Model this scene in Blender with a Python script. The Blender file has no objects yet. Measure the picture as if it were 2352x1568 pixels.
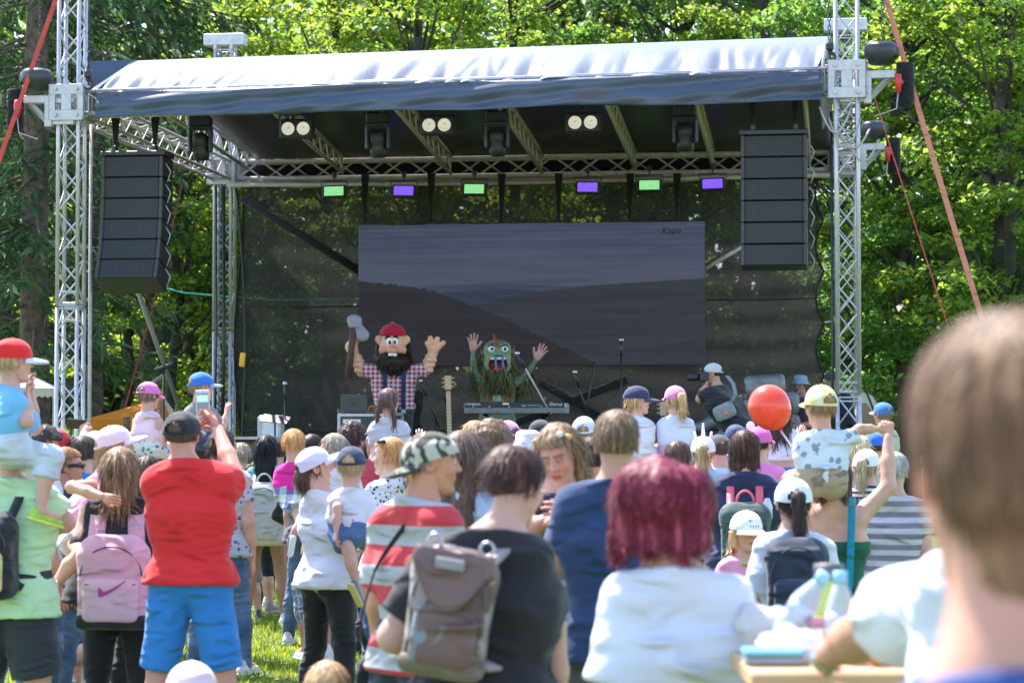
import bpy, bmesh, math, random
import numpy as np
from mathutils import Vector, Matrix, Euler
random.seed(7)
RNG = np.random.default_rng(7)
SC = bpy.context.scene
COL = SC.collection
R = math.radians

# ------------------------------------------------------------------ camera
FPX, CX, CY, CAM_H, PITCH = 5350.0, 1176.0, 784.0, 1.7, R(2.14)
cam_d = bpy.data.cameras.new("camera")
cam_d.sensor_width = 36.0
cam_d.lens = FPX / 2352.0 * 36.0
cam_d.clip_start = 0.2
cam_d.clip_end = 600
cam_d.dof.use_dof = True
cam_d.dof.focus_distance = 20.5
cam_d.dof.aperture_fstop = 4.2
cam_d.dof.aperture_blades = 9
cam = bpy.data.objects.new("camera", cam_d)
cam.location = (0, 0, CAM_H)
cam.rotation_euler = (math.pi / 2 + PITCH, 0, 0)
COL.objects.link(cam)
SC.camera = cam

# ------------------------------------------------------------------ light
SUN_AZ, SUN_EL = R(-38), R(58)          # azimuth measured from +Y towards +X
world = bpy.data.worlds.new("World")
SC.world = world
world.use_nodes = True
wn = world.node_tree
sky = wn.nodes.new("ShaderNodeTexSky")
sky.sky_type = 'NISHITA'
sky.sun_disc = False
sky.sun_elevation = SUN_EL
sky.sun_rotation = SUN_AZ
wn.links.new(sky.outputs[0], wn.nodes["Background"].inputs[0])
wn.nodes["Background"].inputs[1].default_value = 0.15
sun_d = bpy.data.lights.new("sun", 'SUN')
sun_d.energy = 3.6
sun_d.angle = R(0.5)
sun_d.color = (1.0, 0.94, 0.89)
sun = bpy.data.objects.new("sun", sun_d)
sdir = Vector((math.sin(SUN_AZ) * math.cos(SUN_EL), math.cos(SUN_AZ) * math.cos(SUN_EL), math.sin(SUN_EL)))
sun.rotation_euler = sdir.to_track_quat('Z', 'Y').to_euler()
sun.location = (-10, 20, 40)
COL.objects.link(sun)
SC.view_settings.view_transform = 'Standard'
SC.view_settings.look = 'None'
SC.view_settings.exposure = 1.92
SC.view_settings.gamma = 1.0
SC.cycles.use_denoising = True
SC.cycles.max_bounces = 7
SC.cycles.diffuse_bounces = 4
SC.cycles.glossy_bounces = 3
SC.cycles.transmission_bounces = 5
SC.cycles.transparent_max_bounces = 12
SC.cycles.caustics_reflective = False
SC.cycles.caustics_refractive = False

def W(px, py, d):
    """point at distance d (along Y) seen at photo position px,py (2352 x 1568)"""
    a, b = (px - CX) / FPX, (CY - py) / FPX
    v = np.array([a, math.cos(PITCH) - b * math.sin(PITCH), math.sin(PITCH) + b * math.cos(PITCH)])
    return np.array([0, 0, CAM_H]) + v * (d / v[1])

# ------------------------------------------------------------------ mesh builder
def unit(v):
    v = np.asarray(v, float); n = np.linalg.norm(v)
    return v / n if n > 1e-12 else np.array([0, 0, 1.0])

def wloc(o):
    v = np.zeros(3)
    while o is not None: v = v + np.array(o.location); o = o.parent
    return v

class MB:
    def __init__(s): s.v = []; s.f = []; s.n = 0; s.c = []
    def add(s, v, f, col=None):
        v = np.asarray(v, float).reshape(-1, 3)
        s.v.append(v); o = s.n
        if isinstance(f, np.ndarray): s.f.extend((f + o).tolist())
        else: s.f.extend([[i + o for i in q] for q in f])
        s.c.append(np.tile(np.array(col if col is not None else (1, 1, 1.)), (len(v), 1)) if col is None or np.ndim(col) == 1 else col)
        s.n += len(v); return s
    def box(s, c, size, rot=None, bev=0.0):
        h = np.array(size, float) / 2; c = np.asarray(c, float)
        if bev <= 0:
            v = np.array([[x, y, z] for x in (-1, 1) for y in (-1, 1) for z in (-1, 1)], float) * h
            f = [[0, 1, 3, 2], [4, 6, 7, 5], [0, 4, 5, 1], [2, 3, 7, 6], [0, 2, 6, 4], [1, 5, 7, 3]]
        else:
            b = min(bev, min(h) * .9); pts = []
            for x in (-1, 1):
                for y in (-1, 1):
                    for z in (-1, 1):
                        sg = np.array([x, y, z], float)
                        for ax in range(3):
                            e = h - b; e = e.copy(); e[ax] = h[ax]; pts.append(sg * e)
            v = np.array(pts); idx = lambda x, y, z, ax: (((x > 0) * 4 + (y > 0) * 2 + (z > 0)) * 3 + ax)
            f = []
            for ax in range(3):
                for sg in (-1, 1):
                    q = []
                    for (p, r) in ((-1, -1), (1, -1), (1, 1), (-1, 1)):
                        t = [0, 0, 0]; t[ax] = sg; t[(ax + 1) % 3] = p; t[(ax + 2) % 3] = r
                        q.append(idx(*t, ax))
                    f.append(q if sg > 0 else q[::-1])
            for ax in range(3):
                a1, a2 = (ax + 1) % 3, (ax + 2) % 3
                for p in (-1, 1):
                    for r in (-1, 1):
                        t0 = [0, 0, 0]; t1 = [0, 0, 0]
                        t0[a1] = t1[a1] = p; t0[a2] = t1[a2] = r; t0[ax] = -1; t1[ax] = 1
                        f.append([idx(*t0, a1), idx(*t1, a1), idx(*t1, a2), idx(*t0, a2)])
            for k in range(8): f.append([k * 3, k * 3 + 1, k * 3 + 2])
        if rot is not None: v = v @ np.asarray(rot).T
        return s.add(v + c, f)
    def tube(s, pts, r, n=8, cap=True, flat=None):
        P = np.asarray(pts, float); m = len(P)
        r = np.full(m, r, float) if np.ndim(r) == 0 else np.asarray(r, float)
        T = np.gradient(P, axis=0); T /= np.maximum(np.linalg.norm(T, axis=1, keepdims=True), 1e-9)
        ref = np.array([0, 0, 1.0]) if abs(T[0][2]) < .9 else np.array([1.0, 0, 0])
        V = []; a = np.arange(n) * 2 * math.pi / n
        u = unit(np.cross(ref, T[0]))
        for i in range(m):
            u = unit(u - T[i] * np.dot(u, T[i])); w = np.cross(T[i], u)
            fl = 1.0 if flat is None else flat
            V.append(P[i] + r[i] * (np.cos(a)[:, None] * u + fl * np.sin(a)[:, None] * w))
        V = np.vstack(V); f = []
        for i in range(m - 1):
            for j in range(n):
                k = (j + 1) % n
                f.append([i * n + j, i * n + k, (i + 1) * n + k, (i + 1) * n + j])
        if cap:
            f.append(list(range(n))[::-1]); f.append([(m - 1) * n + j for j in range(n)])
        return s.add(V, f)
    def grid(s, P, closeu=False):
        P = np.asarray(P, float); m, n = P.shape[:2]; f = []
        for i in range(m - 1):
            for j in range(n if closeu else n - 1):
                k = (j + 1) % n
                f.append([i * n + j, i * n + k, (i + 1) * n + k, (i + 1) * n + j])
        return s.add(P.reshape(-1, 3), f)
    def slab(s, P, t):
        """closed sheet of thickness t over a grid of points"""
        P = np.asarray(P, float); m, n = P.shape[:2]
        du = np.gradient(P, axis=0); dv = np.gradient(P, axis=1)
        N = np.cross(du, dv); N /= np.maximum(np.linalg.norm(N, axis=2, keepdims=True), 1e-9)
        A = P.reshape(-1, 3); B = (P - N * t).reshape(-1, 3); o = m * n; f = []
        for i in range(m - 1):
            for j in range(n - 1):
                q = [i * n + j, (i + 1) * n + j, (i + 1) * n + j + 1, i * n + j + 1]
                f.append(q); f.append([x + o for x in q[::-1]])
        edge = [j for j in range(n)] + [i * n + n - 1 for i in range(1, m)] + [(m - 1) * n + j for j in range(n - 2, -1, -1)] + [i * n for i in range(m - 2, 0, -1)]
        for a, b in zip(edge, edge[1:] + edge[:1]): f.append([a, b, b + o, a + o])
        return s.add(np.vstack([A, B]), f)
    def lathe(s, prof, c=(0, 0, 0), n=20, rot=None):
        a = np.arange(n) * 2 * math.pi / n; V = []
        for r, z in prof: V.append(np.stack([r * np.cos(a), r * np.sin(a), np.full(n, z)], 1))
        V = np.vstack(V); m = len(prof); f = []
        for i in range(m - 1):
            for j in range(n):
                k = (j + 1) % n; f.append([i * n + j, i * n + k, (i + 1) * n + k, (i + 1) * n + j])
        f.append(list(range(n))[::-1]); f.append([(m - 1) * n + j for j in range(n)])
        if rot is not None: V = V @ np.asarray(rot).T
        return s.add(V + np.asarray(c), f)
    def ell(s, c, r, n=16, m=10, rot=None):
        t = np.linspace(0, math.pi, m + 1)
        return s.lathe_e(c, r, t, n, rot)
    def lathe_e(s, c, r, t, n, rot):
        a = np.arange(n) * 2 * math.pi / n
        P = np.stack([np.outer(np.sin(t), np.cos(a)), np.outer(np.sin(t), np.sin(a)), np.outer(np.cos(t), np.ones(n))], 2) * np.asarray(r, float)
        if rot is not None: P = P @ np.asarray(rot).T
        return s.grid((P + np.asarray(c, float))[::-1], True)
    def build(s, name, mat, root=None, smooth=False, world=True, colattr=False):
        V = np.vstack(s.v)
        if root is not None and world: V = V - wloc(root)
        me = bpy.data.meshes.new(name)
        F = s.f
        if F and all(len(q) == 4 for q in F[:1]) and len(F) > 2000 and all(len(q) == 4 for q in F):
            quad_mesh(me, V, np.array(F))
        else:
            me.from_pydata(V.tolist(), [], F)
        me.validate(verbose=False)
        if smooth: me.polygons.foreach_set('use_smooth', np.ones(len(me.polygons), bool))
        if colattr: set_col(me, np.vstack(s.c))
        me.update()
        if mat is not None: me.materials.append(mat)
        o = bpy.data.objects.new(name, me)
        COL.objects.link(o)
        if root is not None: o.parent = root
        return o

def quad_mesh(me, V, F):
    me.vertices.add(len(V)); me.vertices.foreach_set('co', np.ascontiguousarray(V, np.float32).ravel())
    me.loops.add(F.size); me.loops.foreach_set('vertex_index', np.ascontiguousarray(F, np.int32).ravel())
    me.polygons.add(len(F)); me.polygons.foreach_set('loop_start', np.arange(0, F.size, F.shape[1], dtype=np.int32))
    me.update(calc_edges=True)

def set_col(me, C):
    at = me.color_attributes.new('Col', 'FLOAT_COLOR', 'POINT')
    at.data.foreach_set('color', np.hstack([C, np.ones((len(C), 1))]).astype(np.float32).ravel())

def thing(name, label, cat, loc=(0, 0, 0), group=None):
    o = bpy.data.objects.new(name, None); COL.objects.link(o)
    o.location = [float(x) for x in loc]; o.empty_display_size = .1
    return tag(o, label, cat, group)
def tag(o, label, cat, group=None, kind=None):
    if label: o['label'] = label
    if cat: o['category'] = cat
    if group: o['group'] = group
    if kind: o['kind'] = kind
    return o
def struct(o, kind='structure'):
    o['kind'] = kind; return o

def rotz(a):
    c, s = math.cos(a), math.sin(a); return np.array([[c, -s, 0], [s, c, 0], [0, 0, 1.0]])
def rotx(a):
    c, s = math.cos(a), math.sin(a); return np.array([[1.0, 0, 0], [0, c, -s], [0, s, c]])
def roty(a):
    c, s = math.cos(a), math.sin(a); return np.array([[c, 0, s], [0, 1.0, 0], [-s, 0, c]])
def frame(z, yref):
    z = unit(z); y = np.asarray(yref, float); y = unit(y - z * np.dot(y, z)); x = np.cross(y, z)
    return np.stack([x, y, z], 1)

def text_mesh(s, size, M, name, mat, root, shear=0.0, extrude=0.002):
    """lettering as a mesh part; M maps text plane (x right, y up, z out) to world"""
    cu = bpy.data.curves.new(name, 'FONT'); cu.body = s; cu.size = size; cu.extrude = extrude; cu.shear = shear
    cu.align_x = 'CENTER'; cu.align_y = 'CENTER'; cu.resolution_u = 3
    t = bpy.data.objects.new(name, cu)
    me = bpy.data.meshes.new_from_object(t)
    bpy.data.objects.remove(t)
    V = np.array([v.co[:] for v in me.vertices]) if len(me.vertices) else np.zeros((0, 3))
    V = V @ M[:3, :3].T + M[:3, 3] - (wloc(root) if root is not None else 0)
    me.vertices.foreach_set('co', V.astype(np.float32).ravel()); me.update()
    me.materials.clear(); me.materials.append(mat)
    o = bpy.data.objects.new(name, me); COL.objects.link(o)
    if root is not None: o.parent = root
    return o
def M4(rot, loc):
    m = np.eye(4); m[:3, :3] = rot; m[:3, 3] = loc; return m

# ------------------------------------------------------------------ materials
_M = {}
def nt(name):
    m = bpy.data.materials.new(name); m.use_nodes = True
    return m, m.node_tree.nodes, m.node_tree.links, m.node_tree.nodes['Principled BSDF']
def lin(c):
    """sRGB 0-255 triple -> linear"""
    return tuple(((x / 255) / 12.92 if x / 255 <= .04045 else ((x / 255 + .055) / 1.055) ** 2.4) for x in c)
def ramp(N, stops, const=False):
    r = N.new('ShaderNodeValToRGB'); e = r.color_ramp
    if const: e.interpolation = 'CONSTANT'
    while len(e.elements) < len(stops): e.elements.new(.5)
    for k, (p, c) in enumerate(stops):
        e.elements[k].position = p; e.elements[k].color = (*c[:3], 1)
    return r
def noise(N, L, scale, detail=3, vec=None, rough=.5, dims=None):
    t = N.new('ShaderNodeTexNoise'); t.inputs['Scale'].default_value = scale
    t.inputs['Detail'].default_value = detail; t.inputs['Roughness'].default_value = rough
    if vec is not None: L.new(vec, t.inputs['Vector'])
    return t
def mapping(N, L, scale=(1, 1, 1), rot=(0, 0, 0), out='Object'):
    tc = N.new('ShaderNodeTexCoord'); mp = N.new('ShaderNodeMapping')
    mp.inputs['Scale'].default_value = scale; mp.inputs['Rotation'].default_value = rot
    L.new(tc.outputs[out], mp.inputs['Vector']); return mp.outputs[0]
def bump(N, L, h, B, strength=.3, dist=.01):
    b = N.new('ShaderNodeBump'); b.inputs['Strength'].default_value = strength; b.inputs['Distance'].default_value = dist
    L.new(h, b.inputs['Height']); L.new(b.outputs[0], B.inputs['Normal']); return b
def mixc(N, L, fac, a, b, blend='MIX'):
    m = N.new('ShaderNodeMix'); m.data_type = 'RGBA'; m.blend_type = blend
    for sock, val in ((m.inputs[0], fac), (m.inputs[6], a), (m.inputs[7], b)):
        if isinstance(val, (int, float)): sock.default_value = val
        elif isinstance(val, tuple): sock.default_value = (*val[:3], 1)
        else: L.new(val, sock)
    return m.outputs[2]

def plain(name, c, rough=.6, metal=0., var=.12, scale=8., bmp=0., spec=.5, emit=None, coat=0.):
    key = (name, c, rough, metal, var, scale, bmp, spec, emit, coat)
    if key in _M: return _M[key]
    m, N, L, B = nt(name)
    B.inputs['Roughness'].default_value = rough; B.inputs['Metallic'].default_value = metal
    B.inputs['Specular IOR Level'].default_value = spec
    if coat: B.inputs['Coat Weight'].default_value = coat
    v = mapping(N, L)
    n = noise(N, L, scale, 4, v)
    lo = tuple(max(0, x * (1 - var)) for x in c); hi = tuple(min(1, x * (1 + var)) for x in c)
    r = ramp(N, [(.3, lo), (.7, hi)]); L.new(n.outputs[0], r.inputs[0]); L.new(r.outputs[0], B.inputs['Base Color'])
    if bmp: bump(N, L, n.outputs[0], B, bmp, .01)
    if emit:
        B.inputs['Emission Color'].default_value = (*emit[0], 1); B.inputs['Emission Strength'].default_value = emit[1]
    _M[key] = m; return m

def fabric(c, c2=None, pat=None, sc=1., rough=.85, name='cloth', wr=.5):
    """woven cloth: colour, optional pattern in the wearer's own coordinates, creases as bump"""
    key = ('fab', c, c2, pat, sc, rough, wr)
    if key in _M: return _M[key]
    m, N, L, B = nt(name)
    B.inputs['Roughness'].default_value = rough; B.inputs['Specular IOR Level'].default_value = .25
    B.inputs['Sheen Weight'].default_value = .15
    v = mapping(N, L)
    n = noise(N, L, 5, 3, v)
    base = mixc(N, L, n.outputs[0], tuple(x * .88 for x in c), tuple(min(1, x * 1.1) for x in c))
    if pat == 'stripes':
        w = N.new('ShaderNodeTexWave'); w.wave_type = 'BANDS'; w.bands_direction = 'Z'; w.inputs['Scale'].default_value = sc
        w.inputs['Distortion'].default_value = .6; w.inputs['Detail Scale'].default_value = .6; L.new(v, w.inputs['Vector'])
        r = ramp(N, [(0, (0, 0, 0)), (.5, (1, 1, 1))], True); L.new(w.outputs[1], r.inputs[0])
        base = mixc(N, L, r.outputs[0], base, c2)
    elif pat == 'camo':
        n2 = noise(N, L, sc * .42, 2.5, v); n2.inputs['Distortion'].default_value = 1.2
        r = ramp(N, [(.535, (0, 0, 0)), (.57, (1, 1, 1))]); L.new(n2.outputs[0], r.inputs[0]); base = mixc(N, L, r.outputs[0], base, c2)
    elif pat in ('blotch', 'floral', 'tiny'):
        vo = N.new('ShaderNodeTexVoronoi'); vo.inputs['Scale'].default_value = sc; L.new(v, vo.inputs['Vector'])
        n2 = noise(N, L, sc * 2.2, 2, v)
        ad = N.new('ShaderNodeMath'); ad.operation = 'MULTIPLY_ADD'; L.new(n2.outputs[0], ad.inputs[0]); ad.inputs[1].default_value = .5
        L.new(vo.outputs['Distance'], ad.inputs[2])
        th = {'blotch': .58, 'camo': .72, 'floral': .6, 'tiny': .42}[pat]
        r = ramp(N, [(th - .03, (1, 1, 1)), (th + .03, (0, 0, 0))]); L.new(ad.outputs[0], r.inputs[0])
        base = mixc(N, L, r.outputs[0], base, c2)
    elif pat == 'multi':
        vo = N.new('ShaderNodeTexVoronoi'); vo.inputs['Scale'].default_value = sc; L.new(v, vo.inputs['Vector'])
        hs = N.new('ShaderNodeHueSaturation'); hs.inputs['Saturation'].default_value = .5; hs.inputs['Value'].default_value = .8
        L.new(vo.outputs['Color'], hs.inputs['Color'])
        base = mixc(N, L, .42, base, hs.outputs[0])
    elif pat in ('gingham', 'plaid'):
        out = None
        for d in 'XZ':
            w = N.new('ShaderNodeTexWave'); w.bands_direction = d; w.inputs['Scale'].default_value = sc; L.new(v, w.inputs['Vector'])
            r = ramp(N, [(0, (0, 0, 0)), (.5, (.5, .5, .5))], True); L.new(w.outputs[1], r.inputs[0])
            if out is None: out = r.outputs[0]
            else:
                ad = N.new('ShaderNodeMath'); L.new(out, ad.inputs[0]); L.new(r.outputs[0], ad.inputs[1]); out = ad.outputs[0]
        base = mixc(N, L, out, base, c2)
    elif pat == 'line':      # fine outlines, as on a lace print
        vo = N.new('ShaderNodeTexVoronoi'); vo.feature = 'DISTANCE_TO_EDGE'; vo.inputs['Scale'].default_value = sc
        n3 = noise(N, L, 7, 2, v); ad = N.new('ShaderNodeVectorMath'); ad.operation = 'MULTIPLY_ADD'
        L.new(n3.outputs[1], ad.inputs[0]); ad.inputs[1].default_value = (.12, .12, .12); L.new(v, ad.inputs[2]); L.new(ad.outputs[0], vo.inputs['Vector'])
        r = ramp(N, [(.03, (1, 1, 1)), (.09, (0, 0, 0))]); L.new(vo.outputs[0], r.inputs[0])
        base = mixc(N, L, r.outputs[0], base, c2)
    elif pat == 'fade':      # highlights along the length, faded denim
        n4 = noise(N, L, sc, 4, v); r = ramp(N, [(.4, (0, 0, 0)), (.65, (1, 1, 1))]); L.new(n4.outputs[0], r.inputs[0])
        base = mixc(N, L, r.outputs[0], base, c2)
    L.new(base, B.inputs['Base Color'])
    mv = mapping(N, L, (5, 5, 11), (.5, .35, .2))
    nb = noise(N, L, 1.3, 2.5, mv); nb.noise_type = 'RIDGED_MULTIFRACTAL'; nb.normalize = True; nb.inputs['Distortion'].default_value = .5; nb.inputs['Roughness'].default_value = .45
    bump(N, L, nb.outputs[0], B, min(1, wr * 1.7), .05)
    _M[key] = m; return m

def hairmat(c, c2=None, sc=1.):
    key = ('hair', c, c2, sc)
    if key in _M: return _M[key]
    m, N, L, B = nt('hair')
    B.inputs['Roughness'].default_value = .5; B.inputs['Specular IOR Level'].default_value = .22
    v = mapping(N, L, (55 * sc, 55 * sc, 5 * sc))
    n = noise(N, L, 1.0, 3, v)
    c2 = c2 or tuple(min(1, x * 1.7 + .008) for x in c)
    r = ramp(N, [(.30, tuple(x * .72 for x in c)), (.52, c), (.76, c2)]); L.new(n.outputs[0], r.inputs[0])
    at = N.new('ShaderNodeAttribute'); at.attribute_name = 'Col'
    L.new(mixc(N, L, 1.0, r.outputs[0], at.outputs[0], 'MULTIPLY'), B.inputs['Base Color'])
    bump(N, L, n.outputs[0], B, .3, .006)
    _M[key] = m; return m

def skinmat():
    if 'skin' in _M: return _M['skin']
    m, N, L, B = nt('skin')
    at = N.new('ShaderNodeAttribute'); at.attribute_name = 'Col'
    v = mapping(N, L); n = noise(N, L, 14, 4, v)
    r = ramp(N, [(.3, (.86, .82, .82)), (.7, (1.08, 1.0, .98))]); L.new(n.outputs[0], r.inputs[0])
    L.new(mixc(N, L, 1.0, at.outputs[0], r.outputs[0], 'MULTIPLY'), B.inputs['Base Color'])
    B.inputs['Roughness'].default_value = .5; B.inputs['Specular IOR Level'].default_value = .4
    B.inputs['Subsurface Weight'].default_value = .12; B.inputs['Subsurface Radius'].default_value = (.012, .004, .002)
    B.inputs['Subsurface Scale'].default_value = .6
    _M['skin'] = m; return m

# ------------------------------------------------------------------ implicit surfaces
class SDF:
    def __init__(s, lo, hi, res):
        s.ax = [np.arange(l, h + res, res) for l, h in zip(lo, hi)]; s.res = res
        s.V = np.full([len(a) for a in s.ax], .6)
    def block(s, lo, hi, pad):
        sl = []
        for a, l, h in zip(s.ax, lo, hi):
            i = np.searchsorted(a, l - pad); j = np.searchsorted(a, h + pad)
            if j <= i: return None, None
            sl.append(slice(i, j))
        X, Y, Z = np.meshgrid(*[a[q] for a, q in zip(s.ax, sl)], indexing='ij', sparse=True)
        return tuple(sl), (X, Y, Z)
    def put(s, sl, d, k):
        v = s.V[sl]
        h = np.maximum(k - np.abs(v - d), 0) / k if k > 0 else 0
        s.V[sl] = np.minimum(v, d) - h * h * k * .25
    def cap(s, a, b, ra, rb=None, k=.03, fy=1., plane=None, fx=1.):
        a = np.asarray(a, float); b = np.asarray(b, float); rb = ra if rb is None else rb
        rm = max(ra, rb); lo = np.minimum(a, b) - rm; hi = np.maximum(a, b) + rm
        sl, P = s.block(lo, hi, k + s.res * 2)
        if sl is None: return s
        sc = np.array([1 / fx, 1 / fy, 1.])
        A, Bv = a * sc, b * sc; ab = Bv - A; L2 = max(np.dot(ab, ab), 1e-9)
        p = [P[i] * sc[i] - A[i] for i in range(3)]
        t = np.clip((p[0] * ab[0] + p[1] * ab[1] + p[2] * ab[2]) / L2, 0, 1)
        d = np.sqrt((p[0] - t * ab[0]) ** 2 + (p[1] - t * ab[1]) ** 2 + (p[2] - t * ab[2]) ** 2) - (ra + (rb - ra) * t)
        d = d * (1 + min(fx, fy)) / 2
        if plane is not None:
            q, n = plane; d = np.maximum(d, (P[0] - q[0]) * n[0] + (P[1] - q[1]) * n[1] + (P[2] - q[2]) * n[2])
        s.put(sl, d, k); return s
    def ell(s, c, r, k=.03, sub=False):
        c = np.asarray(c, float); r = np.asarray(r, float)
        sl, P = s.block(c - r, c + r, k + s.res * 2)
        if sl is None: return s
        d = (np.sqrt(sum(((P[i] - c[i]) / r[i]) ** 2 for i in range(3))) - 1) * r.min()
        if sub:
            v = s.V[sl]; d = -d; h = np.maximum(k - np.abs(v - d), 0) / k
            s.V[sl] = np.maximum(v, d) + h * h * k * .25
        else: s.put(sl, d, k)
        return s
    def rbox(s, c, h, r, k=.02):
        c = np.asarray(c, float); h = np.asarray(h, float)
        sl, P = s.block(c - h, c + h, k + s.res * 2)
        if sl is None: return s
        q = [np.abs(P[i] - c[i]) - h[i] + r for i in range(3)]
        d = np.sqrt(sum(np.maximum(x, 0) ** 2 for x in q)) + np.minimum(np.maximum(np.maximum(q[0], q[1]), q[2]), 0) - r
        s.put(sl, d, k); return s
    def grid(s): return np.meshgrid(*s.ax, indexing='ij', sparse=True)
    def cut(s, f):
        s.V = np.maximum(s.V, f(*s.grid())); return s
    def mesh(s, relax=1):
        return surfnet(s.V, *s.ax, relax=relax)

def surfnet(V, xs, ys, zs, relax=1):
    V = np.pad(V, 1, constant_values=.6)
    ext = lambda a: np.concatenate([[a[0] - (a[1] - a[0])], a, [a[-1] + (a[1] - a[0])]])
    xs, ys, zs = ext(xs), ext(ys), ext(zs)
    S = V < 0; nx, ny, nz = V.shape
    cnt = np.zeros((nx - 1, ny - 1, nz - 1), np.int8)
    C = [(i, j, k) for i in (0, 1) for j in (0, 1) for k in (0, 1)]
    for (i, j, k) in C: cnt += S[i:nx - 1 + i, j:ny - 1 + j, k:nz - 1 + k]
    cell = np.argwhere((cnt > 0) & (cnt < 8))
    if len(cell) == 0: return np.zeros((0, 3)), np.zeros((0, 4), int)
    idx = -np.ones(cnt.shape, np.int64); idx[tuple(cell.T)] = np.arange(len(cell))
    acc = np.zeros((len(cell), 3)); num = np.zeros(len(cell))
    val = {c: V[cell[:, 0] + c[0], cell[:, 1] + c[1], cell[:, 2] + c[2]] for c in C}
    for a in C:
        for ax in range(3):
            if a[ax] == 0:
                b = list(a); b[ax] = 1; b = tuple(b)
                va, vb = val[a], val[b]; m = (va < 0) != (vb < 0)
                t = np.where(m, va / np.where(m, va - vb, 1), 0)
                p = np.tile(np.array(a, float), (len(cell), 1)); p[:, ax] += t
                acc[m] += p[m]; num[m] += 1
    p = acc / num[:, None]
    ax_ = (xs, ys, zs); P = np.empty_like(p)
    for i in range(3):
        g = ax_[i]; P[:, i] = g[cell[:, i]] + p[:, i] * (g[cell[:, i] + 1] - g[cell[:, i]])
    F = []
    for ax in range(3):
        sl0 = [slice(1, -1)] * 3; sl1 = [slice(1, -1)] * 3
        sl0[ax] = slice(0, -1); sl1[ax] = slice(1, None)
        A, Bb = S[tuple(sl0)], S[tuple(sl1)]
        e = np.argwhere(A != Bb); off = np.array([1, 1, 1]); off[ax] = 0; e = e + off
        if len(e) == 0: continue
        inside = S[tuple(e.T)]
        u, w = (ax + 1) % 3, (ax + 2) % 3
        q = []
        for du, dw in ((-1, -1), (0, -1), (0, 0), (-1, 0)):
            c = e.copy(); c[:, u] += du; c[:, w] += dw; q.append(idx[tuple(c.T)])
        q = np.stack(q, 1)
        q[~inside] = q[~inside][:, ::-1]
        F.append(q)
    F = np.vstack(F)
    for _ in range(relax):
        s = np.zeros_like(P); n = np.zeros(len(P))
        for i in range(4):
            a, b = F[:, i], F[:, (i + 1) % 4]
            for k in range(3): s[:, k] += np.bincount(a, P[b, k], len(P)) + np.bincount(b, P[a, k], len(P))
            n += np.bincount(a, minlength=len(P)) + np.bincount(b, minlength=len(P))
        P = P * .5 + .5 * s / np.maximum(n, 1)[:, None]
    return P, F

def vnormals(P, F):
    n = np.cross(P[F[:, 2]] - P[F[:, 0]], P[F[:, 3]] - P[F[:, 1]])
    N = np.zeros_like(P)
    for i in range(4):
        for k in range(3): N[:, k] += np.bincount(F[:, i], n[:, k], len(P))
    return N / np.maximum(np.linalg.norm(N, axis=1, keepdims=True), 1e-12)

def wob(P, freq, seed=0, oct=3):
    """cheap smooth noise in about -1..1"""
    r = np.random.default_rng(seed); out = np.zeros(len(P))
    for o in range(oct):
        for _ in range(3):
            k = r.normal(size=3); k = k / np.linalg.norm(k) * np.asarray(freq) * (1.7 ** o) * r.uniform(.7, 1.3)
            out += np.sin(P @ k + r.uniform(0, 6.28)) / (1.6 ** o)
    return out / 4.2
# ------------------------------------------------------------------ ground, grass, trees
def leafmat(name, c, tr, tmix=.45, rough=.5):
    m, N, L, B = nt(name)
    at = N.new('ShaderNodeAttribute'); at.attribute_name = 'Col'
    L.new(mixc(N, L, 1.0, at.outputs[0], c, 'MULTIPLY'), B.inputs['Base Color'])
    B.inputs['Roughness'].default_value = rough; B.inputs['Specular IOR Level'].default_value = .35
    t = N.new('ShaderNodeBsdfTranslucent'); L.new(mixc(N, L, 1.0, at.outputs[0], tr, 'MULTIPLY'), t.inputs[0])
    mx = N.new('ShaderNodeMixShader'); mx.inputs[0].default_value = tmix
    L.new(B.outputs[0], mx.inputs[1]); L.new(t.outputs[0], mx.inputs[2])
    L.new(mx.outputs[0], N['Material Output'].inputs[0]); return m

m_leaf = leafmat('beech_leaf', (.085, .155, .045), (.42, .57, .075), .53)
m_leaf2 = leafmat('beech_leaf_green', (.075, .155, .055), (.26, .47, .095), .52)
m_need = leafmat('spruce_needle', (.055, .105, .055), (.09, .18, .06), .32, .6)
m_bark = plain('bark', (.115, .085, .062), .95, var=.55, scale=9, bmp=1.0)
m_bark2 = plain('beech_bark', (.06, .052, .042), .95, var=.4, scale=5, bmp=.5)
m_forest = leafmat('forest_leaf', (.075, .15, .06), (.30, .46, .08), .5)

def leaves(cent, size, seed, tilt=.8, aspect=.6, dirs=None, lum=.35):
    """leaf-sized folded quads at the given points"""
    r = np.random.default_rng(seed); n = len(cent)
    nrm = np.stack([r.normal(0, tilt, n), r.normal(0, tilt, n), np.ones(n)], 1)
    nrm /= np.linalg.norm(nrm, axis=1, keepdims=True)
    if dirs is None: d = r.normal(size=(n, 3))
    else: d = dirs + r.normal(0, .25, (n, 3))
    d -= nrm * np.sum(d * nrm, 1, keepdims=True); d /= np.maximum(np.linalg.norm(d, axis=1, keepdims=True), 1e-6)
    w = np.cross(nrm, d); s = (size * np.clip(r.lognormal(-.08, .33, n), .4, 2.1))[:, None]
    up = nrm * s * .12
    V = np.stack([cent, cent + d * s * .45 + w * s * aspect * .5 + up, cent + d * s, cent + d * s * .45 - w * s * aspect * .5 + up], 1).reshape(-1, 3)
    F = np.arange(4 * n).reshape(n, 4)
    c = np.clip(1 + r.normal(0, lum, n), .45, 1.9); yel = np.clip(1 + r.normal(0, .11, n), .75, 1.4)
    C = np.repeat(np.stack([c * yel, c, c * .8], 1), 4, axis=0)
    return V, F, C

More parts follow.
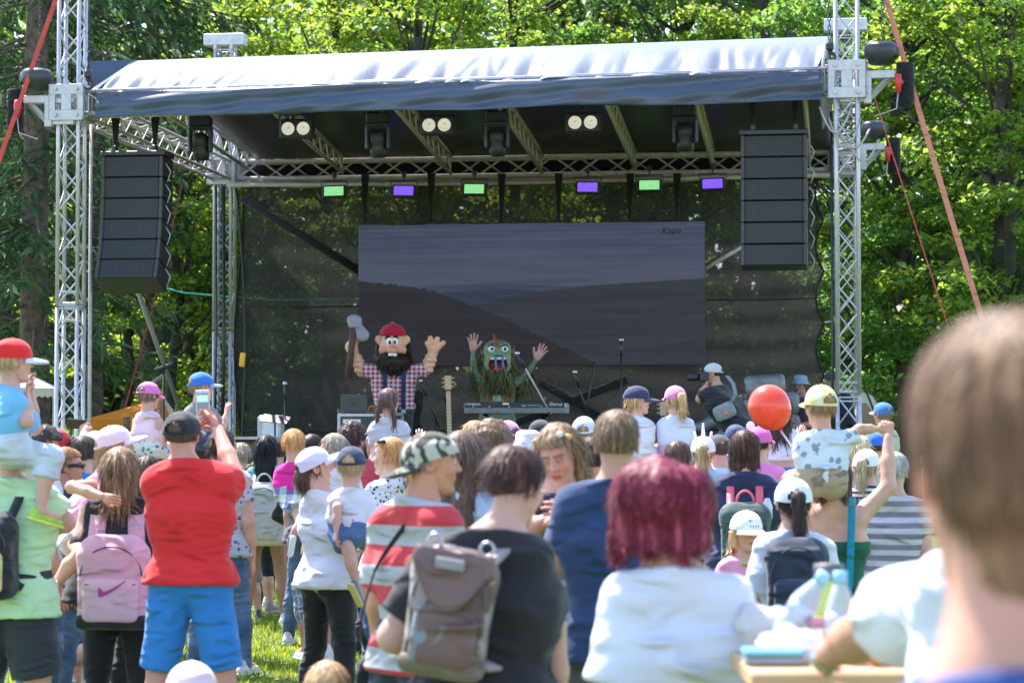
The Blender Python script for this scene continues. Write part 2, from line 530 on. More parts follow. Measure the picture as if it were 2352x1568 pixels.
def leaf_obj(name, V, F, C, mat, root):
    me = bpy.data.meshes.new(name)
    if root is not None: V = V - np.array(root.location)
    quad_mesh(me, V, F); set_col(me, C); me.materials.append(mat)
    o = bpy.data.objects.new(name, me); COL.objects.link(o)
    if root is not None: o.parent = root
    return o

def beech(px, d, h, label, seed, rx=2.6, z0=2.0, zmax=12.5, nclump=105, per=125, mat=None, tr=.16, lean=0., size=.118, group='broadleaf trees behind the stage'):
    r = np.random.default_rng(seed); b = W(px, 984, d); b[2] = 0
    t = thing('beech_tree', label, 'tree', b, group)
    mb = MB(); zz = np.linspace(-.1, min(h, zmax + .5), 9)
    path = np.stack([b[0] + lean * zz + r.normal(0, .06, 9) * (zz > .5), b[1] + r.normal(0, .06, 9), zz], 1)
    mb.tube(path, np.linspace(tr, tr * .35, 9) * np.where(zz < .3, 1.35, 1), 10)
    mb.build('trunk', m_bark2, t, True)
    lb = MB(); pts = []
    for i in range(nclump):
        z = z0 + (zmax - z0) * r.uniform() ** .9
        f = 1 - .35 * abs((z - z0) / (zmax - z0) - .35)
        a = r.uniform(0, 2 * math.pi); rr = rx * f * math.sqrt(r.uniform(.02, 1))
        c = np.array([b[0] + lean * z + rr * math.cos(a), b[1] + rr * math.sin(a) * .9, z])
        if i % 3 == 0:
            s0 = np.array([b[0] + lean * (z - .9), b[1], max(z - 1.1 - .3 * rr, .8)]); mid = (s0 + c) / 2 + np.array([0, 0, -.15])
            lb.tube([s0, mid, c], [.045, .03, .012], 5)
        R3 = np.array([r.uniform(.35, .85), r.uniform(.35, .85), r.uniform(.1, .24)])
        n = int(1.55 * per * r.uniform(.6, 1.3)); q = r.normal(size=(n, 3)); q /= np.linalg.norm(q, axis=1, keepdims=True)
        q *= r.uniform(0, 1, (n, 1)) ** .45
        q[:, 2] -= .35 * (q[:, 0] ** 2 + q[:, 1] ** 2)
        pts.append(c + q * R3)
    lb.build('limb', m_bark2, t, True)
    V, F, C = leaves(np.vstack(pts), size, seed, .75)
    leaf_obj('crown', V, F, C, mat or m_leaf, t)

def spruce(px, d, h, label, seed, z0=1.5, zmax=13, L0=3.0, tr=.2, dens=62):
    r = np.random.default_rng(seed); b = W(px, 984, d); b[2] = 0
    t = thing('spruce_tree', label, 'tree', b, 'spruces beside the stage')
    mb = MB(); zz = np.linspace(-.1, zmax + .5, 14)
    mb.tube(np.stack([b[0] + r.normal(0, .025, 14), b[1] + r.normal(0, .025, 14), zz], 1), np.linspace(tr, tr * .55, 14) * np.where(zz < .4, 1.3, 1), 14)
    mb.build('trunk', m_bark, t, True)
    bb = MB(); pts = []; dirs = []
    z = z0
    while z < zmax:
        for k in range(r.integers(3, 6)):
            a = r.uniform(0, 2 * math.pi); L = L0 * (1 - .5 * z / h) * r.uniform(.55, 1.1)
            u = np.array([math.cos(a), math.sin(a), 0]); s = np.linspace(0, 1, 6)
            p = np.array([b[0], b[1], z + r.uniform(-.2, .2)]) + np.outer(s * L, u) + np.outer(-.42 * L * s ** 1.3 + .16 * L * s ** 3, [0, 0, 1.])
            bb.tube(p, np.linspace(.035, .008, 6), 5)
            n = int(dens * L * .8); tt = r.uniform(.15, 1, n) ** .8
            q = np.stack([np.interp(tt, s, p[:, i]) for i in range(3)], 1)
            side = np.cross(u, [0, 0, 1.]); sg = r.choice([-1, 1], n)[:, None] * side
            q2 = q + sg * r.uniform(0, .35, (n, 1)) * (1.1 - tt[:, None]); q2[:, 2] -= r.uniform(0, .25, n)
            pts.append(q2); dirs.append(sg * .5 + u * .5 + np.array([0, 0, -.9]))
        z += r.uniform(.28, .5)
    bb.build('branch', m_bark, t, True)
    V, F, C = leaves(np.vstack(pts), .27, seed, .9, .22, np.vstack(dirs), .3)
    leaf_obj('crown', V, F, C, m_need, t)

# ground
m_ground, N, L, B = nt('meadow')
v = mapping(N, L); n1 = noise(N, L, .5, 5, v); n2 = noise(N, L, 22, 4, v)
r1 = ramp(N, [(.35, (.055, .10, .018)), (.65, (.12, .17, .03))]); L.new(n1.outputs[0], r1.inputs[0])
gs_ = N.new('ShaderNodeSeparateXYZ'); L.new(v, gs_.inputs[0]); ry_ = N.new('ShaderNodeMapRange'); ry_.inputs[1].default_value = -1; ry_.inputs[2].default_value = 3; L.new(gs_.outputs[1], ry_.inputs[0])
r2 = ramp(N, [(.3, (.6, .6, .6)), (.7, (1.25, 1.25, 1.2))]); L.new(n2.outputs[0], r2.inputs[0])
L.new(mixc(N, L, 1.0, mixc(N, L, ry_.outputs[0], (.33, .31, .31), r1.outputs[0]), r2.outputs[0], 'MULTIPLY'), B.inputs['Base Color'])  # unseen grey ground behind the camera, added to brighten and neutralise the green bounce
B.inputs['Roughness'].default_value = .9; bump(N, L, n2.outputs[0], B, .6, .04)
gx = np.concatenate([np.linspace(-250, -20, 8), np.linspace(-15, 15, 16), np.linspace(20, 250, 8)])
gy = np.concatenate([np.linspace(-60, 0, 5), np.linspace(2, 70, 30), np.linspace(90, 420, 8)])
mb = MB(); mb.grid(np.stack(np.meshgrid(gx, gy, indexing='ij') + [np.zeros((len(gx), len(gy)))], 2))
struct(mb.build('ground', m_ground, None, True))
# grass blades where the meadow shows between the legs
m_blade = leafmat('grass_blade', (.12, .19, .025), (.42, .50, .04), .45)
r = np.random.default_rng(3); n = 90000
gyv = 8.5 + 19 * r.uniform(0, 1, n) ** 1.2; gxv = r.uniform(-.232, .06, n) * gyv
base = np.stack([gxv, gyv, np.full(n, -.005)], 1); a = r.uniform(0, 6.28, n); hh = r.uniform(.025, .075, n) * (1 + .25 * np.sin(gxv * 3) * np.sin(gyv * 2.3))
w = np.stack([np.cos(a), np.sin(a), 0 * a], 1) * .006; ln = np.stack([r.normal(0, .4, n), r.normal(0, .4, n), np.ones(n)], 1) * hh[:, None]
Vb = np.stack([base - w, base + w, base + w * .6 + ln * .6, base + ln], 1).reshape(-1, 3)
cb = np.clip(1 + r.normal(0, .25, n), .5, 1.7); yl = np.clip(1 + r.normal(0, .15, n), .7, 1.5)
g = leaf_obj('grass', Vb, np.arange(4 * n).reshape(n, 4), np.repeat(np.stack([cb * yl, cb, cb * .8], 1), 4, 0), m_blade, None)
tag(g, 'short sunlit meadow grass between the standing people', 'grass', None, 'stuff')
n = 420; gyv = 9 + 16 * r.uniform(0, 1, n); gxv = r.uniform(-.23, .03, n) * gyv
V, F, C = leaves(np.stack([gxv, gyv, np.full(n, .05)], 1), .03, 5, .3, .9)
tag(leaf_obj('clover_flowers', V, F, np.ones_like(C), leafmat('petal', (.75, .75, .68), (.3, .3, .25), .3), None), 'scattered white clover blossoms in the grass', 'flowers', None, 'stuff')

# trees, from the left edge of the photo to the right
spruce(78, 37, 19, 'thick trunked spruce at the left edge with bare lower trunk', 11, 3.4, 13.5, 2.6, .25)
spruce(-60, 41, 19, 'dark spruce cut by the left edge of the photo', 12, 1.2, 13.5, 3.2, .2)
spruce(215, 43, 20, 'tall dark spruce rising behind the left lighting tower', 13, 5.2, 14.5, 3.2, .17)
spruce(345, 47, 20, 'dark spruce just right of the left tower with drooping boughs', 14, 5.4, 14.5, 3.2, .18)
spruce(1395, 52, 22, 'dark spruce between sunlit beeches above the middle of the roof', 15, 6, 16, 3.0, .2)
beech(292, 48, 14, 'slim dark trunked beech right of the left speaker stack', 21, 2.2, 1.6, 7, 60, 100, None, .13)
beech(392, 45, 14, 'slim beech with dark trunk left of the rear left tower', 22, 2.2, 3.6, 8, 46, 100, None, .12, .02)
beech(445, 52, 14, 'yellow green beech behind the rear left tower', 23, 2.6, 1.8, 9, 90, 110, None, .14)
beech(540, 50, 16, 'sunlit beech right behind the white beam on the rear tower', 24, 2.9, 3, 13.5, 110, 120)
beech(760, 46, 16, 'pale yellow green beech over the left half of the roof', 25, 2.9, 3, 13, 120, 120)
beech(960, 43, 15, 'bright sunlit beech above the middle left of the roof', 26, 2.7, 3, 12, 120, 120)
beech(1180, 47, 16, 'yellow leaved beech over the centre of the roof', 27, 2.8, 3, 13.2, 110, 120)
beech(1300, 54, 17, 'shaded beech farther back over the roof centre', 28, 3.0, 3, 14.5, 100, 120, m_leaf2)
beech(1570, 46, 16, 'green beech over the right half of the roof', 29, 2.7, 3, 13, 115, 120, m_leaf2)
beech(1760, 44, 16, 'bright green beech above the right end of the roof', 30, 2.7, 3, 12.5, 110, 120)
beech(1930, 50, 17, 'beech directly behind the right front tower', 31, 2.9, 1.6, 12, 150, 120, m_leaf2)
beech(2085, 41, 15, 'leafy beech between the right tower and the long red strap', 32, 2.6, 2.2, 11, 175, 120, m_leaf2, .2, -.01)
beech(2215, 45, 16, 'dark green beech right of the long red strap', 33, 2.7, 2.0, 11, 170, 120, m_leaf2, .2)
beech(2300, 39, 15, 'big trunked beech at the right edge of the photo', 34, 2.6, 2.8, 10.5, 170, 115, m_leaf, .26, .01)
beech(2420, 43, 15, 'beech reaching in from beyond the right edge', 35, 2.6, 2.4, 12, 100, 115, m_leaf2, .2)
for k, (px, d, h, lab) in enumerate([(335, 41, 1.55, 'sunlit bush behind the orange tent'), (245, 46, 2.0, 'low dark bush behind the left tower'),
                                     (455, 47, 2.2, 'leafy bush behind the rear left tower'), (2090, 47, 2.3, 'dark bush beside the white van'), (130, 44, 1.9, 'bush under the thick spruce'), (2240, 52, 2.4, 'bush under the right beeches')]):
    r = np.random.default_rng(90 + k); b = W(px, 984, d); b[2] = 0
    t = thing('bush', lab, 'bush', b, 'bushes at the forest edge')
    mb = MB()
    for _ in range(9):
        e = b + np.array([r.uniform(-1, 1), r.uniform(-.6, .6), h * r.uniform(.5, .9)]); mb.tube([b + [0, 0, -.05], (b + e) / 2 + [0, 0, .1], e], [.025, .018, .006], 5)
    mb.build('stem', m_bark2, t)
    q = r.normal(size=(1500, 3)); q /= np.linalg.norm(q, axis=1, keepdims=True); q *= r.uniform(.3, 1, (1500, 1)) ** .5
    V, F, C = leaves(b + [0, 0, h * .5] + q * [1.3, .8, h * .5], .13, 95 + k)
    leaf_obj('foliage', V, F, C, m_leaf if k in (0, 2) else m_leaf2, t)
# the wood behind, one mass
r = np.random.default_rng(77); n = 180000
q = np.stack([r.uniform(-24, 24, n), r.uniform(58, 72, n), 16 * r.uniform(0, 1, n) ** 1.35], 1)
keep = wob(q * [1, .6, 1.2], 1.1, 4) > -.33 - .6 * (q[:, 2] < 4.5); q = q[keep]
V, F, C = leaves(q, .36, 78, .9, .7)
tag(leaf_obj('far_wood', V, F, C, m_forest, None), 'shaded beech wood receding behind the first row of trees', 'woodland', None, 'stuff')
mb = MB()
for k in range(34):
    x, y = r.uniform(-20, 20), r.uniform(55, 66); mb.tube([[x, y, -.1], [x + r.normal(0, .2), y, 7], [x + r.normal(0, .4), y, 15]], [.2, .16, .1], 7)
tag(mb.build('far_trunks', m_bark2, None, True), 'dim tree trunks standing deep in the wood', 'woodland', None, 'stuff')
# ------------------------------------------------------------------ the stage
ST = R(8.1); SE = np.array([math.cos(ST), -math.sin(ST), 0]); SU = np.array([math.sin(ST), math.cos(ST), 0])
SL = np.array([W(160, 984, 27)[0], 27.0, 0]); SW, SD, DECK = 8.93, 6.77, 1.0
SROT = rotz(-ST); UP = np.array([0, 0, 1.0])
def S(u, v, z): return SL + SE * u + SU * v + UP * z
def uS(px, v):
    a = (px - CX) / FPX; c, s = math.cos(ST), math.sin(ST)
    return (a * SL[1] + a * v * c - SL[0] - v * s) / (c + a * s)
def P(px, py, v):
    """the point on the stage's upright plane v metres behind its front, seen at px,py"""
    u = uS(px, v); return W(px, py, SL[1] - u * math.sin(ST) + v * math.cos(ST))

m_alu = plain('aluminium', (.47, .455, .485), .36, .45, var=.12, scale=20, bmp=.05)
m_alu_d = plain('aluminium_dull', (.42, .38, .38), .6, .05, var=.2, scale=14)
m_plate = plain('alu_plate', (.47, .455, .46), .45, .35, var=.12, scale=12)
m_steel = plain('steel', (.4, .4, .42), .35, .9)
m_black = plain('black_plastic', (.014, .014, .016), .5, var=.3)
m_blackm = plain('black_metal', (.022, .022, .026), .38, .2, var=.3)
m_cloth_b = fabric((.012, .012, .014), name='black_cloth')
m_red = plain('red_plastic', (.55, .03, .03), .4)
m_strap = fabric((.50, .07, .05), name='red_webbing', rough=.7)
m_strap2 = fabric((.55, .20, .13), name='faded_webbing', rough=.7)
m_chain = plain('chain', (.05, .05, .055), .4, .6)

def truss_parts(root, a, b, size, name='chord', yref=None, n=None, r=.024, rb=.011, flat2=False, mat=None, step=None):
    """box (or two chord) truss between a and b: every chord a part, the lacing one part"""
    mat = mat or m_alu
    a, b = np.asarray(a, float), np.asarray(b, float); L = np.linalg.norm(b - a)
    Fm = frame(b - a, yref if yref is not None else SU); h = size / 2
    cs = [np.array(c) for c in (((-h, -h), (h, -h), (h, h), (-h, h)) if not flat2 else ((0, -h), (0, h)))]
    off = [Fm[:, 0] * c[0] + Fm[:, 1] * c[1] for c in cs]
    for o in off: MB().tube([a + o, b + o], r, 10).build(name, mat, root, True)
    n = n or max(2, int(round(L / (step or size * 1.35)))); mb = MB()
    sides = [(0, 1), (1, 2), (2, 3), (3, 0)] if not flat2 else [(0, 1)]
    for si, (i, j) in enumerate(sides):
        for k in range(n):
            t0, t1 = k / n, (k + 1) / n
            p, q = (off[i], off[j]) if (k + si) % 2 == 0 else (off[j], off[i])
            mb.tube([a + (b - a) * t0 + p, a + (b - a) * t1 + q], rb, 6, False)
        for t in (0.004, .996): mb.tube([a + (b - a) * t + off[i], a + (b - a) * t + off[j]], rb, 6, False)
    mb.build('lacing', mat, root, True)

def bolt(mb, p, n, r=.016, l=.02): mb.tube([p, np.asarray(p) + np.asarray(n) * l], r, 8)

def sleeve(root, c, w=.42, h=.42):
    """sleeve block: four pierced plates around the tower"""
    for k in range(4):
        Rk = SROT @ rotz(k * math.pi / 2); mb = MB()
        def pc(x, z, sx, sz): mb.box(c + Rk @ np.array([x, -w / 2 + .006, z]), (sx, .012, sz), Rk, .002)
        pc(0, h * .36, w, h * .28); pc(0, -h * .36, w, h * .28)
        for x in (-w * .41, 0, w * .41): pc(x, 0, w * .18 if x else w * .28, h * .44)
        for x in (-.3, .3):
            for z in (-.36, .36): bolt(mb, c + Rk @ np.array([x * w, -w / 2, z * h]), -Rk[:, 1], .02, .03)
        for x in (-.46, .46):
            for z in (-.46, -.2, .2, .46): bolt(mb, c + Rk @ np.array([x * w, -w / 2, z * h]), -Rk[:, 1], .009, .01)
        mb.build('sleeve_plate', m_plate, root)

ZB = {'fl': P(160, 240, 0)[2], 'fr': P(1948, 187, 0)[2], 'bl': 5.43, 'br': 5.43}
TOW = {'fl': (0, 0), 'fr': (SW, 0), 'bl': (0, SD), 'br': (SW, SD)}
TLAB = {'fl': 'left front aluminium truss tower with a pierced sleeve block', 'fr': 'right front aluminium truss tower carrying cable loops and hoist bracket',
        'bl': 'rear left aluminium truss tower topped by a white cross beam', 'br': 'rear right truss tower mostly hidden behind the front one'}
for k, (u, v) in TOW.items():
    t = thing('truss_tower', TLAB[k], 'truss tower', S(u, v, 0), 'truss towers of the stage')
    top = 7.2
    for z0, z1 in ((.12, 3.1), (3.13, top)) if k[1] == 'l' else ((.12, 2.05), (2.08, top)):
        truss_parts(t, S(u, v, z0), S(u, v, z1), .24, n=int((z1 - z0) / (.26 if k[1] == 'l' else .30)))
    sleeve(t, S(u, v, ZB[k]))
    MB().box(S(u, v, .06), (.9, .9, .1), SROT, .02).build('base_plate', m_steel, t)
    mb = MB(); mb.box(S(u, v, top + .14), (.60, .22, .17), SROT, .01)
    for x in (-.22, -.1, .12, .22): bolt(mb, S(u + x, v - .11, top + .13), -SU, .017, .012)
    [mb.tube([S(u + x, v + y, top - .02), S(u + x, v + y, top + .07)], .024, 8) for x in (-.12, .12) for y in (-.12, .12)]
    mb.build('head_beam', plain('white_beam', (.55, .54, .56), .45), t)
    for zz in ((2.95, 3.12, 3.28) if k == 'fl' else (2.0, 2.2, 1.6)):
        for dv in (-.12, .12): MB().tube([S(u - .12, v + dv, zz), S(u + .12, v + dv, zz)], .012, 6).build('rung', m_alu, t)
    if k == 'fr':
        for j in range(4):
            s = np.linspace(0, 1, 9); mb = MB()
            q = np.array([S(u - .3 + .1 * j + .35 * x, v - .14 - .05 * math.sin(3.1 * x), ZB[k] - .3 - .12 * j - (.5 - .06 * j) * math.sin(3.1 * x) * (.6 + .2 * (j % 2))) for x in s])
            mb.tube(q, .012, 6); mb.build('cable_loop', plain('grey_cable', (.35, .33, .31), .5), t, True)
        MB().tube([S(u - .17, v - .1, .1), S(u - .17, v - .1, 5.2)], .017, 6).build('cable', m_blackm, t, True)
    if k == 'bl':
        for x, w_ in ((.02, .03), (-.09, .018)):
            MB().tube([S(u + x, v - .16, .9), S(u + x + .02, v - .16, 3), S(u + x, v - .15, 5.2)], w_, 6).build('cable', m_blackm, t, True)
        s = np.linspace(0, 1, 14)
        MB().tube([S(u + .22 + .12 * math.sin(3 * x) + .05 * x, v - .2, 5.2 - 4.1 * x) for x in s], .018, 6).build('cable', m_black, t, True)

# roof
def zat(pl, pr, v):
    a, b = P(*pl, v), P(*pr, v); ua, ub = uS(pl[0], v), uS(pr[0], v)
    return lambda u: a[2] + (b[2] - a[2]) * (u - ua) / (ub - ua)
z_ridge = zat((300, 140), (1900, 84), 1.0); z_fold = zat((215, 212), (1890, 163), -.25); z_val = zat((215, 270), (1890, 232), -.3)
u0, u1 = uS(216, -.25), uS(1892, -.25); ur0, ur1 = uS(312, 1.0), uS(1912, 1.0)
roof = thing('stage_roof', 'sagging silver blue tarpaulin roof with dark front valance over the stage', 'stage roof', S(SW / 2, SD / 2, 5.5))
m_tarp, N, L, B = nt('tarpaulin')
v_ = mapping(N, L); n_ = noise(N, L, 1.5, 4, v_)
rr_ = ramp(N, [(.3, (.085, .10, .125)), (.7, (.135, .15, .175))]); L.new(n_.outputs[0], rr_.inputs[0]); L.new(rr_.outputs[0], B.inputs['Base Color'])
B.inputs['Roughness'].default_value = .36; B.inputs['Specular IOR Level'].default_value = .62
n2_ = noise(N, L, 9, 3, mapping(N, L, (1.2, .35, .35))); bump(N, L, n2_.outputs[0], B, .25, .02)
m_val, N, L, B = nt('valance_tarp')
v_ = mapping(N, L, (.7, 1, 3)); n_ = noise(N, L, 1.1, 5, v_)
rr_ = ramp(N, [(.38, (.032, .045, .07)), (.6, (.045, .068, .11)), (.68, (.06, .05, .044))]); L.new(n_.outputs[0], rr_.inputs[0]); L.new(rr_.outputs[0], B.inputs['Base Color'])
B.inputs['Roughness'].default_value = .38; B.inputs['Specular IOR Level'].default_value = .6
bump(N, L, n_.outputs[0], B, .5, .05)
nu, nv = 260, 26; rg = np.random.default_rng(5)
folds = [(rg.uniform(0, 1), rg.uniform(.004, .012), rg.uniform(.3, 1), rg.uniform(-.05, .05)) for _ in range(75)] + [(.06 + .02 * k, .008, 1.3, .05) for k in range(6)] + [(.90 + .012 * k, .006, .8, .01) for k in range(8)]
Pf = np.zeros((nu, nv, 3)); s = np.linspace(0, 1, nu); q = np.linspace(0, 1, nv)
for j, t_ in enumerate(q):       # ridge -> fold
    uu = (ur0 + (ur1 - ur0) * s) * (1 - t_) + (u0 + (u1 - u0) * s) * t_
    v = 1.0 - 1.25 * t_
    z = z_ridge(uu) * (1 - t_) + z_fold(uu) * t_ + .04 * math.sin(math.pi * t_)
    bumpy = np.zeros(nu)
    for c, w_, am, sk in folds: bumpy += am * np.exp(-((s - c - sk * (1 - t_) * .6) / w_) ** 2) * max(0, t_ - .25) ** 1.2 * (1 - .35 * t_)
    z = z - .10 * bumpy + .012 * np.sin(s * 37 + t_ * 3) * t_
    Pf[:, j] = SL + np.outer(uu, SE) + v * SU + np.outer(z, UP)
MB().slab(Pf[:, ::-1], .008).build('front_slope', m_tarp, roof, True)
Pb = np.zeros((60, 12, 3)); s6 = np.linspace(0, 1, 60)
for j, t_ in enumerate(np.linspace(0, 1, 12)):
    uu = ur0 + (ur1 - ur0) * s6
    Pb[:, j] = SL + np.outer(uu, SE) + (1.0 + 6.1 * t_) * SU + np.outer(z_ridge(uu) * (1 - t_) + 5.62 * t_ - .03 * np.sin(s6 * 40) ** 2, UP)
MB().slab(Pb, .008).build('rear_slope', m_tarp, roof, True)
Pc = Pb - UP * .05
A_ = np.array([[S(u_, 7.0, z_) for z_ in (5.66, 5.42, 5.20)] for u_ in np.linspace(.25, SW + .1, 40)]); MB().slab(A_, .01).build('rear_drop', m_cloth_b, roof, True)
m_ceil = plain('ceiling_sheet', (.016, .016, .017), .42, var=.3, scale=1.2, spec=.5)
MB().slab(Pc, .006).build('ceiling_sheet', m_ceil, roof, True)
Pv = np.zeros((160, 14, 3)); s16 = np.linspace(0, 1, 160)
for j, t_ in enumerate(np.linspace(0, 1, 14)):
    uu = u0 + (u1 - u0) * s16; zz = z_fold(uu) * (1 - t_) + z_val(uu) * t_ + t_ * .012 * np.sin(s16 * 21)
    vv = -.25 - .05 * t_ + .012 * np.sin(s16 * 30 + 5 * t_) * t_ + .011 * np.sin(s16 * 83 + 9 * t_) * t_ + .02 * np.sin(t_ * 9 + s16 * 14)
    Pv[:, j] = SL + np.outer(uu, SE) + np.outer(vv, SU) + np.outer(zz, UP)
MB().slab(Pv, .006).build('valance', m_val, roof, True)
for sgn, uf, ur_ in ((1, u1, ur1),):     # hip ends
    A = np.zeros((8, 6, 3))
    for i, x in enumerate(np.linspace(0, 1, 8)):
        for j, t_ in enumerate(np.linspace(0, 1, 6)):
            top = S(ur_ , 1.0 + 4 * x, z_ridge(ur_) - .4 * x); bot = S(uf - sgn * .05, -.2 + 5.5 * x, z_fold(uf) + .05)
            A[i, j] = top * (1 - t_) + bot * t_
    MB().slab(A if sgn < 0 else A[::-1], .008).build('hip_sheet', m_val, roof, True)
Q_ = np.array([[P(204, 141, .5), P(312, 137, 1.06)], [P(206, 206, .3), P(217, 209, -.18)]]); MB().slab(Q_, .008).build('corner_sheet', m_val, roof)
# trusses carrying the roof
def beam(label, a, b, **k):
    t = thing('roof_truss', label, 'truss', (np.asarray(a) + b) / 2, 'horizontal trusses of the stage roof'); truss_parts(t, a, b, **k); return t
beam('front roof truss peeping out beside the valance', S(.21, 0, ZB['fl']), S(SW - .21, 0, ZB['fr']), size=.26, r=.025)
beam('left side roof truss running back above the left speaker stack', S(0, .21, ZB['fl']), S(0, SD - .21, 5.43), size=.26, yref=UP, mat=m_alu_d)
beam('right side roof truss running back behind the right tower', S(SW, .21, ZB['fr']), S(SW, SD - .21, 5.43), size=.26, yref=UP, mat=m_alu_d)
bt = beam('rear roof truss with crossed lacing above the video wall', S(.21, SD, 5.43), S(SW - .21, SD, 5.43), size=.25, yref=UP, mat=m_alu_d, r=.03, rb=.016, step=.36)
mb = MB(); mb.tube([S(.1, SD - .25, 5.20), S(4, SD - .25, 5.17), S(SW - .2, SD - .25, 5.22)], .03, 10)
mb.build('hanging_pipe', m_alu_d, bt, True)
for i, (px, py) in enumerate([(567, 372), (785, 380), (1035, 382), (1245, 380), (1460, 372), (1640, 370), (1862, 360)]):
    u = uS(px, SD - .2); zr = z_ridge(u) - .22
    a, b = S(u, .9, zr if i else zr), S(u, SD - .2, P(px, py, SD - .2)[2] + .02)
    beam(['leftmost sloping ladder truss under the roof beside the left side truss', 'ladder truss hanging beside the left two lamp blinder', 'ladder truss behind the middle two lamp blinder',
          'ladder truss just right of the central moving head light', 'ladder truss right of the right two lamp blinder', 'short looking ladder truss right of the rightmost moving head', 'steep ladder truss behind the right speaker stack'][i],
         a, b, size=.24, flat2=True, yref=UP, mat=m_alu_d, step=.22, rb=.015, r=.028)

# backdrop net
m_net, N, L, B = nt('shade_net')
v_ = mapping(N, L); nn = noise(N, L, 55, 2, mapping(N, L, (1, 1, 2.2))); n1 = noise(N, L, .9, 4, mapping(N, L, (.6, 1, 2)))
rr_ = ramp(N, [(.3, (.022, .0205, .019)), (.7, (.042, .039, .036))]); L.new(n1.outputs[0], rr_.inputs[0])
rs_ = ramp(N, [(.66, (0, 0, 0)), (.76, (1, 1, 1))]); L.new(nn.outputs[0], rs_.inputs[0])
L.new(mixc(N, L, rs_.outputs[0], rr_.outputs[0], (.16, .15, .14)), B.inputs['Base Color']); B.inputs['Roughness'].default_value = .8
tr_ = N.new('ShaderNodeBsdfTransparent'); tl_ = N.new('ShaderNodeBsdfTranslucent'); tl_.inputs[0].default_value = (.035, .035, .036, 1)
m1 = N.new('ShaderNodeMixShader'); m1.inputs[0].default_value = .35; L.new(B.outputs[0], m1.inputs[1]); L.new(tl_.outputs[0], m1.inputs[2])
m2 = N.new('ShaderNodeMixShader'); L.new(m1.outputs[0], m2.inputs[1]); L.new(tr_.outputs[0], m2.inputs[2])
rt_ = ramp(N, [(.35, (.065, .065, .065)), (.6, (.14, .14, .14)), (.72, (.46, .46, .46))]); L.new(nn.outputs[0], rt_.inputs[0]); L.new(rt_.outputs[0], m2.inputs[0])
L.new(m2.outputs[0], N['Material Output'].inputs[0])
net = thing('backdrop_net', 'dark see through shade net hung across the back of the stage', 'backdrop', S(SW / 2, 6.6, 1))
NV = 6.62; nu, nz = 180, 70
ua, ub = uS(548, NV), uS(1893, NV); A = np.zeros((nu, nz, 3))
def scal(z): return -.11 * abs(math.sin(math.pi * (z - 1) / .72)) 
for i, x in enumerate(np.linspace(0, 1, nu)):
    for j, z in enumerate(np.linspace(1.02, 5.22, nz)):
        u = ua + (ub - ua) * x + scal(z) * max(0, x - .93) / .07 + .06 * math.sin(z * 1.6) * max(0, .1 - x) / .1
        v = NV + .02 * math.sin(z * 17 + 2 * math.sin(x * 9)) * (.4 + .6 * x) + .015 * math.sin(x * 70 + z * 2)
        A[i, j] = S(u, v, z)
o = MB().grid(A).build('netting', m_net, net, True)
mb = MB(); mb.tube([A[-1, j] + [0.0, -.02, 0] for j in range(nz)], .016, 6); mb.build('edge_hem', m_cloth_b, net, True)
MB().tube([A[0, j] + [0.0, -.02, 0] for j in range(nz)], .014, 6).build('edge_hem', m_cloth_b, net, True)
m_roll = fabric((.30, .26, .22), name='rolled_net')
MB().tube([S(ua + (ub - ua) * x, NV - .05, 5.205 + .018 * math.sin(x * 40)) for x in np.linspace(-.01, 1.03, 50)], .045, 8).build('rolled_edge', m_roll, net, True)
for (a, b, r_) in (((560, 703), (822, 703), .012), ((1622, 688), (1893, 684), .012), ((556, 988), (1890, 985), .02)):
    MB().tube([P(*a, NV - .06), (P(*a, NV - .06) + P(*b, NV - .06)) / 2 - UP * .012, P(*b, NV - .06)], r_, 6).build('seam', m_cloth_b, net, True)
for z in np.arange(1.36, 5.1, .72):
    MB().tube([S(ub - .12, NV, z + .36), S(SW - .1, SD - .1, z + .4)], .006, 5).build('tie', m_alu_d, net)
for (a, b, lab) in (((555, 455), (835, 628), 'broad black strap slanting down behind the left of the video wall'), ((1240, 878), (1462, 1005), 'broad black strap slanting down behind the keyboard'), ((1440, 872), (1150, 985), 'black strap crossing behind the green costume')):
    p, q = P(*a, NV - .1), P(*b, NV - .1)
    tag(MB().tube([p, (p + q) / 2, q], .014, 8, flat=4.2).build('brace_strap', m_cloth_b, None, True), lab, 'strap', 'black straps bracing the backdrop')
p, q = P(1612, 622, 6.3), P(1712, 562, 6.3)
tag(MB().tube([p, q], .028, 8).build('brace_pole', m_alu_d, None, True), 'grey pole slanting between the video wall and the right speaker stack', 'pole')
tag(MB().box(P(557, 826, 6.3), (.08, .03, .2), SROT @ roty(.1), .01).build('cable_tag', plain('orange_tag', (.85, .42, .02), .5), None), 'orange yellow tag hanging at the left edge of the net', 'tag')

# video wall
m_scr, N, L, B = nt('led_picture')
tc = N.new('ShaderNodeTexCoord'); sp = N.new('ShaderNodeSeparateXYZ'); L.new(tc.outputs['Generated'], sp.inputs[0])
def mth(op, a, b=None, c=None):
    m = N.new('ShaderNodeMath'); m.operation = op
    for k, x in enumerate((a, b, c)):
        if x is None: continue
        if isinstance(x, (int, float)): m.inputs[k].default_value = x
        else: L.new(x, m.inputs[k])
    return m.outputs[0]
X, Z = sp.outputs[0], sp.outputs[2]
skyr = ramp(N, [(.55, (.066, .082, .120)), (.8, (.052, .068, .110)), (1, (.044, .060, .104))]); L.new(Z, skyr.inputs[0])
wv = N.new('ShaderNodeTexWave'); wv.bands_direction = 'Z'; wv.inputs['Scale'].default_value = 2.7; wv.inputs['Distortion'].default_value = 1.3; wv.inputs['Detail'].default_value = 2; wv.inputs['Detail Scale'].default_value = 1.2
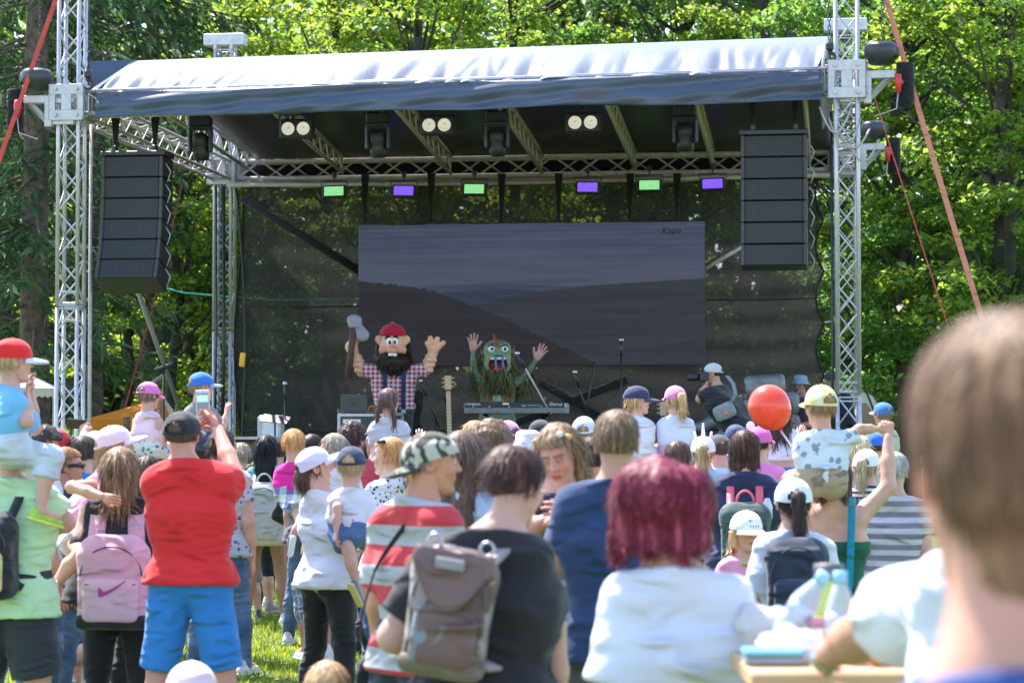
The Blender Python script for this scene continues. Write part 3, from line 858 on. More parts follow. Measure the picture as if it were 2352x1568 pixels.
mp = N.new('ShaderNodeMapping'); mp.inputs['Rotation'].default_value = (0, .03, 0); mp.inputs['Scale'].default_value = (.5, 1, 3.2); L.new(tc.outputs['Generated'], mp.inputs[0]); L.new(mp.outputs[0], wv.inputs[0])
colr = mixc(N, L, mth('MULTIPLY', wv.outputs[1], .55), skyr.outputs[0], (.074, .078, .120))
ln_ = N.new('ShaderNodeTexNoise'); ln_.noise_dimensions = '1D'; ln_.inputs['Scale'].default_value = 70; ln_.inputs['Detail'].default_value = 4; ln_.inputs['Roughness'].default_value = .65; L.new(X, ln_.inputs['W'])
nj = mth('MULTIPLY', mth('SUBTRACT', ln_.outputs[0], .5), .022)
def hill(pts, colour, jag):
    """silhouette: height curve over x"""
    global colr
    fc = N.new('ShaderNodeFloatCurve'); cv = fc.mapping.curves[0]
    while len(cv.points) < len(pts): cv.points.new(.5, .5)
    for k, (x, y) in enumerate(pts): cv.points[k].location = (x, y)
    fc.mapping.update(); L.new(X, fc.inputs[1])
    h = mth('ADD', fc.outputs[0], mth('MULTIPLY', nj, jag))
    f = mth('MULTIPLY', mth('SUBTRACT', h, Z), 120); f = mth('MINIMUM', mth('MAXIMUM', f, 0), 1)
    colr = mixc(N, L, f, colr, colour)
nz_ = noise(N, L, 14, 4, mp.outputs[0])
def dk(c): return mixc(N, L, nz_.outputs[0], tuple(x * .75 for x in c), tuple(x * 1.25 for x in c))
hill([(0, .55), (.25, .575), (.38, .585), (.6, .56), (1, .55)], dk((.044, .056, .094)), .3)
hill([(0, .5), (.3, .53), (.42, .545), (.55, .52), (1, .5)], dk((.030, .040, .070)), .3)
hill([(0, .3), (.3, .40), (.42, .47), (.6, .545), (.8, .58), (1, .605)], dk((.030, .033, .045)), .8)
hill([(0, .605), (.12, .575), (.22, .53), (.33, .43), (.42, .34), (.52, .22), (.62, .1), (.7, 0)], dk((.021, .020, .025)), 2.6)
gg = N.new('ShaderNodeTexWave'); gg.inputs['Scale'].default_value = 46; gg.inputs['Distortion'].default_value = 0; L.new(tc.outputs['Generated'], gg.inputs[0])
B.inputs['Base Color'].default_value = (.008, .008, .009, 1); B.inputs['Roughness'].default_value = .6; B.inputs['Specular IOR Level'].default_value = .15
fx = mth('LESS_THAN', mth('FRACT', mth('MULTIPLY', X, 10.0)), .012); fz = mth('LESS_THAN', mth('FRACT', mth('MULTIPLY', Z, 4.0)), .02)
pn = noise(N, L, 1, 0, mapping(N, L, (2, 1, 2))); joint = mth('SUBTRACT', 1.0, mth('MULTIPLY', mth('MAXIMUM', fx, fz), .16))
jc = N.new('ShaderNodeCombineColor'); [L.new(joint, jc.inputs[i]) for i in range(3)]
hz_ = noise(N, L, 5, 5, mp.outputs[0], .7); hr_ = ramp(N, [(.35, (.82, .82, .84)), (.65, (1.16, 1.15, 1.14))]); L.new(hz_.outputs[0], hr_.inputs[0])
colr = mixc(N, L, 1.0, mixc(N, L, 1.0, colr, hr_.outputs[0], 'MULTIPLY'), jc.outputs[0], 'MULTIPLY')
L.new(colr, B.inputs['Emission Color']); B.inputs['Emission Strength'].default_value = .27
scr = thing('video_wall', 'large dim LED video wall showing hazy wooded hills under a grey sky', 'screen', P(1220, 680, 6.2))
c4 = [P(822, 840, 6.2), P(1620, 836, 6.2), P(1620, 511, 6.2), P(822, 517, 6.2)]
sz = np.linalg.norm(c4[1] - c4[0]); hz = np.linalg.norm(c4[3] - c4[0]); cc = sum(c4) / 4
MB().box(cc + SU * .05, (sz, .08, hz), SROT, .004).build('cabinet', m_blackm, scr)
o = MB().box([0, 0, 0], (sz - .01, .012, hz - .01)).build('picture', m_scr, None); o.parent = scr
o.location = cc - np.array(scr.location); o.rotation_euler = (0, 0, -ST)
Rt = np.stack([SE, UP, -SU], 1)
m_dimtxt = plain('screen_lettering', (.026, .026, .034), .8, spec=.1)
text_mesh('Kope', .125, M4(Rt, P(1541, 530, 6.16)), 'lettering', m_dimtxt, scr, .35)
mb = MB(); p = P(1541, 551, 6.175)
for dx, h_ in ((-.02, .05), (.02, .07), (0, .09)): mb.v.append(np.array([p + SE * (dx - .025), p + SE * (dx + .025), p + SE * dx + UP * h_])); mb.f.append([mb.n, mb.n + 1, mb.n + 2]); mb.c.append(np.ones((3, 3))); mb.n += 3
mb.build('emblem', plain('emblem_grey', (.12, .12, .15), .5), scr)
mb = MB()
for a, b in ((825, 900), (980, 1058), (1140, 1297), (1377, 1457), (1540, 1618)):
    p, q = P(a, 518 - (a - 825) * .0075, 6.25), P(b, 518 - (b - 825) * .0075, 6.25); mb.box((p + q) / 2, (np.linalg.norm(q - p), .08, .05), SROT, .005)
mb.build('hanging_bar', m_blackm, scr)
for px in (838, 990, 1152, 1283, 1447, 1555):
    a, b = P(px, 398, 6.3), P(px, 512, 6.25)
    mb = MB(); mb.slab(np.array([[a + SE * .055, a * .5 + b * .5 + SE * .03, b + SE * .012], [a - SE * .055, a * .5 + b * .5 - SE * .035, b - SE * .012]]), .05)
    mb.build('hanging_sling', m_cloth_b, scr, False)

# lights hanging in the roof
m_lens = plain('lens_glass', (.05, .055, .06), .08, spec=.9)
def moving_head(px, py, v, label):
    c = P(px, py, v); t = thing('moving_head', label, 'stage light', c, 'moving head lights under the roof')
    mb = MB(); mb.box(c + UP * .17, (.26, .2, .13), SROT, .02)
    for x in (-.09, .09): mb.tube([c + SE * x + UP * .23, c + SE * x + UP * .34], .022, 8)
    mb.build('base', m_black, t)
    mb = MB()
    for x in (-.125, .125): mb.box(c + SE * x - UP * .06, (.045, .1, .28), SROT, .018)
    mb.box(c + UP * .09, (.29, .12, .05), SROT, .02); mb.build('yoke', plain('blue_black', (.03, .04, .06), .35), t)
    rr = SROT @ rotx(.25)
    mb = MB(); mb.lathe([(.06, -.21), (.095, -.2), (.1, -.1), (.085, -.06), (.1, -.02), (.095, .08), (.05, .11)], c - UP * .08, 18, rr); mb.build('head', m_black, t, True)
    MB().lathe([(.0, 0), (.085, .0), (.085, -.008), (0, -.012)], c - UP * .08 + rr @ np.array([0, 0, -.206]), 18, rr).build('lens', m_lens, t, True)
    mb = MB(); mb.tube([c + SE * .05 + UP * .22 - SU * .1, c + SE * .12 + UP * .3, c + SE * .02 + UP * .38], .008, 5); mb.build('cable', plain('blue_cable', (.02, .12, .2), .5), t)
for a in ((460, 312, .8, 'moving head light left of all the others beside the left side truss'), (868, 305, .8, 'moving head light between the left and the middle two lamp blinder'),
          (1142, 302, .8, 'moving head light right of the middle two lamp blinder'), (1574, 290, .8, 'moving head light nearest the right speaker stack')): moving_head(*a)
m_lampw = plain('lamp_reflector', (.72, .70, .66), .3, emit=((1, .97, .9), .10))
m_lampy = plain('lamp_cob', (.85, .68, .30), .4, emit=((1, .8, .35), .08))
def blinder(px, py, v, label):
    c = P(px, py, v); t = thing('blinder_light', label, 'stage light', c, 'two lamp blinder lights')
    mb = MB(); mb.box(c, (.40, .12, .23), SROT, .015); mb.build('housing', m_black, t)
    mb = MB()
    for x in (-.215, .215): mb.box(c + SE * x + UP * .06, (.012, .03, .2), SROT)
    mb.box(c + UP * .17, (.44, .03, .012), SROT); mb.tube([c + UP * .17, c + UP * .4], .015, 8); mb.build('bracket', m_blackm, t)
    for x in (-.092, .092):
        q = c + SE * x - SU * .06; rr = SROT @ rotx(math.pi / 2)
        lp = MB().lathe([(.076, .0), (.078, .012), (.068, .014), (.062, .004), (0, .002)], q, 20, rr).build('lamp', m_lampw, t, True)
        MB().box(q - SU * .012 + SE * .006 + UP * .01, (.034, .01, .034), SROT, .004).build('led_chip', m_lampy, lp)
for a in ((682, 297, .9, 'two lamp blinder under the left part of the roof'), (1005, 289, .9, 'two lamp blinder left of the central moving head'), (1340, 283, .9, 'two lamp blinder right of the central moving head')): blinder(*a)
def ledmat(c):
    key = ('led', c)
    if key not in _M:
        m, N, L, B = nt('led_matrix'); v = mapping(N, L); br = N.new('ShaderNodeTexBrick'); br.offset = 0; br.inputs['Scale'].default_value = 1; br.inputs['Brick Width'].default_value = .018; br.inputs['Row Height'].default_value = .018; br.inputs['Mortar Size'].default_value = .0035
        br.inputs['Color1'].default_value = (*c, 1); br.inputs['Color2'].default_value = (*[min(1, x * 1.15 + .03) for x in c], 1); br.inputs['Mortar'].default_value = (*[x * .6 for x in c], 1)
        mp_ = N.new('ShaderNodeMapping'); mp_.inputs['Rotation'].default_value = (math.pi / 2, 0, 0); L.new(v, mp_.inputs[0]); L.new(mp_.outputs[0], br.inputs[0]); L.new(br.outputs[0], B.inputs['Emission Color']); B.inputs['Emission Strength'].default_value = .42; B.inputs['Base Color'].default_value = (.02, .02, .02, 1); _M[key] = m
    return _M[key]
def flood(px, py, colr, label, tilt):
    c = P(px, py, 6.0); t = thing('flood_panel', label, 'stage light', c, 'coloured LED panels below the rear truss'); rr = SROT @ roty(tilt) @ rotx(-.12)
    MB().box(c, (.335, .07, .185), rr, .012).build('housing', m_black, t)
    e = ledmat(colr)
    MB().box(c + rr @ np.array([0, -.034, .005]), (.275, .012, .13), rr, .003).build('light_panel', e, t)
    mb = MB()
    for x in (-.185, .185): mb.tube([c + SE * x, c + SE * x + UP * .15], .009, 6)
    mb.tube([c + SE * -.185 + UP * .15, c + SE * .185 + UP * .15], .009, 6); mb.tube([c + UP * .15, c + UP * .28], .014, 6); mb.box(c + UP * .24, (.06, .06, .08), SROT, .01)
    mb.build('yoke', m_blackm, t)
GRN, VIO = (.22, .62, .24), (.20, .08, .80)
for a in ((768, 441, GRN, 'green lit LED panel left of all the other panels', -.02), (928, 440, VIO, 'violet lit LED panel between two green ones on the left', .03), (1090, 436, GRN, 'green lit LED panel near the middle of the rear truss', .02),
          (1350, 432, VIO, 'violet lit LED panel left of the right green panel', .03), (1492, 427, GRN, 'green lit LED panel on the right between two violet ones', .0), (1637, 424, VIO, 'violet lit LED panel beside the right speaker stack', -.03)): flood(*a)

# line arrays
m_grille, N, L, B = nt('speaker_grille')
vo = N.new('ShaderNodeTexVoronoi'); vo.inputs['Scale'].default_value = 130; L.new(mapping(N, L), vo.inputs[0])
rr_ = ramp(N, [(.25, (.005, .005, .006)), (.5, (.018, .016, .017))]); L.new(vo.outputs[0], rr_.inputs[0]); L.new(rr_.outputs[0], B.inputs['Base Color']); B.inputs['Roughness'].default_value = .55
m_logo = plain('logo_grey', (.032, .030, .031), .6)
def line_array(px, pyt, v, label, curve):
    c0 = P(px, pyt, v); t = thing('line_array', label, 'loudspeaker', c0, 'hanging line array speaker stacks')
    w, h, dp = .74, .246, .42
    mb = MB(); mb.box(c0 - UP * .03 + SU * dp / 2, (w + .04, dp, .06), SROT, .01)
    for x in (-.24, .24): mb.box(c0 + SE * x + UP * .03 + SU * .1, (.05, .12, .08), SROT, .01)
    mb.build('rigging_frame', m_blackm, t)
    p = c0 - UP * .065; a = 0.
    for k in range(6):
        a += curve * k / 6; rr = SROT @ rotx(-a)
        cc = p + rr @ np.array([0, dp / 2, -h / 2])
        bx = MB().box(cc, (w, dp, h - .008), rr, .012).build('speaker_box', m_black, t)
        MB().box(cc + rr @ np.array([0, -dp / 2 - .004, 0]), (w - .10, .012, h - .016), rr, .004).build('grille', m_grille, bx)
        for x in (-1, 1): MB().box(cc + rr @ np.array([x * (w / 2 - .02), -dp / 2 - .006, 0]), (.036, .02, h - .01), rr, .003).build('side_rail', plain('rail', (.045, .036, .036), .5), bx)
        if k < 5 or px < 1000:
            for x in (-.17, .17):
                rt = np.stack([rr[:, 0], rr[:, 2], -rr[:, 1]], 1)
                lo = text_mesh('EV', .15, M4(rt, cc + rr @ np.array([x, -dp / 2 - .011, 0])), 'logo', m_logo, bx, .12)
        p = p + rr @ np.array([0, 0, -h])
    for x in (-.24, .24):
        mb = MB(); a_, b_ = c0 + SE * x + UP * .05 + SU * .1, c0 + SE * x + UP * .42 + SU * .1
        mb.slab(np.array([[b_ + SE * .05, a_ + SE * .015], [b_ - SE * .05, a_ - SE * .015]]), .03); mb.build('hanging_sling', m_cloth_b, t)
    mb = MB()
    for k in range(6):
        y_ = c0 - UP * (.15 + .246 * k) + SE * (w / 2 + .02) + SU * .05
        mb.tube([y_, y_ + SE * .06 - UP * .1, y_ + SE * .02 - UP * .22], .007, 5)
    mb.build('link_cable', m_alu_d, t, True)
for o in (line_array(304, 346, .25, 'black line array of six speaker boxes hanging left of the stage', .16), line_array(1777, 297, .25, 'black line array of six speaker boxes hanging right of the stage', .03)): pass
# ------------------------------------------------------------------ hoists, straps, poles
def chain(a, b, label):
    a, b = np.asarray(a), np.asarray(b); n = int(np.linalg.norm(b - a) / .05); mb = MB()
    for i in range(n):
        p = a + (b - a) * (i + .5) / n; th = np.arange(9) * 2 * math.pi / 8
        e1 = SE if i % 2 else SU
        mb.tube([p + e1 * .016 * math.cos(x) + UP * .032 * math.sin(x) for x in th], .006, 5, False)
    return tag(mb.build('hoist_chain', m_chain, None, True), label, 'chain', 'hoist chains')
def hoist(px, py, d, side, label, arm=True):
    c = W(px, py, d); t = thing('chain_hoist', label, 'hoist', c, 'electric chain hoists on the towers')
    MB().lathe([(.0, -.13), (.13, -.125), (.16, -.06), (.19, -.03), (.19, .07), (.14, .11), (0, .12)], c, 20).build('motor_drum', plain('hoist_black', (.035, .038, .045), .45), t, True)
    MB().box(c + UP * .0 + SE * side * .13, (.12, .2, .14), SROT, .03).build('gearbox', m_black, t)
    mb = MB(); b0 = c - UP * .24
    if not arm: b0 = b0 - SE * 0
    mb.box(b0 - SE * side * .02, (.34, .09, .09), SROT, .006); mb.box(b0 - SE * side * .15 - UP * .14, (.085, .1, .36), SROT, .006)
    mb.tube([b0 + SE * side * .12, b0 - SE * side * .12 - UP * .25], .035, 4)
    mb.box(b0 - SE * side * .3 - UP * .02, (.3, .05, .05), SROT); mb.box(b0 - SE * side * .3 - UP * .27, (.3, .05, .05), SROT)
    mb.build('bracket', m_plate if arm else m_blackm, t)
    q = c + SE * side * .26 - UP * .32
    MB().lathe([(.0, -.3), (.07, -.29), (.1, -.23), (.1, .18), (.095, .2), (0, .2)], q, 14).build('chain_bag', m_cloth_b, t, True)
    pl = c + SE * side * .18 - UP * .36 - SU * .15; 
    mb = MB(); mb.tube([pl + UP * .1, pl + UP * .02, pl - UP * .1], [.035, .042, .03], 10); mb.box(pl + SE * .03 + UP * .01, (.05, .05, .05), SROT, .01)
    mb.build('power_plug', m_red, t, True)
    MB().tube([pl - UP * .1, pl - UP * .28 - SE * side * .02, pl - UP * .36 - SE * side * .25], .008, 5).build('power_cable', m_alu_d, t, True)
hoist(85, 182, 26.9, -1, 'chain hoist with red plug on the left front tower')
hoist(2024, 122, 25.6, 1, 'chain hoist with red plug on the right front tower')
hoist(2008, 298, 32.2, 1, 'smaller looking chain hoist behind the right front tower')
for a, b, d, lab in (((93, -60), (90, 170), 26.9, 'chain rising from the left front hoist'), ((208, -60), (203, 172), 26.7, 'chain with hook hanging right of the left tower'),
                     ((1902, -60), (1906, 102), 25.6, 'chain with hook hanging left of the right tower'), ((2029, -60), (2027, 95), 25.6, 'chain rising from the right front hoist')):
    chain(W(*a, d), W(*b, d), lab)
for px, py, d, lab in ((203, 188, 26.7, 'black lifting hook above the left sleeve block'), (1906, 126, 25.6, 'black lifting hook above the right sleeve block')):
    c = W(px, py, d); t = thing('lifting_hook', lab, 'hook', c, 'lifting hooks')
    MB().box(c + UP * .09, (.09, .09, .1), SROT, .02).build('hook_block', m_blackm, t)
    th = np.linspace(-.4, 4.4, 14); MB().tube([c + SE * .055 * math.sin(x) + UP * (.055 * math.cos(x) - .03) for x in th], np.linspace(.022, .012, 14), 8).build('hook', m_blackm, t, True)
def strap(a, b, w, label, m):
    a, b = np.asarray(a), np.asarray(b); x = unit(np.cross(b - a, [0, 1, 0])); mb = MB()
    pts = [a + (b - a) * s + np.array([0, .05, -.06]) * math.sin(math.pi * s) for s in np.linspace(0, 1, 14)]
    mb.tube(pts, .0035, 8, flat=w / .007)
    return tag(mb.build('ratchet_strap', m, None), label, 'strap', 'red tension straps')
def toground(p0, p1, d0, d1):
    a, b = W(*p0, d0), W(*p1, d1); k = a[2] / (a[2] - b[2]); return a, a + (b - a) * k
strap(*toground((135, -20), (-8, 370), 26.8, 26.6), .055, 'red strap running down to the left past the left hoist', m_strap)
strap(*toground((2030, -20), (2272, 765), 25.7, 25.2), .062, 'broad faded strap running down to the right past the hoists', m_strap2)
strap(*toground((2003, 205), (2192, 775), 25.9, 27.5), .028, 'narrow red strap beside the broad faded one', m_strap)
strap(W(418, 425, 33.0), W(287, 935, 30), .06, 'red strap slanting down behind the left speaker stack', m_strap)
def pole(pts, r, label, m=m_alu_d, name='pole'):
    return tag(MB().tube(pts, r, 8).build(name, m, None, True), label, 'pole')
a = W(210, 285, 27.4); pole([a, [a[0], a[1], 0]], .022, 'thin grey upright pole just right of the left tower')
a = W(312, 655, 29.5); b = W(410, 930, 30.5); pole([a, b + (b - a) * .6], .03, 'grey pole slanting down under the left speaker stack', plain('dull_steel', (.16, .15, .13), .5, .3))
tag(MB().tube([W(240, 625, 36), W(420, 672, 35.4), W(620, 690, 35), W(830, 688, 35)], .014, 5).build('rope', plain('green_rope', (.03, .35, .22), .6), None, True), 'green rope sagging between the trees behind the net', 'rope')

# deck
deck = thing('stage_deck', 'black skirted stage platform behind the crowd', 'stage', S(SW / 2, SD / 2, 0))
MB().box(S(SW / 2, SD / 2 - .1, DECK - .06), (SW - .5, SD - .3, .12), SROT, .01).build('platform', plain('stage_ply', (.03, .028, .027), .6, var=.4), deck)
A = np.array([[S(.27 + (SW - .54) * x, -.07 + .03 * math.sin(x * 160), z) for z in (DECK - .13, .5, .02)] for x in np.linspace(0, 1, 160)])
MB().slab(A, .01).build('skirt', m_cloth_b, deck, True)
mb = MB()
for u in np.linspace(.6, SW - .6, 6):
    for v in (.4, 3, 6): mb.tube([S(u, v, 0), S(u, v, DECK - .12)], .03, 8)
mb.build('leg_frame', m_alu_d, deck, True)

# equipment on and beside the deck
def stand_base(mb, p, h, r=.011):
    for k in range(3): a = k * 2.1 + .4; mb.tube([p + UP * .16, p + np.array([math.cos(a), math.sin(a), 0]) * .26 + UP * .012], r * .8, 6)
    mb.tube([p, p + UP * h], r, 8)
def mic_stand(px, pt, v, label, boom=None, mic=True, base=DECK, m=None):
    u = uS(px, v); p = S(u, v, base); top = P(px, pt, v); t = thing('microphone_stand', label, 'mic stand', p, 'microphone stands on the stage')
    mb = MB(); stand_base(mb, p, top[2] - base); mb.build('stand', m_blackm, t, True)
    tip = top
    if boom is not None:
        tip = P(boom[0], boom[1], v - .1); tail = top + (top - tip) * boom[2]
        MB().tube([tail, tip], .01, 8).build('boom', m or m_blackm, t, True)
    if mic:
        d = unit(tip - top) if boom is not None else np.array([0, 0, 1.0])
        k = MB().tube([tip - d * .02, tip + d * .16], [.012, .02], 10).build('microphone', m_blackm, t, True)
        MB().ell(tip + d * .18, (.03, .03, .03)).build('microphone_grille', m_steel, k, True)
mic_stand(1427, 815, 2.0, 'tall straight microphone stand right of the video wall foot')
mic_stand(1348, 950, 1.6, 'microphone stand with level microphone left of the tall stand', (1330, 887, .1))
mic_stand(1262, 945, 1.2, 'pale boom stand leaning up left in front of the keyboard', (1205, 842, .05), m=m_alu_d)
mic_stand(1340, 985, 2.6, 'thin boom stand rising behind the level microphone', (1366, 830, .1), False)
mic_stand(655, 915, 1.2, 'short microphone stand in front of the white cabinet', None)
mic_stand(1000, 960, 2.2, 'dark boom stand behind the acoustic guitar', (978, 905, .4))
a = W(376, 845, 30); t = thing('microphone_stand', 'black stand with clamp head standing left of the stage under the trees', 'mic stand', (a[0], a[1], 0))
mb = MB(); stand_base(mb, np.array([a[0], a[1], 0]), a[2], .014); mb.build('stand', m_blackm, t, True)
MB().tube([a - SE * .12 - UP * .03, a + SE * .13 + UP * .05], .03, 8).build('clamp_head', m_blackm, t, True)
def music_stand(px, py, v):
    c = P(px, py, v); t = thing('music_stand', 'black music stand in front of the white cabinet', 'music stand', S(uS(px, v), v, DECK))
    mb = MB(); stand_base(mb, S(uS(px, v), v, DECK), c[2] - DECK); mb.build('stand', m_blackm, t, True)
    MB().box(c + UP * .05, (.36, .012, .16), SROT @ rotx(-1.0) @ roty(.2), .004).build('desk', m_blackm, t)
music_stand(632, 972, 1.2)
c = P(624, 978, 1.8); t = thing('white_cabinet', 'white rounded speaker cabinet at the left of the deck', 'cabinet', S(uS(624, 1.8), 1.8, DECK))
h_ = P(624, 953, 1.8)[2] - DECK
MB().box(S(uS(624, 1.8), 1.8, DECK + h_ / 2), (.29, .3, h_), SROT, .03).build('body', plain('white_paint', (.72, .73, .75), .4), t)
MB().box(S(uS(624, 1.8) - .11, 1.645, DECK + h_ / 2), (.05, .012, h_ - .08), SROT, .003).build('side_panel', plain('grey_panel', (.5, .5, .52), .4), t)
def flight_case(px0, px1, py, v, label, z0=DECK):
    a, b = P(px0, py, v), P(px1, py, v); w = np.linalg.norm(b - a); c = (a + b) / 2; h = a[2] - z0; t = thing('flight_case', label, 'flight case', [c[0], c[1], z0])
    ctr = np.array([c[0], c[1], z0 + h / 2]) + SU * .25
    MB().box(ctr, (w - .02, .5, h - .02), SROT, .005).build('case_panel', plain('case_black', (.03, .032, .04), .5), t)
    mb = MB()
    for x in (-1, 1):
        for y in (-1, 1):
            mb.box(ctr + SE * x * w / 2 + SU * y * .25, (.035, .035, h), SROT, .004)
        mb.box(ctr + SE * x * w / 2 + UP * h / 2, (.035, .5, .035), SROT, .004)
    for z in (-1, 1):
        for y in (-1, 1): mb.box(ctr + SU * y * .25 + UP * z * (h / 2 - .01), (w, .034, .036), SROT, .004)
    mb.box(ctr - SU * .25 + UP * (h / 2 - .23), (w, .03, .02), SROT); mb.build('metal_edging', m_plate, t)
    q = ctr - SU * .252 - SE * w * .27 + UP * (h / 2 - .12)
    mb = MB(); mb.box(q, (.22, .016, .13), SROT, .01); mb.build('latch_dish', plain('latch', (.45, .5, .48), .35, .5), t)
    mb = MB()
    for z in (-.03, 0, .03): mb.box(q - SU * .01 + UP * z, (.14, .012, .014), SROT, .003)
    mb.build('latch', plain('latch_dark', (.1, .2, .17), .4), t); return ctr + UP * h / 2
ft = flight_case(779, 905, 951, 1.0, 'black flight case with metal edges under the laptop')
c = P(815, 948, 1.1); t = thing('laptop', 'grey laptop with open lid on the flight case', 'laptop', c)
MB().box(c + SU * .1 + UP * .008, (.33, .23, .016), SROT, .006).build('keyboard_base', plain('laptop_grey', (.28, .28, .29), .35, .6), t)
MB().box(c + UP * .11 - SU * .05, (.32, .01, .22), SROT @ rotx(.28) @ roty(.04), .006).build('lid', plain('laptop_lid', (.13, .13, .135), .4, .5), t)
MB().ell(c + UP * .11 - SU * .058, (.012, .004, .013)).build('lid_emblem', m_black, t)
tag(MB().tube([P(845, 946, .95), P(850, 933, .95), P(872, 931, .95), P(874, 946, .95)], .008, 6).build('cable_loop', plain('orange_cable', (.65, .12, .03), .5), None, True), 'small orange cable lying on the flight case', 'cable')
def guitar(px, pt, v, label, body, z0=DECK + .1, tilt=.0, extra=True):
    top = P(px, pt, v); b = np.array([top[0], top[1], z0]) + SE * .05 + SU * -.08; t = thing('guitar', label, 'guitar', b, 'guitars on stands')
    ax = unit(top - b); L_ = np.linalg.norm(top - b); X = unit(SE - ax * np.dot(SE, ax)); Y = np.cross(ax, X)
    # outline of body
    z = np.linspace(0, .48, 22); hw = np.where(z < .25, .19 * np.sqrt(np.clip(1 - ((z - .16) / .165) ** 2, 0.02, 1)), 0)
    hw = np.maximum(hw, .135 * np.sqrt(np.clip(1 - ((z - .36) / .125) ** 2, 0, 1))); hw = np.maximum(hw, np.where((z > .2) & (z < .34), .115, 0))
    mb = MB(); fr = np.array([[b + ax * zz + X * (s_ * h) - Y * 0 for s_ in np.linspace(-1, 1, 9)] for zz, h in zip(z, hw)])
    mb.slab(fr - Y * -.05, .1); mb.build('body', plain('guitar_top', body, .25, var=.3, scale=6, coat=.6), t, True)
    sgn = -1 if np.dot(Y, SU) > 0 else 1
    f0 = Y * sgn * .065
    MB().tube([b + ax * .3 + f0 * .8, b + ax * .3 + f0 * 1.0], .05, 16).build('sound_hole', m_black, t)
    rr = np.stack([X, Y, ax], 1)
    nk = MB().box(b + ax * (.45 + (L_ - .62) / 2) + f0, (.055, .024, L_ - .6), rr, .005).build('neck', plain('neck_wood', (.35, .22, .10), .4), t)
    mb = MB()
    for k in range(16): mb.box(b + ax * (.42 + (L_ - .6) * k / 16) + f0 * 1.25, (.05, .004, .006), rr)
    mb.build('fret', m_steel, nk)
    MB().box(b + ax * (L_ - .06) + f0, (.085, .018, .17), rr, .006).build('headstock', plain('headstock', (.42, .22, .07), .3, coat=.5), t)
    mb = MB()
    for s_ in (-1, 1):
        for k in range(3): mb.tube([b + ax * (L_ - .11 + .05 * k) + f0 + X * s_ * .03, b + ax * (L_ - .11 + .05 * k) + f0 + X * s_ * .075], .012, 6)
    mb.build('tuning_peg', plain('brass', (.6, .5, .3), .3, .8), t)
    s = thing('guitar_stand', 'black stand holding the ' + ('guitar beside the keyboard' if extra else 'guitar between the two children in caps'), 'guitar stand', S(uS(px, v), v, DECK), 'guitar stands')
    mb = MB(); q = S(uS(px, v) - .02, v + .14, DECK); stand_base(mb, q, L_ * .72, .014); mb.tube([q + UP * .3, b + X * -.12 - UP * .02], .014, 6); mb.tube([q + UP * .3, b + X * .12 - UP * .02], .014, 6)
    mb.tube([q + UP * L_ * .7, b + ax * (L_ * .8) - X * .05, b + ax * (L_ * .8) - X * .16 + f0], .017, 6); mb.build('frame', m_blackm, s, True)
guitar(1031, 868, 1.4, 'acoustic guitar with golden headstock standing left of the keyboard', (.30, .17, .06))
guitar(1524, 928, 1.6, 'brown guitar half hidden between the two capped children', (.20, .08, .03), extra=False)
# keyboard
c = P(1187, 938, 1.9); t = thing('keyboard', 'long dark stage keyboard with silver underside on a stand', 'keyboard', c)
m_kb = plain('keyboard_blue_black', (.02, .03, .045), .35); m_kbs = plain('keyboard_silver', (.42, .42, .43), .35, .4)
w = 1.24; prof = [(-.2, .06), (-.21, .02), (-.17, -.055), (.16, -.055), (.2, .0), (.2, .06)]
mb = MB(); A = []
for x in (-1, -.93, .93, 1):
    k = 1 if abs(x) < 1 else .8; A.append([c + SE * x * w / 2 + SU * y * k + UP * z for y, z in prof])
mb.grid(np.array(A)); n0 = mb.n; mb.f.append(list(range(6))); mb.f.append(list(range(n0 - 6, n0))[::-1]); mb.build('body', m_kbs, t)
MB().box(c - SU * .212 + UP * .045, (w * .98, .02, .065), SROT @ rotx(.12), .006).build('rear_panel', m_kb, t)
MB().box(c + UP * .064, (w * .97, .38, .012), SROT, .004).build('control_panel', m_kb, t)
rt = np.stack([SE, UP, -SU], 1)
m_wt = plain('white_print', (.6, .6, .62), .5)
text_mesh('YAMAHA', .045, M4(rt, c - SU * .226 - SE * .5 + UP * .05), 'lettering', m_wt, t); text_mesh('Genos', .06, M4(rt, c - SU * .226 + SE * .5 + UP * .05), 'lettering', m_wt, t, .2)
text_mesh('DIGITAL WORKSTATION', .02, M4(rt, c - SU * .226 + SE * .2 + UP * .035), 'lettering', m_wt, t)
mb = MB()
for x in (-.5, -.3, -.06, .12, .33): mb.box(c - SU * .224 + SE * x + UP * .022, (.012, .01, .012), SROT)
mb.box(c - SU * .224 - SE * .1 + UP * .055, (.08, .008, .02), SROT); mb.build('connector', m_steel, t)
s = thing('keyboard_stand', 'black stand with crossed legs under the keyboard', 'keyboard stand', [c[0], c[1], DECK])
mb = MB(); z = c[2] - DECK - .06
for sg in (-1, 1): mb.tube([[c[0], c[1], DECK] + SE * sg * .45 + UP * .02, [c[0], c[1], DECK] - SE * sg * .4 + UP * z], .022, 8)
mb.tube([[c[0], c[1], DECK] + SE * .32 + UP * z, [c[0], c[1], DECK] + SE * .32], .03, 8); mb.build('frame', m_blackm, s, True)
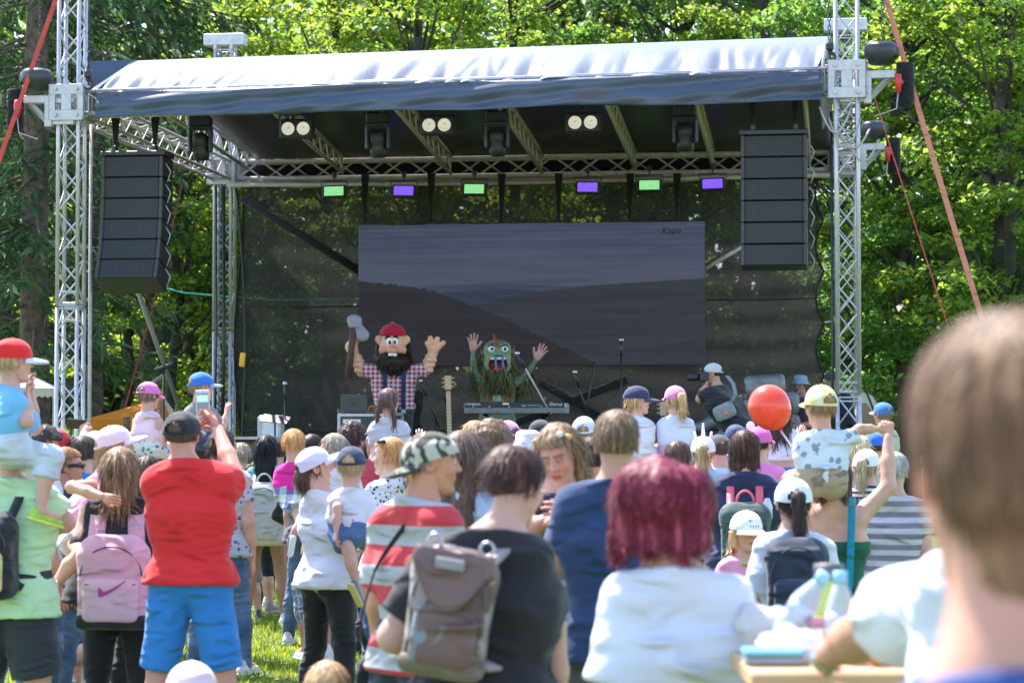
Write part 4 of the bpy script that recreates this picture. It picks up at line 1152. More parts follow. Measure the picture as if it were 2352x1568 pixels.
# covered monitors at the right of the deck
m_wrap = plain('clear_wrap', (.12, .135, .15), .3, var=.35, scale=7, bmp=1.0, spec=.7)
def wrapped(px, py, v, size, rot, label):
    c = P(px, py, v); r_ = SDF((-.7, -.5, -.5), (.7, .5, .5), .03); r_.rbox((0, 0, 0), np.array(size) / 2, .06)
    V_, F_ = r_.mesh(); V_ = V_ + .014 * wob(V_, 16, 3)[:, None] * vnormals(V_, F_)
    tag(MB().add(V_ @ (SROT @ rot).T + c, F_).build('covered_speaker', m_wrap, None, True), label, 'speaker', 'plastic wrapped speakers right of the stage')
wrapped(1757, 884, 1.6, (.48, .4, .24), roty(-.08), 'plastic wrapped speaker tilted on top of the pile right of the photographer')
wrapped(1805, 925, 1.7, (.32, .4, .26), roty(.0), 'plastic wrapped speaker below the tilted one, left of the bucket hat')
wrapped(1806, 985, 1.7, (.34, .4, .36), roty(.0), 'lowest plastic wrapped speaker beside the bucket hat person')
wrapped(1650, 962, 1.9, (.62, .3, .15), roty(-.45), 'grey wrapped wedge sloping up beside the photographer')
wrapped(1757, 960, 1.9, (.5, .4, .5), roty(0), 'plastic wrapped speaker hidden behind the red balloon')
# amplifier rack beside the deck
c = W(566, 1010, 25.9); t = thing('amplifier_rack', 'open black rack of amplifiers at the left front of the deck', 'rack', (c[0], c[1], 0)); h = c[2]
MB().box([c[0], c[1] + .25, h / 2], (.62, .5, h), SROT, .01).build('cabinet', m_black, t)
for k, (z, m) in enumerate(((h - .16, m_black), (h - .30, m_steel), (h - .38, m_steel), (h - .5, m_blackm), (h - .66, plain('rack_grey', (.25, .25, .27), .4)))):
    u = MB().box(np.array([c[0], c[1], z]), (.5, .03, .075), SROT, .004).build('rack_unit', m, t)
    mb = MB()
    for j in range(9): mb.box(np.array([c[0], c[1], z]) + SE * (-.2 + .05 * j) - SU * .018, (.02, .01, .022 + .01 * (j % 3)), SROT)
    mb.build('connector', plain('connector', (.5, .48, .4) if k % 2 == 0 else (.4, .1, .1), .4, .4), u)
MB().box([c[0], c[1] + .1, h + .02], (.72, .5, .03), SROT, .005).build('lid', m_alu_d, t)

# tents and van in the background
def canvas(name, c, tr):
    m, N, L, B = nt(name); B.inputs['Base Color'].default_value = (*c, 1); B.inputs['Roughness'].default_value = .8
    t = N.new('ShaderNodeBsdfTranslucent'); t.inputs[0].default_value = (*tr, 1); mx = N.new('ShaderNodeMixShader'); mx.inputs[0].default_value = .5
    L.new(B.outputs[0], mx.inputs[1]); L.new(t.outputs[0], mx.inputs[2]); L.new(mx.outputs[0], N['Material Output'].inputs[0]); n = noise(N, L, 5, 3, mapping(N, L)); bump(N, L, n.outputs[0], B, .5, .05); return m
m_or = canvas('orange_canvas', (.80, .33, .02), (.85, .32, .02)); m_cr = canvas('cream_canvas', (.75, .70, .60), (.7, .66, .56))
def Wp(a): return W(*a)
t = thing('orange_tent', 'orange tarpaulin tent at the forest edge left of the stage', 'tent', [W(300, 984, 36)[0], 36, 0])
pk, lf, rt_ = W(372, 906, 36.5), W(192, 962, 35), W(392, 966, 35)
A = np.array([[lf * (1 - s) + pk * s + np.array([0, 0, -.03]) * math.sin(math.pi * s) for s in np.linspace(0, 1, 10)], [((lf + rt_) / 2) * (1 - s) + pk * s for s in np.linspace(0, 1, 10)], [rt_ * (1 - s) + pk * s for s in np.linspace(0, 1, 10)]])
MB().slab(A, .01).build('canopy', m_or, t, True)
A = np.array([[p, p - UP * .5 + np.array([0, .05, 0])] for p in [lf * (1 - s) + rt_ * s for s in np.linspace(0, 1, 12)]]); MB().slab(A, .01).build('front_wall', m_or, t, True)
pr = W(408, 955, 37.2); A = np.array([[rt_ * (1 - s) + pk * s for s in np.linspace(0, 1, 6)], [pr * (1 - s) + pk * s for s in np.linspace(0, 1, 6)]]); MB().slab(A, .01).build('side_canopy', m_cr, t)
mb = MB()
for p in (lf, rt_, pr): mb.tube([p, [p[0], p[1], 0]], .03, 6)
mb.build('pole', m_alu_d, t)
MB().tube([pk + np.array([0, -.06, 0]), W(360, 968, 34.9)], .05, 6).build('seam_strip', plain('rust_strip', (.35, .12, .03), .7), t)
t = thing('grey_canopy', 'grey gazebo canopy with white fringed valance at the left edge', 'canopy', [W(40, 984, 33)[0], 33, 0])
pk, a, b, cL = W(38, 846, 33.5), W(126, 893, 32), W(-60, 890, 32), W(130, 890, 35)
MB().slab(np.array([[a, pk], [b, pk]]), .01).build('canopy', fabric((.34, .33, .32), name='grey_canvas'), t); MB().slab(np.array([[cL, pk], [a, pk]]), .01).build('canopy', fabric((.34, .33, .32), name='grey_canvas'), t)
A = np.array([[a * (1 - s) + b * s - UP * .02 * 0, a * (1 - s) + b * s - UP * (.11 + .015 * math.sin(s * 90))] for s in np.linspace(0, 1, 60)]); MB().slab(A, .008).build('fringe', m_cr, t)
mb = MB()
for p in (a, b, cL): mb.tube([p, [p[0], p[1], 0]], .03, 6)
mb.build('pole', m_alu_d, t)
p = W(291, 957, 34); tag(MB().tube([p, [p[0], p[1], 0]], .05, 8).build('fence_post', m_bark, None), 'weathered post in front of the orange tent', 'post')
p = W(352, 940, 35); q = [np.array([p[0], p[1], 0]), p, W(350, 880, 35), W(374, 862, 35)]
tag(MB().tube(q, [.06, .05, .045, .03], 8).build('dead_tree', plain('dead_wood', (.22, .2, .18), .9), None, True), 'bent dead tree stump left of the red strap', 'tree')
# van
vb = W(1988, 984, 41); t = thing('parked_van', 'white van parked behind the right tower', 'van', [vb[0], vb[1], 0])
def vp(x, y, z): return np.array([vb[0] + x, vb[1] + y, z])
prof = [(-2.4, .45), (-2.4, 1.9), (-2.2, 2.3), (-.2, 2.42), (.12, 2.3), (.62, 1.5), (1.05, 1.28), (1.15, .9), (1.1, .45)]
mb = MB(); A = np.array([[vp(x, y, z) for x, z in prof] for y in (-.02, .05, 1.8, 1.87)]); A[0, :, 2] = A[0, :, 2] * .985 + .01; A[3] = A[3] * [1, 1, .985] + [0, 0, .01]
mb.grid(A); n0 = mb.n; mb.f += [list(range(9)), list(range(n0 - 9, n0))[::-1]]
mb.f.append([0, 9, 18, 27]); mb.f.append([8, 35, 26, 17][::-1]); mb.build('body', plain('white_van', (.72, .75, .80), .3, var=.03, coat=.5), t)
m_gl = plain('van_glass', (.03, .035, .04), .06, spec=.8)
MB().slab(np.array([[vp(.15, .12, 2.26), vp(.60, .12, 1.54)], [vp(.15, 1.75, 2.26), vp(.60, 1.75, 1.54)]]) + np.array([.02, 0, .012]), .01).build('windscreen', m_gl, t)
MB().slab(np.array([[vp(-.75, -.028, 2.15), vp(-.75, -.028, 1.5)], [vp(.02, -.028, 2.15), vp(.42, -.028, 1.5)]]), .008).build('side_window', m_gl, t)
MB().box(vp(.45, -.2, 1.62), (.1, .2, .28), None, .03).build('wing_mirror', m_black, t)
for x in (-1.7, .55):
    wl = MB().lathe([(0, -.1), (.30, -.1), (.34, -.07), (.34, .07), (.3, .1), (0, .1)], vp(x, .06, .34), 22, rotx(math.pi / 2)).build('wheel', m_black, t, True)
    MB().lathe([(0, 0), (.2, .0), (.2, .02), (0, .03)], vp(x, -.04, .34), 16, rotx(math.pi / 2)).build('hub', m_steel, wl)
mb = MB(); mb.box(vp(-.85, -.024, 1.25), (.01, .008, 1.5)); mb.build('door_seam', m_black, t)
# ------------------------------------------------------------------ people
LIGHT, FAIR, TAN, RED_ = (.56, .335, .25), (.62, .39, .30), (.40, .215, .135), (.55, .27, .19)
def _head_template():
    s = SDF((-.5, -.62, -.66), (.5, .62, .58), .026)
    s.ell((0, -.06, .14), (.335, .43, .36), .05); s.ell((0, .10, -.14), (.275, .285, .36), .10)
    s.cap((-.10, .20, -.40), (.10, .20, -.40), .095, k=.10); s.ell((0, .30, -.43), (.09, .08, .07), .06)
    s.cap((0, .375, .07), (0, .455, -.10), .028, .048, k=.05); s.ell((-.045, .42, -.11), (.035, .045, .03), .03); s.ell((.045, .42, -.11), (.035, .045, .03), .03)
    s.cap((-.16, .325, .10), (.16, .325, .10), .05, k=.06); s.ell((.17, .27, -.10), (.10, .09, .10), .08); s.ell((-.17, .27, -.10), (.10, .09, .10), .08)
    for x in (-.13, .13): s.ell((x, .42, .025), (.075, .07, .045), .05, True)
    for x in (-.13, .13): s.ell((x, .335, .022), (.062, .062, .045), .02)
    s.cap((-.075, .365, -.245), (.075, .365, -.245), .028, k=.03); s.cap((-.055, .36, -.285), (.055, .36, -.285), .032, k=.03)
    for x in (-1, 1):
        s.ell((x * .345, -.05, -.02), (.045, .10, .145), .03); s.ell((x * .385, -.02, -.01), (.03, .055, .085), .03, True)
    P, F = s.mesh(1); n = len(P); f = np.ones((n, 3)); ab = np.zeros(n, bool); ac = np.zeros((n, 3))
    for x in (-.13, .13):
        q = P - np.array([x, .39, .02]); fr = P[:, 1] > .3
        e = fr & ((q[:, 0] / .06) ** 2 + (q[:, 2] / .032) ** 2 < 1); ab |= e; ac[e] = (.55, .53, .5)
        i = fr & ((q[:, 0] / .03) ** 2 + (q[:, 2] / .032) ** 2 < 1); ab |= i; ac[i] = (.03, .022, .018)
        l = fr & ~e & ((q[:, 0] / .075) ** 2 + ((q[:, 2] - .02) / .035) ** 2 < 1); f[l] *= .55
        b = fr & (np.abs(q[:, 2] - .105 + .25 * np.abs(q[:, 0] + np.sign(x) * .02) ** 1.5) < .024) & (np.abs(q[:, 0]) < .10); f[b] *= .38
    lip = (P[:, 1] > .3) & ((P[:, 0] / .105) ** 2 + ((P[:, 2] + .262) / .048) ** 2 < 1); f[lip] *= (.92, .55, .52)
    ml = lip & (np.abs(P[:, 2] + .262) < .011); f[ml] *= .5
    f[np.abs(P[:, 0]) > .33] *= (1.05, .82, .78)
    ck = (P[:, 1] > .2) & ((np.abs(P[:, 0]) - .19) ** 2 + (P[:, 2] + .1) ** 2 < .012); f[ck] *= (1.04, .88, .86)
    return P, F, f, ab, ac
HEADT = _head_template()

def _hand(pose):
    """right hand, wrist at origin, fingers +z, palm facing +y, thumb at -x; metres"""
    s = SDF((-.10, -.05, -.03), (.08, .11, .22), .0055)
    s.cap((-.018, 0, .02), (-.024, 0, .088), .016, .015, .012, fy=.75); s.cap((.016, 0, .02), (.024, 0, .084), .016, .014, .012, fy=.75)
    s.cap((0, 0, -.02), (0, 0, .07), .020, .024, .012, fy=.62); s.ell((-.026, .008, .04), (.016, .015, .028), .012)
    L = [.074, .083, .077, .060]; X = [-.031, -.0105, .0105, .030]; base = [.088, .093, .09, .082]
    curl = {'relax': (.28, .5, .35), 'open': (.05, .06, .05), 'grip': (1.1, 1.25, .7), 'hold': (.5, .75, .5)}[pose]
    spread = {'relax': .04, 'open': .17, 'grip': .0, 'hold': .05}[pose]
    for i in range(4):
        p = np.array([X[i], 0, base[i]]); a = 0; sx = (i - 1.5) * spread; r = .0098 - .0009 * (i == 3)
        for j, fr in enumerate((.45, .31, .24)):
            a += curl[j] * (1 + .1 * i - .05); dl = L[i] * fr
            q = p + dl * np.array([math.sin(sx), math.sin(a) * math.cos(sx), math.cos(a) * math.cos(sx)])
            s.cap(p, q, r, r - .0009, .004); p = q; r -= .0009
    t0 = np.array([-.028, .006, .030])
    if pose == 'open': pts = [t0, (-.062, .01, .062), (-.082, .012, .092)]
    elif pose == 'grip': pts = [t0, (-.046, .035, .055), (-.030, .055, .082)]
    else: pts = [t0, (-.050, .022, .062), (-.050, .034, .096)]
    s.cap(pts[0], pts[1], .0135, .0115, .008); s.cap(pts[1], pts[2], .0115, .009, .004)
    return s.mesh(1)
HANDT = {k: _hand(k) for k in ('relax', 'open', 'grip', 'hold')}

def _shoe():
    u = SDF((-.25, -.35, -.02), (.25, .85, .5), .03)
    u.cap((0, -.12, .10), (0, .55, .09), .155, .135, .08, fx=.92); u.cap((0, -.12, .12), (0, -.10, .32), .14, .115, .1); u.cap((0, .02, .22), (0, .42, .13), .10, .10, .08)
    u.cut(lambda X, Y, Z: .04 - Z + 0 * X + 0 * Y)
    w = SDF((-.25, -.4, -.05), (.25, .85, .2), .03); w.cap((0, -.14, .045), (0, .58, .045), .17, .15, .02); w.cut(lambda X, Y, Z: np.maximum(-Z, Z - .085) + 0 * X + 0 * Y)
    return u.mesh(), w.mesh()
SHOET = _shoe()

def smeshobj(name, P, F, mat, root, col=None):
    me = bpy.data.meshes.new(name); quad_mesh(me, P, F)
    me.polygons.foreach_set('use_smooth', np.ones(len(F), bool))
    if col is not None: set_col(me, col if np.ndim(col) == 2 else np.tile(col, (len(P), 1)))
    if mat: me.materials.append(mat)
    o = bpy.data.objects.new(name, me); COL.objects.link(o)
    if root is not None: o.parent = root
    return o

def ribbons(P, N, count, length, width, seed, grav=1., out=.3, steps=4, up=0., lift=.01, wave=0.):
    """thin tapering locks lying along a hair surface"""
    r = np.random.default_rng(seed); i = r.integers(0, len(P), count); p = P[i] + N[i] * lift * r.uniform(.2, 1.4, (count, 1)); n = N[i].copy()
    d = np.tile([0, 0, -grav], (count, 1)) + r.normal(0, .25, (count, 3)) + np.array([0, 0, up])
    d -= n * np.sum(d * n, 1, keepdims=True) * .9; d /= np.maximum(np.linalg.norm(d, axis=1, keepdims=True), 1e-6)
    w = np.cross(n, d); w /= np.maximum(np.linalg.norm(w, axis=1, keepdims=True), 1e-6)
    L = length * r.uniform(.5, 1.3, (count, 1)); rows = []; ph = r.uniform(0, 6, (count, 1))
    for k in range(steps + 1):
        t = k / steps; ww = w * width * (1 - t) ** .7 * .5 + w * .0004
        q = p + d * L * t + n * out * L * (t ** 2) * .35 + np.array([0, 0, -grav]) * L * t * t * .25 + w * wave * np.sin(ph + t * 7)
        rows.append((q - ww, q + ww))
    V = np.stack([x for a in rows for x in a], 1).reshape(-1, 3); m = 2 * (steps + 1); F = []
    b = np.arange(count) * m
    for k in range(steps): F.append(np.stack([b + 2 * k, b + 2 * k + 1, b + 2 * k + 3, b + 2 * k + 2], 1))
    c = np.repeat(np.clip(1 + r.normal(0, .16, count), .6, 1.5), m)
    return V, np.vstack(F), np.tile(c[:, None], (1, 3))

def hair_mesh(style, seed=0, res=.035, ln=1.2, nape=-.30):
    """in head units (head height 1, face +y); returns verts, faces, ribbon settings"""
    s = SDF((-.75, -1.15, -.7 - ln), (.75, .7, .95), res)
    c, rr = (0, -.06, .15), np.array([.365, .455, .385])
    face = lambda y0, z0: (lambda X, Y, Z: np.minimum(Y - y0, z0 - Z) + 0 * X)
    rib = dict(count=260, length=.22, width=.03, out=.25)
    if style in ('short', 'fade', 'messy', 'curly', 'toddler'):
        k = {'short': 1.04, 'fade': 1.0, 'messy': 1.08, 'curly': 1.14, 'toddler': 1.0}[style]
        s.ell(c, rr * k, .05)
        if style == 'fade': s.ell((0, .02, .36), (.29, .36, .20), .08)
        if style == 'messy': s.ell((0, .05, .36), (.32, .38, .22), .1)
        if style == 'curly': s.ell((0, .0, .3), (.38, .42, .3), .1)
        s.cut(face(.03 if style != 'fade' else -.02, .26)); s.cut(lambda X, Y, Z: np.minimum(np.minimum(np.abs(X) - .27, -.02 - Z), Y + .16) + 0 * X)
        s.cut(lambda X, Y, Z: nape - Z + .15 * Y + .03 * np.sin(X * 27 + seed) + .025 * np.sin(X * 61))
        if nape < -.4: s.cap((0, -.20, 0), (0, -.20, nape + .12), .30, .20, .1, fy=.8)
        rib = dict(count=420, length={'fade': .1, 'messy': .24, 'curly': .12, 'toddler': .2}.get(style, .14), width=.03, out={'messy': 1.6, 'curly': 2.5}.get(style, .5))
    elif style in ('bob', 'long', 'tail', 'lob'):
        s.ell(c, rr * 1.10, .05)
        low = -.45 if style == 'bob' else -.5
        s.cap((-.12, -.16, .1), (-.16, -.14, low), .27, .26, .1, fy=.9); s.cap((.12, -.16, .1), (.16, -.14, low), .27, .26, .1, fy=.9)
        if style in ('long', 'lob'):
            for x in (-.2, 0, .2): s.cap((x, -.30, 0), (x * .95, -.40 - .03 * ln, .1 - ln), .20, .13, .12, fy=.6)
        s.cut(face(.10, .27)); s.cut(lambda X, Y, Z: np.minimum(Y - .02, .0 - Z) + 0 * X)
        s.cut(lambda X, Y, Z: (-.5 if style == 'bob' else .05 - ln) - Z + .05 * np.sin(X * 23) + .05 * np.sin(X * 9 + seed) + .6 * X * X + 0 * Y)
        rib = dict(count=520, length=.5 if style != 'bob' else .22, width=.045, out=.12)
    elif style in ('pony', 'bun', 'braids', 'updo'):
        s.ell(c, rr * 1.03, .05); s.cut(face(.06, .27)); s.cut(lambda X, Y, Z: -.30 - Z - .1 * Y + 0 * X)
        if style == 'pony':
            s.cap((0, -.42, .16), (0, -.66, .1), .10, .13, .05); s.cap((0, -.66, .1), (.02, -.66, -.45), .14, .13, .08); s.cap((.02, -.66, -.45), (.03, -.60, .25 - ln), .13, .04, .08)
        if style == 'bun': s.ell((0, -.15, .58), (.17, .17, .14), .04)
        if style == 'updo': s.ell((0, -.35, -.20), (.25, .23, .22), .08)
        if style == 'braids':
            for x in (-1, 1):
                pts = [(x * .2, -.38, .0), (x * .3, -.42, -.3), (x * .33, -.36, -.62), (x * .33, -.3, -.95)]
                for a, b in zip(pts, pts[1:]):
                    for t in (0, .33, .66): q = np.array(a) * (1 - t) + np.array(b) * t; s.ell(q, (.085, .075, .085), .02)
        rib = dict(count=380, length=.3, width=.035, out=.25)
    P, F = s.mesh(1); N = vnormals(P, F)
    if style in ('curly',): P = P + N * (.05 * wob(P, 24, seed, 2))[:, None]
    elif style in ('fade', 'toddler'): P = P + N * (.008 * wob(P, 24, seed, 2))[:, None]
    else:
        a = np.arctan2(P[:, 0], P[:, 1] + .06); P = P + N * (.007 * np.sin(a * 26 + 3 * wob(P, 4, seed)) + .020 * wob(P, (9, 9, 3), seed + 1))[:, None]
    return P, F, rib

def cap_parts(spec, root, T):
    """baseball cap or bucket hat; T maps head units to the wearer's frame"""
    col = spec['col']; m = spec.get('mat') or fabric(col, spec.get('col2'), spec.get('pat'), spec.get('sc', 20), .8, 'cap_cloth', .25)
    mbm = m if spec.get('brim') is None else fabric(spec['brim'], None, None, 1, .8, 'brim_cloth', .2)
    cy = spec.get('yaw', 0); Rz = rotz(R(cy)); tl = rotx(R(spec.get('tilt', 6)))
    f = lambda P: T((P.reshape(-1, 3) - [0, -.05, .12]) @ (Rz @ tl).T + [0, -.05, .12]).reshape(P.shape)
    if spec.get('kind') == 'bucket':
        az = np.arange(33) * 2 * math.pi / 32; prof = [(.02, .46), (.26, .45), (.335, .40), (.375, .14), (.43, .05), (.54, -.06)]
        P = np.array([[[r_ * math.sin(a), r_ * 1.18 * math.cos(a) - .05, z + .06] for a in az] for r_, z in prof])
        return MB().slab(f(P[:, ::-1]), .006).build('hat', m, root, True, world=False)
    na, ne = 49, 12; az = np.linspace(-math.pi, math.pi, na); el = np.linspace(-.10, math.pi / 2, ne)
    rx, ry, rz = .395, .485, .40 + spec.get('tall', 0)
    P = np.zeros((ne, na, 3))
    for i, e in enumerate(el):
        ce = math.cos(max(e, 0)) ** .85; z = .115 + rz * math.sin(e)
        seam = 1 - .012 * np.exp(-((np.abs(np.mod(az + math.pi / 6, math.pi / 3) - math.pi / 6)) / .06) ** 2)
        P[i] = np.stack([rx * np.sin(az) * ce * seam, ry * np.cos(az) * ce * seam - .05, np.full(na, z) - .05 * (1 - np.cos(az)) * .5 * math.cos(max(e, 0))], 1)
    V = f(P); keep = []
    for i in range(ne - 1):
        for j in range(na - 1):
            a = abs(abs((az[j] + az[j + 1]) / 2) - math.pi); e = (el[i] + el[i + 1]) / 2
            if spec.get('open', True) and i >= 1 and a < .52 * math.sqrt(max(0, 1 - (max(0, e - .08) / .52) ** 2)): continue
            keep.append([i * na + j, i * na + j + 1, (i + 1) * na + j + 1, (i + 1) * na + j])
    vv = V.reshape(-1, 3); mb = MB(); mb.add(vv, keep); cen = f(np.array([[[0, -.05, .1]]])).reshape(3)
    mb.add(vv + (cen - vv) * .035, [q[::-1] for q in keep])
    if spec.get('kind') != 'beanie': mb.ell(f(np.array([[[0, -.05, .115 + rz + .0]]])).reshape(3), np.array([.03, .03, .02]) * spec['hd'], 8, 5)
    o = mb.build('cap', m, root, True, world=False)
    if spec.get('nobrim'): return o
    ua = np.linspace(-1.08, 1.08, 17); L = spec.get('len', .40); G = np.zeros((7, 17, 3))
    for i, t in enumerate(np.linspace(0, 1, 7)):
        for j, a in enumerate(ua):
            k = math.cos(a / 1.08 * math.pi / 2) ** .55
            G[i, j] = [rx * math.sin(a) * (1 + .04 * t), ry * math.cos(a) - .05 + L * t * k, .105 - .06 * t * t - .10 * (a / 1.08) ** 2 * (.5 + .5 * t)]
    MB().slab(f(G[:, ::-1]), .012 * spec['hd'] / .22).build('brim', mbm, o, True, world=False)
    if spec.get('ears'):      # unicorn horn and ears
        e = spec['ears']
        for a, b, r_ in (((0, .02, .48), (0, .04, .92), .075), ((-.24, -.05, .42), (-.27, -.03, .66), .07), ((.24, -.05, .42), (.27, -.03, .66), .07)):
            pts = f(np.array([[a, b]])).reshape(-1, 3); MB().tube(pts, [r_ * spec['hd'], .006], 10).build('horn' if a[0] == 0 else 'felt_ear', fabric(e, None, None, 1, .7, 'felt'), o, True, world=False)
    if spec.get('pads'):
        for x in (-.2, .2): MB().ell(f(np.array([[[x * 1.4, .0, .52]]])).reshape(3), np.array([.14, .06, .14]) * spec['hd'], 14, 8).build('felt_ear', fabric(spec['pads'], None, None, 1, .7, 'felt'), o, True, world=False)
    if spec.get('mark'):      # three slanted bars and letter strokes on the front
        mk = spec['mark']; mb = MB()
        for k in range(3):
            q = f(np.array([[[-.07 + .07 * k, .405 - .03, .26 - .02 * k], [-.035 + .07 * k, .40 - .04, .30 + .02 * k]]])).reshape(-1, 3); mb.tube(q, .018 * spec['hd'], 6)
        for k in range(4):
            q = f(np.array([[[-.11 + .07 * k, .43, .16], [-.11 + .07 * k, .425, .21]]])).reshape(-1, 3); mb.tube(q, .011 * spec['hd'], 5)
        mb.build('emblem', m_black, o, world=False)
    return o

CROWD = 'people watching the show'
class Info: pass
def person(label, px, py, d, yaw=0., h=None, sex='m', g=1., hd=None, look=(0, 0, 0), skin=LIGHT, hair=None, cap=None, top=None, bottom=None,
           shoes=(.6, .6, .62), arms=None, legs='stand', lean=(0, 0), spread=.06, glasses=None, head=True, group=CROWD, hscale=1., seed=None, nk=0., sd=0., ho=(0, 0), eyes='open', feet=True):
    seed = seed if seed is not None else int(px * 7 + py * 3) % 9973
    tp = W(px, py, d); zt = tp[2]
    if h is None: h = zt
    ya = R(yaw); Rl = rotz(ya); base = np.array([tp[0], tp[1], zt - h]) - Rl @ np.array([lean[0] * 1.05 + ho[0], lean[1] * 1.1 + ho[1], 0])
    toloc = lambda q: (np.asarray(q) - base) @ Rl          # world -> wearer's frame
    child = h < 1.35
    if hd is None: hd = .225 if h > 1.55 else (.215 if h > 1.3 else .2)
    lx, ly = lean
    J = {}
    zsh, zn, zh = h - hd * 1.36 - .022 * h - nk - sd, h - hd * 1.18 - nk, h - hd * .5
    J['hip'] = np.array([0, 0, .52 * h]); sw = {'m': .088, 'f': .076, 'c': .083}['c' if child else sex] * h * (1 + (g - 1) * .5)
    J['neck'] = np.array([lx + ho[0] * .4, ly + ho[1] * .4, zn]); J['head'] = np.array([lx * 1.05 + ho[0], ly * 1.1 + .015 + ho[1], zh])
    J['sh'] = {'L': np.array([-sw + lx * .95, ly * .95, zsh]), 'R': np.array([sw + lx * .95, ly * .95, zsh])}
    sgn = {'L': -1, 'R': 1}; J['el'], J['wr'], pal, hp = {}, {}, {}, {}
    arms = arms or {}
    for s in 'LR':
        a = arms.get(s, 'down'); q = J['sh'][s]; k = sgn[s]; hp[s] = 'relax'; pal[s] = np.array([-k, .1, 0])
        if isinstance(a, dict): hp[s] = a.get('hand', 'relax'); pv = a.get('palm'); a = a['p']
        else: pv = None
        if a == 'down': e = q + np.array([k * .035, -.012, -.170]) * h; w = e + np.array([k * .005, .035, -.150]) * h
        elif a == 'out': e = q + np.array([k * .075, -.02, -.155]) * h; w = e + np.array([k * .0, .06, -.14]) * h
        elif a == 'front': e = q + np.array([k * .04, .015, -.165]) * h; w = e + np.array([-k * .075, .125, .01]) * h; pal[s] = np.array([-k * .6, 0, .8])
        elif a == 'cross': e = q + np.array([k * .045, .04, -.16]) * h; w = e + np.array([-k * .13, .07, .02]) * h; pal[s] = np.array([0, -1, .2])
        elif a == 'up': e = q + np.array([k * .10, .03, .10]) * h; w = e + np.array([-k * .02, .03, .15]) * h; pal[s] = np.array([0, 1, 0])
        elif a == 'hold': e = q + np.array([k * .06, .05, -.14]) * h; w = e + np.array([-k * .02, .12, .10]) * h; pal[s] = np.array([-k, 0, 0])
        else:
            e, w = [toloc(W(x, y, d + dy)) for x, y, dy in a]
            if w[2] > q[2]: pal[s] = np.array([0, 1., 0])
        if pv is not None: pal[s] = np.array(pv, float)
        J['el'][s], J['wr'][s] = e, w
    J['hj'], J['kn'], J['an'], fd = {}, {}, {}, {}
    for s in 'LR':
        k = sgn[s]; hj = J['hip'] + np.array([k * .052 * h, 0, -.005 * h]); fd[s] = np.array([k * .15, 1, 0.])
        if legs == 'stand': kn = np.array([k * (.052 + spread * .5) * h, .012 * h, .285 * h]); an = np.array([k * (.05 + spread) * h, -.012 * h, .045 * h])
        elif legs == 'sit': kn = hj + np.array([k * .07, .20, -.035]) * h; an = kn + np.array([-k * .02, .05, -.215]) * h; fd[s] = np.array([0, 1, -.5])
        elif legs == 'straddle': kn = hj + np.array([k * .13, .13, -.12]) * h; an = kn + np.array([k * .01, -.03, -.2]) * h; fd[s] = np.array([k * .2, .7, -.7])
        elif legs == 'floor': kn = hj + np.array([k * .06, .18, .14]) * h; an = kn + np.array([k * .0, .08, -.2]) * h
        elif legs == 'crouch': kn = hj + np.array([k * .05, .19, -.12]) * h; an = np.array([k * .08 * h, -.02, .045 * h])
        else:
            (kx, ky, kd), (ax, ay, ad) = legs[s]; kn, an = toloc(W(kx, ky, d + kd)), toloc(W(ax, ay, d + ad)); fd[s] = np.asarray(legs.get('f' + s, (0, 1, -.3)), float)
        J['hj'][s], J['kn'][s], J['an'][s] = hj, kn, an
    J['h'], J['hd'] = h, hd
    res = float(np.clip(d * .00105, .0105, .02)) if h > .7 else .012
    allp = [J['hip'], J['neck']] + [J[k][s] for k in ('sh', 'el', 'wr', 'kn', 'an') for s in 'LR']
    lo = np.min(allp, 0) - .20 * max(g, 1); hi = np.max(allp, 0) + .20 * max(g, 1)
    lp = lambda t: np.array([lx * t, ly * t, 0])
    hz, cz = .52 * h, zsh
    def torso(S_, off, up=True, k=.035):
        fem = sex == 'f' and not child
        zc = hz + .66 * (cz - hz); S_.cap(lp(.62) + [-.044 * h * g, 0, zc], lp(.62) + [.044 * h * g, 0, zc], .062 * h * (.6 + .4 * g) + off, k=k, fy=.80)
        zw = hz + .36 * (cz - hz); rw = (.053 if fem else .060) * h * (.35 + .65 * g)
        S_.cap(lp(.3) + [-.032 * h * g, 0, zw], lp(.3) + [.032 * h * g, 0, zw], rw + off, k=k, fy=.86)
        S_.cap(lp(.45) + [-.04 * h * g, 0, (zc + zw) / 2], lp(.45) + [.04 * h * g, 0, (zc + zw) / 2], rw * 1.03 + off, k=k, fy=.82)
        rp = (.074 if fem else .066) * h * (.45 + .55 * g)
        S_.cap([-.04 * h * g, -.008, hz + .015 * h], [.04 * h * g, -.008, hz + .015 * h], rp + off, k=k, fy=.92)
        if up:
            zu = cz - .075 * h; S_.cap(lp(.85) + [-.058 * h * g, -.008, zu], lp(.85) + [.058 * h * g, -.008, zu], .054 * h * (.6 + .4 * g) + off, k=.05, fy=.9)
            S_.cap(J['sh']['L'] * [.9, 1, 1], J['sh']['R'] * [.9, 1, 1] + [0, 0, 0], .031 * h + off, k=k, fy=.95)
            for s in 'LR': S_.cap(J['neck'] + [0, -.012, .004], J['sh'][s] + [0, 0, .0], .034 * h + off, .033 * h + off, k=.04)
            if fem and off > 0:
                for s in (-1, 1): S_.ell(lp(.7) + [s * .05 * h, .052 * h, zc], [.045 * h + off, .04 * h + off, .045 * h + off], .05)
    def arm(S_, s, off=0., plane=None, t=None):
        a, b, c = J['sh'][s], J['el'][s], J['wr'][s]; gg = .75 + .25 * g
        S_.cap(a, b, .034 * h * gg + off, .027 * h * gg + off, .03, plane=plane)
        if t is None: S_.cap(b, b * .5 + c * .5, .0275 * h * gg + off, .026 * h * gg + off, .02); S_.cap(b * .5 + c * .5, c, .025 * h * gg + off, .0165 * h + off, .02)
